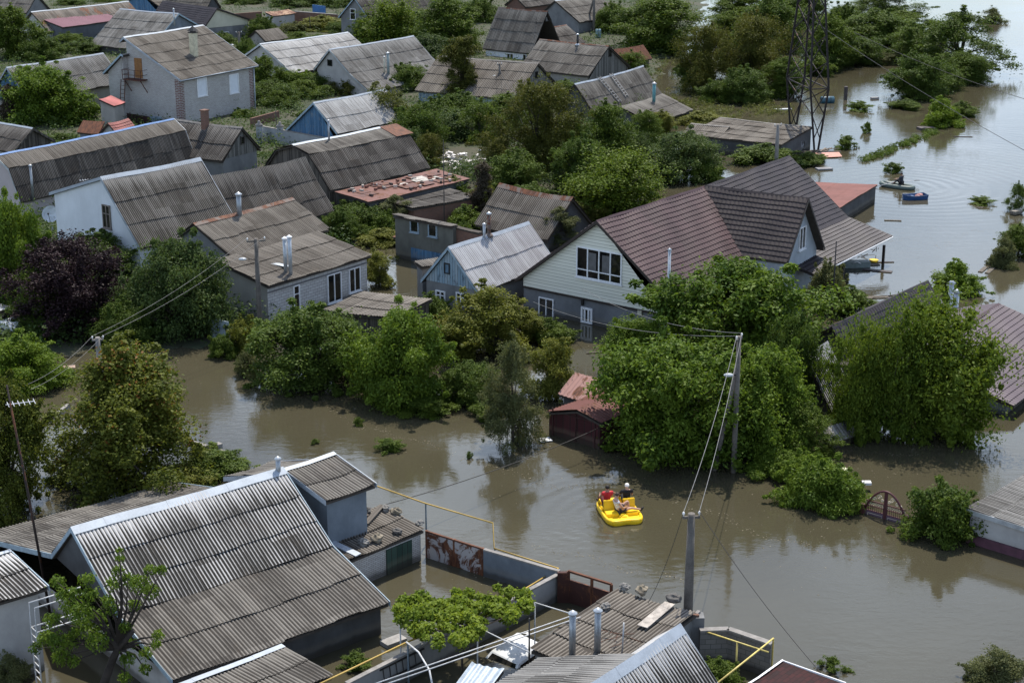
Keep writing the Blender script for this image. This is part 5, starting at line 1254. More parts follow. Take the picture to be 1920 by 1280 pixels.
J = dict(pelvis=(0, 0, .1), chest=(0, -.16, .42), neck=(0, -.15, .58), head=(0, -.09, .73), face=(-.15, 1, -.35), shl=(-.17, -.15, .51), shr=(.17, -.15, .51), ell=(-.27, .02, .27), elr=(.25, .04, .26), wrl=(-.10, .26, .25), wrr=(.14, .25, .22),
         hipl=(-.09, .03, .08), hipr=(.09, .04, .08), knl=(-.10, .40, .36), anl=(-.06, .46, .02), toel=(-.04, .62, .0), knr=(.16, .44, .16), anr=(.22, .84, .06), toer=(.24, .92, .16))
person(on_boat(-.10, -.40, .28), PBR - math.radians(82), 'person in a white shirt and dark shorts sitting sideways on the yellow boat', J, paint('white_cloth', (.62, .64, .68), .85), paint('dark_shorts', (.03, .03, .04), .85), paint('brown_hair', (.035, .022, .016), .7), SKIN, .4, .62, paint('dark_shoe', (.03, .025, .022), .7), crew)
# ------------------------------------------------------------ rubber boat, rower, dinghy
RUB = paint('green_rubber', (.085, .115, .105), .45, var=.12)
Rb = at(1682, 352, 0); RR_ = math.radians(-38)
root = empty('rubber_boat', (Rb.x, Rb.y, 0), RR_, 'dark green inflatable rubber boat with a rower aboard', 'rubber boat')
pts = []
for k in range(37):
    t = 2 * math.pi * k / 36; c, s = math.cos(t), math.sin(t); pts.append((abs(c) ** .7 * (1 if c > 0 else -1) * 1.42, abs(s) ** .8 * (1 if s > 0 else -1) * .46, .16 + .10 * max(0, -c) ** 3))
m = MB(); m.tube(pts, .20, 12, False); m.build('tube', RUB, root)
m = MB(); m.poly([(p[0] * .95, p[1] * .9, .06) for p in pts[:-1]]); m.build('floor', paint('rubber_floor', (.03, .04, .042), .7), root)
m = MB(); m.box((.35, 0, .30), (.26, .9, .05)); m.build('seat_board', paint('seat_wood', (.20, .15, .10), .7), root)
MR = Matrix.Translation((Rb.x, Rb.y, 0)) @ Matrix.Rotation(RR_, 4, 'Z')
J = seated(lean=.02, reach=.42, knee=.36, kz=.30, foot=.62, arms=.26)
person(MR @ Vector((.38, 0, .36)), RR_ + math.radians(90), 'person in dark clothes rowing the green rubber boat', J, paint('navy_cloth', (.03, .035, .05), .85), paint('black_trousers', (.012, .012, .014), .85), paint('black_hair', (.012, .010, .009), .7), SKIND, 1.5, 1.7, paint('dark_shoe', (.03, .025, .022), .7))
for s, lab in ((-1, 'oar dipping into the water left of the rower'), (1, 'oar held out over the water right of the rower')):
    a = MR @ Vector((-.02, s * .12, .62)); b_ = MR @ Vector((-.35 if s < 0 else .1, s * .66, .46)); e = MR @ Vector((-1.35 if s < 0 else .75, s * (1.0 if s < 0 else 1.75), .12 if s < 0 else .42))
    r_ = empty('oar', a, 0, lab, 'oar', 'oars of the rubber boat'); m = MB(); m.tube([(0, 0, 0), b_ - a, e - a], .022, 6); m.build('shaft', paint('pale_oar', (.55, .56, .58), .4), r_)
    d = (e - b_).normalized(); m = MB(); m.beam(e - a - d * .05, e - a + d * .50, .17, .03, (0, 0, 1)); m.build('blade', BLACKISH, r_)
Dp = at(1715, 373, 0); root = empty('dinghy', (Dp.x, Dp.y, 0), math.radians(13), 'small blue wooden dinghy with pink bundles floating behind the rubber boat', 'dinghy')
m = MB(); st = []
for x, wd, zb, zt in ((-1.05, .16, .02, .42), (-.75, .42, -.08, .36), (-.2, .55, -.12, .32), (.5, .54, -.1, .33), (1.0, .46, -.05, .38)):
    st.append([(x, -wd, zt), (x, -wd * .75, zb), (x, wd * .75, zb), (x, wd, zt)])
for a, b_ in zip(st, st[1:]):
    for k in range(3): m.poly([a[k], a[k + 1], b_[k + 1], b_[k]]); m.poly([tuple(Vector(q) * .96 + Vector((0, 0, .03))) for q in (b_[k], b_[k + 1], a[k + 1], a[k])])
m.poly(st[0]); m.poly(st[-1][::-1]); DB = paint('dinghy_blue', (.025, .075, .20), .5, var=.25); m.build('hull', DB, root)
m = MB(); 
for s in (0, 3):
    m.tube([q[s] for q in st], .03, 6)
m.build('gunwale', paint('dinghy_rim', (.05, .09, .18), .5), root)
m = MB(); m.box((-.1, 0, .2), (.22, 1.0, .04)); m.build('thwart', paint('dinghy_rim', (.05, .09, .18), .5), root)
q = Matrix.Translation(Dp) @ Matrix.Rotation(math.radians(13), 4, 'Z')
for k, (x, y, lab) in enumerate(((.45, .1, 'pink cloth bundle at the stern of the blue dinghy'), (.15, -.2, 'small pink bundle amidships in the blue dinghy'))):
    p_ = q @ Vector((x, y, .16 + .08)); m = MB(); m.blob((0, 0, 0), .30 - .08 * k, .24, .18, k + 3, .25); o = m.build('bundle', paint('pink_cloth', (.42, .22, .20), .85), None); o.location = p_; tag(o, lab, 'bundle', 'bundles in the blue dinghy')

# ------------------------------------------------------------ pylon, poles, masts
STEEL = rusty('pylon_steel', (.022, .018, .018), .1)
FR, FL = at(1530, 287, 0), at(1486, 262, 0); C0 = (FR + FL) / 2; e1 = (FR - FL); half = e1.length / 2; e1.normalize(); e2 = Vector((-e1.y, e1.x, 0))
root = empty('pylon', (C0.x, C0.y, 0), 0, 'tall rusty lattice steel pylon standing in the flood, cut by the top edge', 'pylon')
def chord(i, j, z):
    if z < 6: t = (z + 1) / 7; a = half; b_ = .03 + t * .85
    else: t = min(1.45, (z - 6) / 13); a = half * (1 - .62 * t); b_ = .88 * (1 - .62 * t)
    return e1 * i * a + e2 * j * b_ + Vector((0, 0, z))
lev = [-1, 1.3, 3.6, 6, 8.4, 10.8, 13.2, 15.4, 17.6, 19.8, 22]
m = MB()
for i in (-1, 1):
    for j in (-1, 1):
        for z0, z1 in zip(lev, lev[1:]): m.beam(chord(i, j, z0), chord(i, j, z1), .17, .17)
m.build('chords', STEEL, root)
m = MB()
for z0, z1 in zip(lev, lev[1:]):
    for (a, b_) in (((-1, -1), (-1, 1)), ((1, -1), (1, 1)), ((-1, -1), (1, -1)), ((-1, 1), (1, 1))):
        if z0 < 6 and a[0] != b_[0] and z0 < 3: continue
        m.beam(chord(*a, z0), chord(*b_, z1), .075, .075); m.beam(chord(*b_, z0), chord(*a, z1), .075, .075)
for z in (6, 15.4, 22):
    for (a, b_) in (((-1, -1), (-1, 1)), ((1, -1), (1, 1)), ((-1, -1), (1, -1)), ((-1, 1), (1, 1))): m.beam(chord(*a, z), chord(*b_, z), .10, .10)
m.build('lattice', STEEL, root)
POLEW = paint('pole_grey_wood', (.11, .10, .09), .9, var=.35, scale=2); POLEC = paint('pole_concrete', (.20, .19, .18), .9, var=.25, scale=2); INS = paint('porcelain', (.75, .75, .74), .3)
LAMP = paint('lamp_shell', (.42, .45, .48), .35)
POLES = {}
def pole(key, px, base, top, label, r=.14, mat=POLEW, arm=.55, lean=0, brace=None, lamp=None, name='utility_pole', cat='pole', armang=.6, h0=0):
    P = at(px, base, h0); zt = top_z(P, top); tp = Vector((lean, 0, zt)); root = empty(name, (P.x, P.y, 0), 0, label, cat, 'utility poles' if cat == 'pole' else None)
    m = MB(); m.tube([(0, 0, -1.5), tp * .5, tp], [r * 1.15, r, r * .8], 8); m.build('shaft', mat, root)
    ends = [tp]
    if arm:
        d = Vector((math.cos(armang), math.sin(armang), 0)) * arm; a = tp - Vector((0, 0, .15)); m = MB(); m.beam(a - d, a + d, .09, .09); m.build('crossarm', mat, root); ends = []
        for s in (-1, 1):
            q = a + d * s * .92; m = MB(); m.lathe((q.x, q.y, q.z + .04), [(.02, 0), (.02, .06), (.05, .09), (.045, .15), (.01, .2)], 8); m.build('insulator', INS, root); ends.append(q + Vector((0, 0, .22)))
    if brace:
        b_ = at(*brace, h0) - P; b_.z = -1.5; m = MB(); m.tube([b_, tp * .82], [r, r * .8], 8); m.build('brace', mat, root)
    if lamp:
        q = Vector((lean * lamp[1], 0, zt * lamp[1])); d = Vector((lamp[0], -.25, .08)); m = MB(); m.tube([q, q + d * .6], .03, 6); o = m.build('lamp_arm', BLACKISH, root); m = MB(); m.blob(q + d, .24, .13, .09, 2, 0, 10, 6); m.build('lamp_head', LAMP, o)
    POLES[key] = [Vector((P.x, P.y, 0)) + e for e in ends]; return root
pole('p1', 1288, 1205, 962, 'weathered wooden utility pole nearest the camera, beside the sagging shed', .17, arm=.32, armang=.1)
pole('p2', 1375, 885, 630, 'utility pole with slanted brace and white lamp in front of the walnut trees', .125, POLEW, .3, brace=(1330, 880), lamp=(-.45, .72), armang=1.0)
pole('p3', 489, 640, 447, 'utility pole with streetlamp and coiled cable by the white block house', .15, arm=.55, lamp=(-.8, .80), armang=.3)
pole('p4', 193, 760, 632, 'short pole carrying wires behind the large apricot tree', .16, POLEC, .3, armang=.2)
pole('p5', 1455, 312, 233, 'concrete pole beside the flat grey outbuilding', .17, POLEC, .35, armang=.4)
pole('p6', 937, 205, 119, 'dark pole with slanted brace and lamp before the brown wave roof', .16, arm=.3, brace=(918, 200), lamp=(-.5, .72))
pole('p7', 1113, 70, -20, 'pole with slanted brace at the top edge beside the round dark tree', .18, arm=.4, brace=(1090, 60))
pole('p8', 450, 110, 60, 'pole with lamp behind the brick house', .15, arm=.4, lamp=(-.9, .5))
def wire(a, b, sag, label, r=.014, mat=BLACKISH, group='overhead wires', name='wire'):
    a, b = Vector(a), Vector(b); n = 14; m = MB(); m.tube([(b - a) * (k / n) - Vector((0, 0, sag * 4 * (k / n) * (1 - k / n))) for k in range(n + 1)], r, 4, False)
    o = m.build(name, mat, None); o.location = a; return tag(o, label, 'wire', group)
WIREL = paint('bright_wire', (.17, .17, .17), .6)
for k in (0, 1):
    wire(POLES['p2'][k], POLES['p1'][k], .5, ['left', 'right'][k] + ' of the two bright wires from the nearest pole up to the braced pole', .013, WIREL)
    wire(POLES['p3'][k], POLES['p4'][k], .4, ['upper', 'lower'][k] + ' wire from the streetlamp pole to the short pole at left', .010, WIREL)
    e = at(48 + 10 * k, 722 + 8 * k, 3.2); wire(POLES['p4'][k], e, .3, ['upper', 'lower'][k] + ' wire from the short pole down to the thin mast at left', .010, WIREL)
    e = at(1000 + 90 * k, 566 - 26 * k, 2.0 + k); wire(POLES['p2'][k], e, .6, ['lower', 'upper'][k] + ' wire running from the braced pole across the cream house front', .012, WIREL)
    wire(POLES['p6'][k], at(1010 + 20 * k, 290, 2), .5, ['left', 'right'][k] + ' wire from the dark pole into the big olive tree', .014)
wire(POLES['p1'][1], at(1575, 1300, 1.5), .3, 'dark wire slanting from the nearest pole down over the open water at right', .016)
wire(POLES['p1'][0], at(1215, 1130, 1.9), .3, 'thin wire from the nearest pole to the sagging shed roof', .010)
wire(at(720, 946, 1.7), at(1190, 770, 1.4), .35, 'dark cable crossing the muddy channel to the red garage', .02)
wire(at(1600, 60, 9), at(1935, 190, 7), .4, 'upper wire leaving the view at the right edge', .022)
wire(at(1500, 20, 9), at(1935, 290, 7), .5, 'lower wire leaving the view at the right edge', .022)
def mast(px, base, top, label, r=.035, mat=BLACKISH, aerial=None, name='antenna_mast', h0=0, tx=0, cat='mast'):
    P = at(px, base, h0); zt = top_z(P, top); root = empty(name, (P.x, P.y, h0), 0, label, cat, 'thin masts')
    m = MB(); m.tube([(0, 0, -.8), (tx * .5, 0, (zt - h0) * .5), (tx, 0, zt - h0)], [r * 1.1, r, r * .7], 6); m.build('shaft', mat, root)
    if aerial:
        m = MB(); z = (zt - h0) * aerial; a = Vector((tx * aerial, 0, z)); d = Vector((.8, .35, 0)); m.beam(a - d * .2, a + d, .03, .03)
        for k in range(6): q = a + d * (k / 5 * 1.1 - .1); s = Vector((-.35, .8, 0)) * .35; m.beam(q - s, q + s, .02, .02)
        m.build('aerial', paint('aerial_metal', (.5, .5, .52), .4, .5), root)
    return root
mast(97, 1150, 722, 'tall rusty mast rising along the left edge before the gambrel house', .05, rusty('mast_rust', (.03, .022, .02), .2), .92, tx=-.9)
mast(166, 455, 292, 'aerial mast in front of the white gable', .04, BLACKISH, .72, h0=0, tx=-.2)
mast(834, 490, 262, 'thin dark mast behind the peeling blue gable', .04)
mast(992, 1300, 1158, 'thin dark mast at the bottom beside the vine', .04)
mast(1559, 605, 452, 'dark mast in front of the slate-brown canopy roof', .05)
mast(520, 280, 208, 'bare mast by the pale concrete fence', .05)
mast(658, 165, 84, 'thin mast before the broad two-pitch roof', .05); mast(743, 165, 118, 'aerial mast beside the twin flues of the two-pitch roof', .05, aerial=.95)
mast(928, 110, 42, 'thin mast at the left end of the whitewashed wall', .06); mast(1005, 120, 32, 'thin mast in front of the tall dark roof', .06)
mast(1060, 150, 112, 'pale curved lamp mast before the grey plank gable', .05, ZINC); mast(457, 218, 165, 'lamp mast by the brick house corner', .06, BLACKISH)
mast(313, 225, 186, 'short post in front of the brick house', .07); mast(180, 235, 175, 'bare post beside the round tree', .06)
mast(582, 70, 30, 'thin post in the far garden', .06)
for k, px in enumerate((1119, 1124)):
    P = at(px, 78, 0); m = MB(); m.lathe((0, 0, 0), [(.2, -.5), (.2, top_z(P, 56)), (.16, top_z(P, 55))], 10); o = m.build('vent_pipe', paint('teal_pipe', (.20, .30, .34), .5)); o.location = P; tag(o, ['left', 'right'][k] + ' of two teal pipes standing in the meadow', 'pipe', 'teal pipes in the meadow')

# ------------------------------------------------------------ walls, gates, yard
def wall_px(name, pts, h, t, mat, label, cat='wall', zb=-1.2, group=None, coping=None, hs=None):
    """free-standing wall through photo points measured on its top edge"""
    hs = hs or [h] * len(pts); P = [at(*p, z) for p, z in zip(pts, hs)]; root = empty(name, (P[0].x, P[0].y, 0), 0, label, cat, group); m = MB(); cp = MB()
    for a, b_ in zip(P, P[1:]):
        d = (b_ - a); d.z = 0; d.normalize(); n = Vector((-d.y, d.x, 0)) * t / 2; o = Vector((P[0].x, P[0].y, 0)); a0, b0 = a - o, b_ - o
        Q = [Vector((q.x, q.y, zb)) for q in (a0 - n, b0 - n, b0 + n, a0 + n)] + [a0 - n, b0 - n, b0 + n, a0 + n]; m.hexa(Q)
        if coping: n2 = n * 1.25; cp.hexa([q + Vector((0, 0, .003)) for q in (a0 - n2, b0 - n2, b0 + n2, a0 + n2)] + [q + Vector((0, 0, .07)) for q in (a0 - n2, b0 - n2, b0 + n2, a0 + n2)])
    m.build('wall_body', mat, root)
    if coping: cp.build('coping', coping, root)
    return root
g = wall_px('yard_gate', [(800, 997), (905, 1030)], 1.15, .08, rusty('peeling_white_rust', (.42, .40, .40), .55), 'white metal yard gate with peeling rust patches beside the brick shed', 'gate')
a = at(800, 997, 1.15); b_ = at(905, 1030, 1.15); o0 = Vector((a.x, a.y, 0)); m = MB()
for t in (0, .5, 1): q = a.lerp(b_, t) - o0; m.box((q.x, q.y, 0), (.12, .12, 2.45))
m.beam(Vector((0, 0, 1.19)), b_ - o0 + Vector((0, 0, .04)), .09, .06); m.build('gate_frame', rusty('gate_frame_rust', (.12, .08, .07), .8), g)
wall_px('yard_wall', [(908, 1031), (1049, 1072)], 1.15, .14, P_BLUE, 'blue-grey rendered yard wall under the yellow gas pipe', coping=CONC)
wall_px('yard_wall', [(1050, 1076), (960, 1124), (650, 1282)], 1.05, .16, plaster('light_grey_wall', (.27, .27, .27), .25), 'light grey yard wall running from the corner under the vine', coping=CONC)
RB_ = rusty('dark_red_gate_paint', (.055, .022, .018), .35)
g = wall_px('yard_gate', [(1066, 1085), (1146, 1110)], 1.0, .07, RB_, 'dark red-brown metal gate beyond the light grey yard wall', 'gate')
a = at(1066, 1085, 1.0); b_ = at(1146, 1110, 1.0); o0 = Vector((a.x, a.y, 0)); m = MB()
for t in (0, .55, 1): q = a.lerp(b_, t) - o0; m.box((q.x, q.y, .05), (.12, .12, 2.6))
m.beam(Vector((0, 0, 1.35)), b_ - o0 + Vector((0, 0, .35)), .10, .08); m.build('gate_frame', rusty('brown_rail', (.20, .11, .07), .9), g)
m = MB(); q = at(1056, 1074, 1.25); m.box((0, 0, 0), (.45, .16, 2.6)); o = m.build('gate_post', RB_); o.location = (q.x, q.y, 0); tag(o, 'broad dark red post between the yard wall and the brown gate', 'post')
# yellow gas pipe
GY = paint('gas_yellow', (.40, .27, .065), .6, var=.15)
G = [at(707, 911, 1.9), at(797, 943, 1.9), at(924, 980, 1.9)]; g2 = [at(926, 1028, 1.45)]; g2[0] = Vector((G[2].x + .03, G[2].y, 1.0)); g3 = at(1047, 1065, 1.45)
zc = top_z(G[2], 1027); g2[0] = Vector((G[2].x + .05, G[2].y - .02, zc)); g3 = at(1047, 1065, zc)
tail = [at(985, 1103, zc + .1), at(870, 1160, 1.6), at(763, 1203, 1.75), at(640, 1262, 1.75), at(560, 1300, 1.75)]
root = empty('gas_pipe', (G[0].x, G[0].y, 0), 0, 'yellow gas pipe stepping along the yard wall on thin posts', 'pipe'); o0 = Vector((G[0].x, G[0].y, 0))
m = MB(); m.tube([p - o0 for p in G] + [g2[0] - o0, g3 - o0] + [p - o0 for p in tail], .034, 8); m.build('pipe_run', GY, root)
for p in (G[1], g2[0], g3, tail[2]):
    m = MB(); m.tube([(p.x - o0.x + .03, p.y - o0.y, -1), (p.x - o0.x + .03, p.y - o0.y, p.z - .04)], .04, 6); m.build('post', paint('post_blue_grey', (.10, .13, .15), .6), root)
# block wall and yellow rail at the bottom right
wall_px('block_wall', [(1312, 1182), (1366, 1180), (1448, 1208)], 1.3, .22, BLOCKWALL, 'angled grey block wall by the open water at the bottom', coping=CONC)
m = MB(); q = at(1300, 1150, 1.7); m.box((0, 0, .2), (.75, .5, 3.0)); o = m.build('wall_pier', P_GREY); o.location = (q.x, q.y - .1, 0); tag(o, 'rendered pier with broken bricks on top behind the nearest pole', 'pier')
for k, (dx, dy, rz) in enumerate(((-.2, 0, .3), (.15, .1, 1.0), (.05, -.12, .1))):
    m = MB(); m.box((0, 0, 0), (.27, .13, .08)); o = m.build('brick', REDBRICK if k != 1 else CONC); o.location = (q.x + dx, q.y - .1 + dy, 1.745); o.rotation_euler = (0, 0, rz); tag(o, ['red brick at the left', 'grey brick at the right', 'red brick at the front'][k] + ' on top of the rendered pier', 'brick', 'bricks on the rendered pier')
Y2 = paint('pale_yellow_rail', (.58, .47, .15), .5)
A = at(1450, 1196, 1.75); Bq = at(1345, 1280, 1.75); Cq = at(1325, 1184, 1.3); Dq = at(1441, 1222, 1.3); o0 = Vector((A.x, A.y, 0))
root = empty('pipe_rail', tuple(o0), 0, 'pale yellow pipe rail along the grey block wall', 'rail'); m = MB()
m.tube([(0, 0, -.6), (0, 0, A.z), Bq - o0], .035, 6); m.tube([Cq - o0, Dq - o0], .03, 6); mm = (Cq + Dq) / 2 - o0; m.tube([(mm.x, mm.y, -.8), mm], .035, 6); m.build('rail', Y2, root)
# arched ornamental gate
Pa, Pb = at(1622, 962, 0), at(1696, 983, 0); L = (Pb - Pa).length; ang = math.atan2(Pb.y - Pa.y, Pb.x - Pa.x)
root = empty('arched_gate', ((Pa.x + Pb.x) / 2, (Pa.y + Pb.y) / 2, 0), ang, 'round-topped ornamental iron double gate half under water', 'gate'); IR = paint('oxblood_iron', (.075, .022, .026), .5, var=.2); GO = paint('gilt_scroll', (.50, .44, .34), .5)
hw = L / 2; top = 1.3
m = MB(); arc = [(-hw + 2 * hw * k / 20, 0, .28 + (top - .28) * math.sin(math.pi * k / 20) ** .75) for k in range(21)]; m.tube(arc, .05, 6); m.build('arch', IR, root)
for s in (-1, 1):
    x0, x1 = (-hw, -.05) if s < 0 else (.05, hw); m = MB(); lf = MB()
    m.box(((x0 + x1) / 2, 0, -.45), (x1 - x0 - .06, .04, 1.3)); leaf = m.build('gate_leaf', paint('mauve_panel', (.11, .07, .10), .5), root)
    for z in (.22, .45, .68): lf.beam((x0, 0, z), (x1, 0, z), .04, .035)
    for k in range(9): x = x0 + (x1 - x0) * (k + .5) / 9; lf.beam((x, 0, .2), (x, 0, .68), .022, .022)
    lf.box((s * .04, 0, .35), (.07, .06, 1.85)); lf.build('leaf_bars', IR, leaf)
    sc = MB()
    for k in range(8): x = x0 + (x1 - x0) * (k + .5) / 8; sc.tube([(x + .05 * math.cos(t), -.01, .56 + .05 * math.sin(t)) for t in np.linspace(0, 6.28, 9)], .012, 4, False)
    for cx, cz, r_ in ((.30, .95, .13), (.52, .82, .10), (.16, .82, .08), (.68, .78, .06)):
        sc.tube([(s * (cx * hw / .9) + r_ * (1 - t / 9) * math.cos(t), -.01, cz + r_ * (1 - t / 9) * math.sin(t)) for t in np.linspace(0, 8, 18)], .02, 4, False)
    fx = s * hw / 2; q_ = hw / 2 - .14
    sc.tube([(fx - q_, -.035, .10), (fx + q_, -.035, .10), (fx + q_, -.035, -.4), (fx - q_, -.035, -.4), (fx - q_, -.035, .10)], .014, 4, False); sc.build('scrollwork', GO, leaf)
for s in (-1, 1): m = MB(); m.box((s * (hw + .12), 0, -.3), (.2, .2, 1.5)); m.build('gate_post', IR, root)
# gate and fences across the water
wall_px('metal_gate', [(396, 597), (428, 603)], 1.25, .06, paint('pale_blue_gate', (.30, .37, .42), .6), 'pale blue metal gate beside the yellow-green bush', 'gate')
root = wall_px('lattice_fence', [(270, 572), (282, 577)], 1.6, .1, P_PALE, 'white post of the lattice fence behind the dark trees', 'fence')
wall_px('concrete_fence', [(484, 236), (537, 246), (660, 268)], 2.0, .18, plaster('pale_fence_render', (.33, .35, .37), .2), 'pale concrete fence with posts below the bright blue gable', 'fence', coping=CONC)
for k, (px, py) in enumerate(((486, 232), (525, 234))):
    q = at(px, py + 4, 2.3); root = empty('fence_pillar', (q.x, q.y, 0), 0, ['left capped concrete pillar at the corner of the pale fence', 'right capped concrete pillar on the pale fence'][k], 'pillar', 'pillars of the pale fence'); m = MB(); m.box((0, 0, .8), (.55, .55, 3.0)); m.build('shaft', plaster('pale_fence_render', (.33, .35, .37), .2), root)
    m = MB(); m.lathe((0, 0, 2.3), [(.38, 0), (.38, .12), (.12, .3), (.14, .42), (.02, .52)], 8); m.build('cap', CONC, root)
wall_px('brick_wall', [(553, 22), (632, 28)], 2.4, .3, REDBRICK, 'old red brick wall in the far garden', coping=CONC)
wall_px('brick_wall', [(436, 26), (490, 22)], 2.0, .3, REDBRICK, 'broken red brick wall behind the cream gable')
wall_px('metal_gate', [(586, 9), (610, 12)], 3.0, .1, paint('strong_blue_gate', (.03, .12, .30), .5), 'bright blue metal gate at the top edge', 'gate')
wall_px('yard_wall', [(470, 222), (522, 208)], 1.6, .2, REDBRICK, 'low brown brick wall right of the brick house')
wall_px('metal_fence', [(238, 212), (280, 219)], 1.6, .06, paint('dark_maroon_fence', (.03, .012, .014), .6), 'dark maroon metal fence at the foot of the brick house', 'fence')
root = wall_px('channel_wall', [(360, 826), (430, 848)], .7, .18, CONC, 'low concrete wall with a stone post at the left bank of the channel')
q = at(410, 846, .5); m = MB()
for k in range(5): m.box((0, 0, .3 + k * .14), (.36 - .02 * k, .34, .12), Matrix.Rotation(.2 * k, 4, 'Z'))
o = m.build('stone_post', CONC); o.location = (q.x, q.y, 0); tag(o, 'post of stacked stones at the left bank of the channel', 'post')
wall_px('path_wall', [(95, 782), (128, 757)], .25, .2, CONC, 'concrete kerb wall tip showing above the water behind the large apricot tree')
# ------------------------------------------------------------ vine on its arbour, white pipes
VP = at(868, 1165, 2.2); root = empty('grape_arbour', (VP.x, VP.y, 0), 0, 'bright green grape vine spread over an arbour of white pipes in the flooded yard', 'vine arbour'); o0 = Vector((VP.x, VP.y, 0))
rgv = np.random.default_rng(8); Cv = []
poly = [(742, 1140), (770, 1118), (835, 1122), (850, 1108), (900, 1112), (935, 1098), (985, 1105), (1000, 1130), (985, 1152), (930, 1165), (905, 1190), (870, 1212), (820, 1215), (775, 1205), (748, 1175)]
def inside(x, y, P):
    c = False
    for (x0, y0), (x1, y1) in zip(P, P[1:] + P[:1]):
        if (y0 > y) != (y1 > y) and x < (x1 - x0) * (y - y0) / (y1 - y0) + x0: c = not c
    return c
while len(Cv) < 120:
    x, y = rgv.uniform(735, 1005), rgv.uniform(1090, 1222)
    if inside(x, y, poly): q = at(x, y, 2.15 + rgv.uniform(-.25, .2)) - o0; Cv.append((q.x, q.y, q.z, rgv.uniform(.14, .36)))
V, Q, T = leaves(rgv, Cv, 15000, .125, .11, .3, .35); np_mesh('leaves', V, Q, leafmat('leaf_vine', (.095, .150, .015), (.27, .34, .05), trans=.45), root, tint=T)
m = MB()
for c in Cv[::5]: m.tube([(0, 0, 2.0), (c[0] * .5, c[1] * .5, 2.0), (c[0], c[1], c[2])], .015, 5)
m.tube([(-.1, .2, -1), (0, 0, 2.0)], .05, 6); m.build('stems', BARK, root)
m = MB(); WP = paint('white_pipe', (.46, .47, .48), .5)
for p, q, za, zb in (((1003, 1129), (1078, 1152), 2.1, 2.1), ((895, 1175), (992, 1222), 2.1, 2.1), ((1080, 1151), (700, 1282), 2.1, 2.1), ((1088, 1156), (720, 1283), 2.05, 2.05)): m.tube([at(*p, za) - o0, at(*q, zb) - o0], .022, 6)
m.tube([at(x, y, z) - o0 for x, y, z in ((762, 1203, 1.8), (785, 1222, 1.9), (805, 1255, 1.8), (812, 1290, 1.4))], .035, 6)
for p in ((1003, 1129), (895, 1175), (750, 1150)): q = at(*p, 2.1) - o0; m.tube([(q.x, q.y, -1), q], .03, 6)
m.build('pipe_frame', WP, root)
# ladder hung on the yard wall
root = empty('ladder', at(735, 1248, .9), 0, 'dark ladder hanging on the yard wall below the vine', 'ladder'); o0 = at(735, 1248, .9); m = MB()
a, b_ = at(712, 1256, 1.0), at(795, 1215, 1.0); dn = Vector((.05, -.06, -.45))
m.beam(a - o0, b_ - o0, .05, .05); m.beam(a - o0 + dn, b_ - o0 + dn, .05, .05)
for k in range(7): t = (k + .5) / 7; c = a.lerp(b_, t) - o0; m.beam(c, c + dn, .035, .035)
m.build('ladder_frame', BLACKISH, root)
# white access ladder at the left edge
Q0 = at(70, 1290, 0); o0 = Vector((Q0.x, Q0.y, 0)); u = Vector((.80, .60, 0)); v = Vector((.6, -.8, 0)) * .52
root = empty('access_ladder', tuple(o0), 0, 'white pipe ladder with handrails leading to the gambrel house at left', 'ladder'); m = MB()
zt = top_z(Q0, 1175)
for s in (0, 1):
    m.tube([v * s + Vector((0, 0, -1)), v * s + Vector((-.02, 0, zt)), v * s + Vector((0, 0, zt + .95)), v * s + u * 1.9 + Vector((0, 0, zt + 1.0))], .028, 6); m.tube([v * s + Vector((0, 0, zt)), v * s + u * 1.9 + Vector((0, 0, zt + .05))], .03, 6)
for k in range(12): z = -.6 + (zt + .6) * k / 11; m.tube([Vector((0, 0, z)), v + Vector((0, 0, z))], .022, 6)
for k in range(1, 4): m.tube([u * .5 * k + Vector((0, 0, zt)), u * .5 * k + v + Vector((0, 0, zt))], .022, 6)
m.build('rails', paint('white_pipe', (.46, .47, .48), .5), root)
# cherry tree close to the camera
B0 = at(196, 1345, -.3); o0 = Vector((B0.x, B0.y, 0)); root = empty('tree', tuple(o0), 0, 'cherry tree with thick dark trunk close to the camera at the lower left', 'tree'); rgc = np.random.default_rng(4)
def cz(zx, zy, dy=0.0):
    px, py = zx / 4.92, 1020 + zy / 4.92; q = onplane(px, py, (0, B0.y + dy, 0), (0, 1, 0)); return q - o0
CL = [(530, 350, 70), (600, 480, 90), (680, 600, 110), (760, 640, 110), (800, 330, 70), (840, 470, 80), (1090, 250, 60), (1110, 130, 40), (1100, 60, 35), (1040, 370, 70), (1180, 330, 70), (1290, 370, 90), (1380, 240, 55), (1490, 240, 50), (1390, 430, 80), (480, 700, 80), (430, 870, 80), (330, 960, 60), (520, 900, 90), (640, 900, 90), (760, 780, 110), (900, 700, 90), (1010, 600, 80), (900, 900, 100), (560, 1040, 80), (680, 1080, 60), (1160, 760, 60), (1210, 920, 60), (1180, 1060, 70), (1460, 850, 60), (1440, 930, 50), (1340, 1000, 60), (1340, 1150, 60), (1150, 1230, 60), (990, 520, 60), (1240, 560, 60), (700, 450, 60), (930, 800, 80)]
cl = []
for x, y, r_ in CL: q = cz(x, y, rgc.uniform(-.7, .7)); cl.append((q.x, q.y, q.z, r_ / 4.92 / 54 * 1.1))
V, Q, T = leaves(rgc, cl, 8500, .14, .055, 1.3, .1); np_mesh('crown', V, Q, LEAF['walnut'], root, tint=T)
m = MB(); k0, k1, k2 = cz(960, 1280), cz(1040, 1060), cz(1090, 960)
m.tube([Vector((k0.x - .3, 0, -1)), k0, k1, k2], [.19, .16, .14, .12], 10)
for x, y, r_ in CL:
    q = cz(x, y); mid = cz((x + 1090) / 2 + 30, (y + 960) / 2 - 40, .1); m.tube([k2, mid, q], [.06, .035, .010], 6)
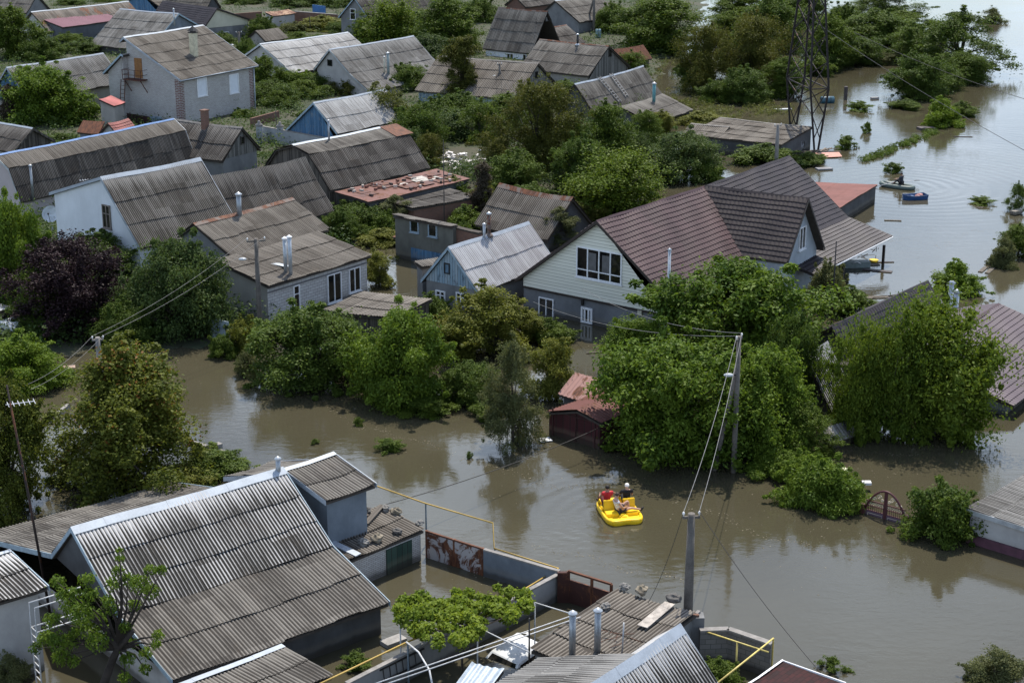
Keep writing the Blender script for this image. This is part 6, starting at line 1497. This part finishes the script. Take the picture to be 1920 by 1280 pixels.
for x, y in ((1230, 790), (1010, 850)): m.tube([k2, cz(x, y)], [.12, .09], 8)
m.build('trunk', BARKD, root)
# ------------------------------------------------------------ cars
CAR = paint('silver_car_paint', (.52, .55, .58), .25, .2, var=.05); CARW = paint('white_car_paint', (.66, .68, .70), .25, var=.05)
def car(loc, rz, label, mat, sink=0.0, tilt=(0, 0)):
    root = empty('car', (loc[0], loc[1], loc[2] - sink), rz, label, 'car'); root.rotation_euler = (tilt[0], tilt[1], rz)
    prof = [(-2.1, .35), (-2.12, .75), (-2.0, .92), (-1.75, .97), (-1.15, 1.42), (-.3, 1.47), (.35, 1.42), (1.0, .98), (1.9, .82), (2.1, .65), (2.12, .35)]
    m = MB(); n = len(prof)
    def ring(s): return [(x, s * (.84 if z < 1.0 else .84 - (z - 1.0) * .42), z) for x, z in prof]
    a, b_ = ring(-1), ring(1)
    for k in range(n - 1): m.poly([a[k], a[k + 1], b_[k + 1], b_[k]], None, k not in (3, 6))
    m.poly([a[-1], a[0], b_[0], b_[-1]]); m.poly(a[::-1]); m.poly(b_); body = m.build('body', mat, root)
    for nm, k in (('rear_window', 3), ('windscreen', 6)):
        m = MB(); q = [Vector(p) for p in (a[k], a[k + 1], b_[k + 1], b_[k])]; c = sum(q, Vector()) / 4; nn = (q[1] - q[0]).cross(q[3] - q[0]).normalized(); nn = nn if nn.z > 0 else -nn
        m.poly([c + (p - c) * .86 + nn * .012 for p in q]); m.build(nm, GLASS, root)
    for s in (-1, 1):
        m = MB(); y = lambda z: s * (.84 - (z - 1.0) * .42 + .012)
        m.poly([(-1.45, y(1.02), 1.02), (.75, y(1.02), 1.02), (.3, y(1.36), 1.36), (-1.1, y(1.36), 1.36)]); m.build('side_window', GLASS, root)
        for x in (-1.3, 1.3):
            m = MB(); m.tube([(x, s * .66, .32), (x, s * .86, .32)], .32, 16); wl = m.build('wheel', BLACKISH, root); m = MB(); m.tube([(x, s * .85, .32), (x, s * .87, .32)], .19, 12); m.build('rim', ZINC, wl)
        m = MB(); m.blob((2.02, s * .6, .68), .12, .18, .10, 1, 0); m.build('headlight', WHITE, root); m = MB(); m.blob((.75, s * .92, 1.0), .07, .10, .07, 1, 0, 8, 5); m.build('mirror', mat, root)
    return root
q = at(2, 628, 0); car((q.x, q.y, .25), math.radians(-35), 'silver car at the left edge beside the purple plum tree', CAR)
q = at(985, 1196, .4); car((q.x, q.y, 0), math.radians(50), 'drowned white car with only its roof above the yard water', CARW, 1.12, (math.radians(4), math.radians(-6)))
# ------------------------------------------------------------ loose things on roofs
def stones(H, spots, mat, group, lab):
    for k, (px, py, s) in enumerate(spots):
        q = H['T'] @ on_roof(H, px, py); m = MB(); m.blob((0, 0, 0), .19 * s, .15 * s, .12 * s, k, .26, 12, 8); o = m.build('stone', mat[k % len(mat)]); o.location = q + Vector((0, 0, .10 * s)); o.rotation_euler = (0, 0, k * 1.3); tag(o, lab[k], 'stone', group)
ST = [paint('grey_stone', (.19, .185, .175), .9, var=.4, bump=.4), paint('tan_stone', (.19, .165, .125), .9, var=.4, bump=.4), paint('dark_stone', (.10, .095, .09), .9, var=.3, bump=.4)]
H = HOUSES['B4']
stones(H, [(682, 1021, 1.25), (707, 1014, 1.5), (744, 1000, 1.1), (787, 984, 1.0), (662, 993, 1.35), (686, 961, 1.2), (724, 956, 1.1), (743, 963, 1.3), (661, 970, 1.0)], ST, 'stones weighing down the brick shed roof',
       ['pale stone at the front edge of the brick shed roof', 'tan stone near the front edge above the green door', 'dark stone near the right front of the brick shed roof', 'stone at the right corner of the brick shed roof', 'flat grey stone in the middle of the brick shed roof', 'tan stone between the two planks on the shed roof', 'stone right of the leaning plank on the shed roof', 'largest tan stone at the back right of the shed roof', 'small stone under the blue-grey wall on the shed roof'])
for (a, b_, lab, w_) in (((686, 985), (717, 950), 'grey plank lying steeply across the brick shed roof', .26), ((634, 992), (690, 968), 'dark plank along the back of the brick shed roof', .2), ((617, 992), (656, 1001), 'short pale plank at the left of the shed roof', .2), ((606, 1012), (672, 1044), 'white metal strip along the left edge of the shed roof', .34)):
    p, q = H['T'] @ on_roof(H, *a), H['T'] @ on_roof(H, *b_); m = MB(); m.beam(Vector((0, 0, 0)), q - p, w_, .05); o = m.build('plank', ZINCW if 'white' in lab else WOOD); o.location = p + Vector((0, 0, .09)); tag(o, lab, 'plank', 'planks on the brick shed roof')
H = HOUSES['B5']
stones(H, [(1172, 1104, 1.1), (1203, 1112, 1.5), (1262, 1128, 1.5), (1135, 1140, 1.0)], ST, 'stones on the sagging shed roof', ['dark stone at the back left of the sagging shed roof', 'grey boulder at the back edge of the sagging shed roof', 'boulder at the top of the pale torn sheet', 'small dark stone at the left edge of the sagging shed roof'])
p, q = H['T'] @ on_roof(H, 1256, 1134), H['T'] @ on_roof(H, 1204, 1178); m = MB(); m.beam((0, 0, 0), q - p, .42, .03); o = m.build('torn_sheet', paint('pale_torn_sheet', (.33, .30, .27), .9, var=.4)); o.location = p + Vector((0, 0, .09)); tag(o, 'pale torn strip lying on the sagging shed roof', 'torn sheet')
m = MB(); p = H['T'] @ on_roof(H, 1150, 1200)
for k in range(16): a = Vector((RT.uniform(-.8, .8), RT.uniform(-.5, .5), .08 + RT.uniform(0, .12))); d = Vector((RT.uniform(-.6, .6), RT.uniform(-.5, .2), RT.uniform(-.05, .12))); m.tube([a, a + d], .014, 4)
o = m.build('dry_branches', rusty('dry_twigs', (.12, .06, .04), .5)); o.location = p; tag(o, 'heap of dry reddish branches on the sagging shed roof', 'branches')
m = MB(); p = H['T'] @ on_roof(H, 1167, 1215); m.tube([(0, 0, -.1), (.03, 0, 1.0)], .03, 6); o = m.build('stick', WP); o.location = p; tag(o, 'short white stick upright on the sagging shed roof', 'stick')
H = HOUSES['H12']; kb = 0
BR = [paint('roof_brick', (.16, .07, .05), .9), paint('roof_brick_dark', (.06, .045, .04), .9), paint('roof_brick_pale', (.34, .31, .28), .9)]
me_b = None
while kb < 42:
    x, y = RT.uniform(.4, H['L'] - .4), -RT.uniform(.3, H['F'][-1][0] - .3); z = prof_at(H['F'], -y) + .10
    if me_b is None: m = MB(); m.box((0, 0, 0), (.32, .17, .15)); o = m.build('brick', BR[0]); me_b = [o.data]; [me_b.append(o.data.copy()) for _ in (1, 2)]; me_b[1].materials[0] = BR[1]; me_b[2].materials[0] = BR[2]
    else: o = bpy.data.objects.new('brick', me_b[kb % 3]); COL.objects.link(o)
    o.location = H['T'] @ Vector((x, y, z)); o.rotation_euler = (0, 0, RT.uniform(0, 3)); tag(o, 'brick weighing down the red patchwork roof', 'brick', 'bricks on the red patchwork roof'); kb += 1
for k in range(26):
    x, d = RT.uniform(.2, H['L'] - 1.2), RT.uniform(.05, H['F'][-1][0] - 1.2); w_, l_ = RT.uniform(.7, 1.3), RT.uniform(.6, 1.1); zz = .022 + k * .0028
    P = [(x, -d, prof_at(H['F'], d) + zz), (x, -d - l_, prof_at(H['F'], d + l_) + zz), (x + w_, -d - l_, prof_at(H['F'], d + l_) + zz), (x + w_, -d, prof_at(H['F'], d) + zz)]
    pp = MB(); pp.poly(P, [(p[0], p[1]) for p in P]); pp.build('felt_patch', rusty('felt_patch_red', (.12, .062, .055), .3) if k % 5 else paint('white_felt', (.36, .34, .31), .8, var=.35), H['roof'])
# satellite dish by the white gable
q = at(96, 402, 2.2); root = empty('satellite_dish', tuple(q), 0, 'pale satellite dish at the left corner of the white gable house', 'satellite dish'); m = MB(); n = 20; R = Matrix.Rotation(math.radians(68), 4, 'X') @ Matrix.Identity(4)
rings = [[R @ Vector((.62 * r_ * math.cos(2 * math.pi * k / n), .62 * r_ * math.sin(2 * math.pi * k / n), .22 * r_ * r_)) for k in range(n)] for r_ in (.02, .35, .7, 1)]
for a, b_ in zip(rings, rings[1:]):
    for k in range(n): k2 = (k + 1) % n; m.poly([a[k], a[k2], b_[k2], b_[k]], None, True)
m.build('reflector', paint('dish_grey', (.5, .54, .57), .4), root); m = MB(); m.tube([R @ Vector((0, -.6, .2)), R @ Vector((0, -.1, .75))], .02, 5); m.box(R @ Vector((0, -.08, .78)), (.1, .1, .12)); m.build('receiver_arm', BLACKISH, root); m = MB(); m.tube([(0, .05, 0), (0, .15, -3.0)], .05, 6); m.build('stand', ZINCD, root)
# white rubble heap
rr = MB(); q = at(858, 300, .3); rgb = random.Random(3)
for k in range(70): rr.box((0, 0, 0), (rgb.uniform(.2, .9), rgb.uniform(.15, .5), rgb.uniform(.03, .12)), Matrix.Translation((rgb.gauss(0, 1.7), rgb.gauss(0, 2.2), rgb.uniform(0, .5))) @ Matrix.Rotation(rgb.uniform(0, 3), 4, 'Z') @ Matrix.Rotation(rgb.uniform(-.4, .4), 4, 'X'))
o = rr.build('rubble', paint('white_rubble', (.50, .48, .47), .85, var=.5, scale=2)); o.location = q; tag(o, 'heap of white rubble and boards in the yard behind the broken barn', 'rubble', kind='stuff')
# ------------------------------------------------------------ drifting wreckage
WB = planks('pale_boards', (.30, .26, .22), (.42, .38, .33), .2); DKB = paint('wet_board', (.055, .045, .045), .7, var=.3)
def board(px, py, ln, wd, rz, mat, label, z=.03, th=.05, name='board', cat='board', tilt=0):
    q = at(px, py, 0); m = MB(); m.box((0, 0, 0), (ln, wd, th)); o = m.build(name, mat); o.location = (q.x, q.y, z); o.rotation_euler = (tilt, 0, math.radians(rz)); return tag(o, label, cat, 'boards adrift on the flood')
board(1674, 414, 1.3, .22, -8, WB, 'pale board adrift in the open water below the boats'); board(1645, 508, 2.0, .45, -22, DKB, 'dark board adrift right of the canopy')
board(1630, 496, 1.3, .7, 10, WB, 'pale door panel adrift beside the canopy'); board(1655, 492, 1.6, .14, 3, DKB, 'thin dark board adrift behind the yellow tub')
board(1843, 506, 1.5, .3, 60, WB, 'left of two pale boards by the silvery bush'); board(1856, 508, 1.6, .3, 60, WB, 'right of two pale boards by the silvery bush')
board(1660, 556, 2.0, .1, 25, DKB, 'thin pole adrift near the small dark tile roof'); board(1640, 558, 1.8, .5, 8, WB, 'slatted pale board adrift near the small dark tile roof')
board(1806, 257, 1.8, .08, -4, DKB, 'thin dark stick adrift right of the grass strip'); board(1585, 186, .35, .35, 0, DKB, 'leaning dark plank standing out of the water by the barrel', .6, 1.6, tilt=0)
board(1545, 318, 1.4, .8, 12, paint('grey_hatch', (.16, .16, .17), .7), 'grey hatch with pale sheet adrift below the raft', .08, .12); board(1838, 390, .5, .2, 10, WB, 'white scrap adrift at the far right'); board(1905, 402, 1.0, .5, 40, WB, 'pale crate wreck at the right edge', .2, .3)
board(1640, 186, .9, .4, 20, paint('grey_scrap', (.25, .24, .23), .8), 'grey rubbish adrift right of the barrel', .1, .2); board(1468, 205, 1.9, .5, 12, paint('pale_panel', (.45, .48, .50), .6), 'pale panel adrift under the pylon'); board(1736, 243, 1.6, 1.0, 14, DKB, 'dark pallet at the tip of the grass strip', .12, .25)
board(1140, 660, 2.6, .12, 12, WB, 'pale plank edge in the water below the cream house'); board(128, 696, .8, .5, 15, paint('pinkish_stone', (.30, .22, .18), .9), 'pinkish slab at the water edge left', .12, .3); board(1577, 885, .7, .3, 30, paint('yellow_white_scrap', (.62, .62, .45), .6), 'pale yellow scrap floating by the hedge bush', .1, .1)
board(1624, 918, .4, .3, 0, WHITE, 'white plastic scrap at the end of the hedge bush', .35, .12); board(1022, 826, .6, .5, 20, WHITE, 'white plastic sheet floating by the grey-green tree', .06, .04); board(738, 1205, .9, .5, 40, paint('grey_scrap', (.25, .24, .23), .8), 'grey sack floating by the dark house wall', .08, .16)
q = at(1538, 290, 0); root = empty('debris_raft', tuple(q), math.radians(10), 'raft of broken boards with a pink sheet at the pylon foot', 'raft'); rgb = random.Random(9); m = MB()
for k in range(18): m.beam((rgb.uniform(-2, .5), rgb.uniform(-.2, 1.6), .1 + k * .012), (rgb.uniform(.4, 2.2), rgb.uniform(-.2, 1.6), .1 + k * .015), rgb.uniform(.08, .2), .05)
m.build('boards', planks('raft_boards', (.12, .095, .08), (.24, .20, .17), .3), root); m = MB(); m.poly([(-1.4, -1.9, .10), (1.5, -1.7, .10), (1.7, -.3, .24), (-1.6, -.1, .2)]); m.poly([(-1.6, -.1, .2), (1.7, -.3, .24), (1.7, -.3, .1), (-1.6, -.1, .1)]); m.build('pink_sheet', paint('salmon_sheet', (.45, .22, .17), .7, var=.2), root)
q = at(1551, 193, 0); m = MB(); m.tube([(-.75, 0, .3), (-.7, 0, .3), (.7, 0, .3), (.75, 0, .3)], [.34, .42, .42, .34], 16); root = empty('barrel', tuple(q), .1, 'blue-green metal barrel floating right of the pylon', 'barrel'); m.build('drum', paint('barrel_teal', (.03, .08, .11), .4), root)
m = MB(); 
for x in (-.3, .3): m.tube([(x - .03, 0, .3), (x + .03, 0, .3)], .44, 16)
m.build('hoop', paint('barrel_dark', (.02, .04, .05), .5), root)
q = at(1603, 500, 0); root = empty('crate', tuple(q), .1, 'long grey-green crate floating under the canopy edge', 'crate'); m = MB(); m.box((0, 0, .15), (2.0, .7, .5)); m.build('box', paint('crate_green', (.17, .21, .21), .6), root); m = MB(); m.tube([(-.3, -.36, .3), (0, -.42, .48), (.3, -.36, .3)], .03, 6); m.build('handle', WHITE, root)
q = at(1638, 492, 0); m = MB(); m.lathe((0, 0, 0), [(.2, -.05), (.34, .18), (.32, .2), (.05, .14)], 14); o = m.build('tub', YEL); o.location = q; tag(o, 'small yellow tub floating beside the canopy', 'tub')
q = at(1612, 486, 0); m = MB(); rgb = random.Random(2)
for k in range(34): a = Vector((rgb.uniform(-1.6, 1.6), rgb.uniform(-.8, .8), rgb.uniform(.0, .9))); d = Vector((rgb.uniform(-1, 1), rgb.uniform(-.6, .6), rgb.uniform(-.4, .4))); m.beam(a, a + d, .05, .04)
o = m.build('wreckage', DKB); o.location = (q.x, q.y + 1.2, .1); tag(o, 'dark tangle of broken frames under the canopy edge', 'wreckage')
GS = [at(x, y) for x, y in ((1620, 302), (1640, 294), (1665, 284), (1690, 273), (1712, 265), (1735, 255), (1752, 246))]; Cg = []; rgg = np.random.default_rng(2)
for a, b_ in zip(GS, GS[1:]):
    for k in range(26): q = a.lerp(b_, rgg.random()); Cg.append((q.x + rgg.normal() * .3, q.y + rgg.normal() * .5, .08, rgg.uniform(.15, .36)))
o0 = GS[3]; Cg = [(x - o0.x, y - o0.y, z, r_) for x, y, z, r_ in Cg]; V, Q, T = leaves(rgg, Cg, 5000, .22, .07, -.2, .5); o = np_mesh('grass_strip', V, Q, LEAF['mid'], None, tint=T); o.location = o0; tag(o, 'floating strip of grass and reeds in the open water at right', 'grass')
# ------------------------------------------------------------ flood water, ground, undergrowth
def water_mat():
    m, n, p, L = new_mat('flood_water'); b = NB(n); g = b.geo(1)
    big = b.noise(b.geo(.03), 1, 4, .6); sil = b.noise(b.geo((.12, .25, 1)), 1, 5, .6)
    c = b.mix(b.ramp(big, .35, .65), (.050, .045, .028), (.068, .061, .039)); c = b.mix(b.math('MULTIPLY', sil, .3), c, (.044, .041, .027))
    L.new(c, p.inputs['Base Color']); p.inputs['Roughness'].default_value = .045; p.inputs['IOR'].default_value = 1.43
    rip = b.noise(b.geo((1.4, 2.6, 1)), 1, 4, .55, .4); fine = b.noise(b.geo((5, 9, 1)), 1, 3, .5, .3); slow = b.noise(b.geo((.25, .5, 1)), 1, 2, .5)
    calm = b.ramp(b.noise(b.geo((.035, .06, 1)), 1, 3, .5), .38, .62)
    h = b.math('ADD', b.math('MULTIPLY', b.math('MULTIPLY', rip, b.math('ADD', .25, calm)), .013), b.math('MULTIPLY', fine, .0022)); h = b.math('ADD', h, b.math('MULTIPLY', slow, .009))
    xy = b.node('ShaderNodeSeparateXYZ'); L.new(g, xy.inputs[0])
    for (x, y, k, amp, dec) in RINGS:                           # rings spreading from the boats
        dx = b.math('SUBTRACT', xy.outputs[0], x); dy = b.math('SUBTRACT', xy.outputs[1], y)
        r = b.math('SQRT', b.math('ADD', b.math('MULTIPLY', dx, dx), b.math('MULTIPLY', dy, dy)))
        s = b.math('MULTIPLY', b.math('SINE', b.math('MULTIPLY', b.math('ADD', r, b.math('MULTIPLY', slow, .7)), k)), b.math('EXPONENT', b.math('MULTIPLY', r, -dec)))
        h = b.math('ADD', h, b.math('MULTIPLY', s, amp))
    bp = b.node('ShaderNodeBump'); bp.inputs['Strength'].default_value = 1; bp.inputs['Distance'].default_value = 1.0; L.new(h, bp.inputs['Height'])
    L.new(bp.outputs[0], p.inputs['Normal']); return m
pb_ = at(1158, 968); rb_ = at(1683, 352)
RINGS = [(pb_.x, pb_.y, 9.0, .004, .30), (rb_.x + .6, rb_.y + .5, 5.2, .005, .085)]
m = MB(); m.poly([(-260, -20, 0), (260, -20, 0), (260, 520, 0), (-260, 520, 0)]); o = m.build('water', water_mat()); tag(o, kind='structure')
SHORE = [(-500, 650), (60, 648), (180, 640), (300, 640), (420, 628), (500, 590), (640, 455), (690, 430), (720, 372), (830, 342), (900, 352), (1000, 356), (1120, 330), (1190, 212), (1225, 118), (1285, 60), (1310, 5), (1330, -40)]
SH = np.array([at(x, y)[:2] for x, y in SHORE])
def shore_dist(X, Y):
    best = np.full(X.shape, 1e9); 
    for (x0, y0), (x1, y1) in zip(SH, SH[1:]):
        dx, dy = x1 - x0, y1 - y0; t = np.clip(((X - x0) * dx + (Y - y0) * dy) / (dx * dx + dy * dy), 0, 1)
        d = np.hypot(X - x0 - t * dx, Y - y0 - t * dy); sgn = np.sign((X - x0) * -dy + (Y - y0) * dx) * 1.0
        best = np.where(d < np.abs(best) - 1e-9, d * np.where(sgn == 0, 1, sgn), best)
    return best
nx, ny = 240, 260; gx = np.linspace(-170, 120, nx); gy = np.linspace(40, 420, ny); X, Y = np.meshgrid(gx, gy)
sdv = shore_dist(X, Y); rg = np.random.default_rng(3)
Z = np.clip(.06 + sdv * .05, -2.0, .7) + .06 * np.sin(X * .9) * np.sin(Y * .7) + .04 * np.sin(X * 2.3 + Y)
m_, n_, p_, L_ = new_mat('garden_soil'); b = NB(n_)
f = b.noise(b.geo(.25), 1, 6, .65); f2 = b.noise(b.geo(2.2), 1, 5, .65)
c = b.mix(b.ramp(f, .4, .6), (.024, .036, .014), (.050, .046, .030)); c = b.mix(b.math('MULTIPLY', b.ramp(f2, .35, .7), .6), c, (.05, .055, .022))
L_.new(c, p_.inputs['Base Color']); p_.inputs['Roughness'].default_value = .95; L_.new(b.bump(f2, .6, .1), p_.inputs['Normal'])
i = np.arange(nx - 1); j = np.arange(ny - 1); I, J = np.meshgrid(i, j); k = (J * nx + I).ravel()
o = np_mesh('ground', np.stack([X.ravel(), Y.ravel(), Z.ravel()], 1), np.stack([k, k + 1, k + 1 + nx, k + nx], 1), m_, smooth=True); tag(o, kind='structure')
# undergrowth: weeds, vines and nettles too many to count
FOOT = [(h['T'].inverted(), h['L'], h['F'][-1][0], (h['K'] or [(0, 0)])[-1][0]) for h in HOUSES.values()]
C = []; tries = 0
while len(C) < 13000 and tries < 120000:
    tries += 1; px, py = rg.uniform(-60, 1480), rg.uniform(-30, 665); q = at(px, py); s_ = shore_dist(np.array([q.x]), np.array([q.y]))[0]
    if s_ < -1.0 or (s_ < 1.5 and rg.random() < .5): continue
    bad = abs(px - 858) < 55 and abs(py - 303) < 16
    for Ti, L, f, k in FOOT:
        l = Ti @ q
        if -.2 < l.x < L + .2 and -f - .1 < l.y < k + .1: bad = True; break
    if bad: continue
    r = rg.uniform(.25, 1.0) + .5 * (rg.random() < .25); C.append((q.x, q.y, r * .6, r))
V, Q, T = leaves(rg, C, 280000, .26, .12, .2, .6)
o = np_mesh('undergrowth', V, Q, leafmat('leaf_weeds', (.024, .050, .016), (.080, .125, .034)), tint=T); tag(o, kind='stuff')
# reeds and floating weeds over the shallow flood by the olive trees
C = []
for cx, cy, w, hgt, n in ((1300, 130, 110, 70, 160), (1250, 200, 60, 30, 60), (1345, 195, 120, 30, 110), (1440, 205, 90, 18, 60), (1220, 95, 60, 40, 90), (1330, 215, 100, 20, 70), (1180, 75, 70, 30, 60), (720, 450, 90, 30, 60), (690, 500, 40, 30, 30)):
    for _ in range(n):
        q = at(cx + rg.normal() * w * .4, cy + rg.normal() * hgt * .35); r = rg.uniform(.15, .5); C.append((q.x, q.y, r * .3, r))
V, Q, T = leaves(rg, C, 15000, .30, .07, -.6, .2)
o = np_mesh('floating_weeds', V, Q, leafmat('leaf_reeds', (.060, .072, .024), (.150, .165, .050)), tint=T); tag(o, kind='stuff')

# floating litter: leaves, straw and foam flecks drifting on the flood
rg = np.random.default_rng(12); P = []
for cx, cy, w_, h_, n in ((1000, 860, 330, 90, 380), (560, 700, 200, 60, 160), (1500, 1000, 300, 90, 240), (300, 690, 120, 40, 160), (1650, 880, 130, 30, 160), (900, 1080, 60, 25, 60), (1600, 230, 160, 60, 160), (1700, 480, 160, 70, 120), (1150, 640, 60, 12, 60), (1250, 150, 70, 30, 200)):
    for _ in range(int(n * .55)): P.append(at(cx + rg.normal() * w_ * .5, cy + rg.normal() * h_ * .5, .004)[:])
for pts in (((700, 800), (850, 850), (1000, 900), (1150, 930)), ((1250, 930), (1400, 990), (1560, 1040), (1700, 1050)), ((560, 720), (640, 780), (760, 830)), ((1000, 1020), (1150, 1060), (1290, 1090)), ((1560, 860), (1680, 850), (1790, 840)), ((1580, 240), (1660, 230), (1740, 300), (1800, 330)), ((1640, 440), (1740, 460), (1860, 430))):
    for (x0, y0), (x1, y1) in zip(pts, pts[1:]):                # scum lines drawn out by the current
        for _ in range(70): t_ = rg.random(); P.append(at(x0 + (x1 - x0) * t_ + rg.normal() * 5, y0 + (y1 - y0) * t_ + 6 * math.sin(t_ * 7) + rg.normal() * 2.2, .004)[:])
P = np.array(P); n = len(P); a = rg.uniform(0, 6.28, n); s_ = rg.uniform(.015, .055, n); r_ = rg.uniform(.25, 1, n)
dx = np.stack([np.cos(a) * s_, np.sin(a) * s_, np.zeros(n)], 1); dy = np.stack([-np.sin(a) * s_ * r_, np.cos(a) * s_ * r_, np.zeros(n)], 1)
V = np.stack([P - dx, P - dy, P + dx, P + dy], 1).reshape(-1, 3)
o = np_mesh('floating_litter', V, np.arange(4 * n).reshape(-1, 4), leafmat('litter', (.06, .052, .034), (.20, .18, .13), (.42, .40, .36), trans=.05), tint=rg.random(n)); tag(o, kind='stuff')
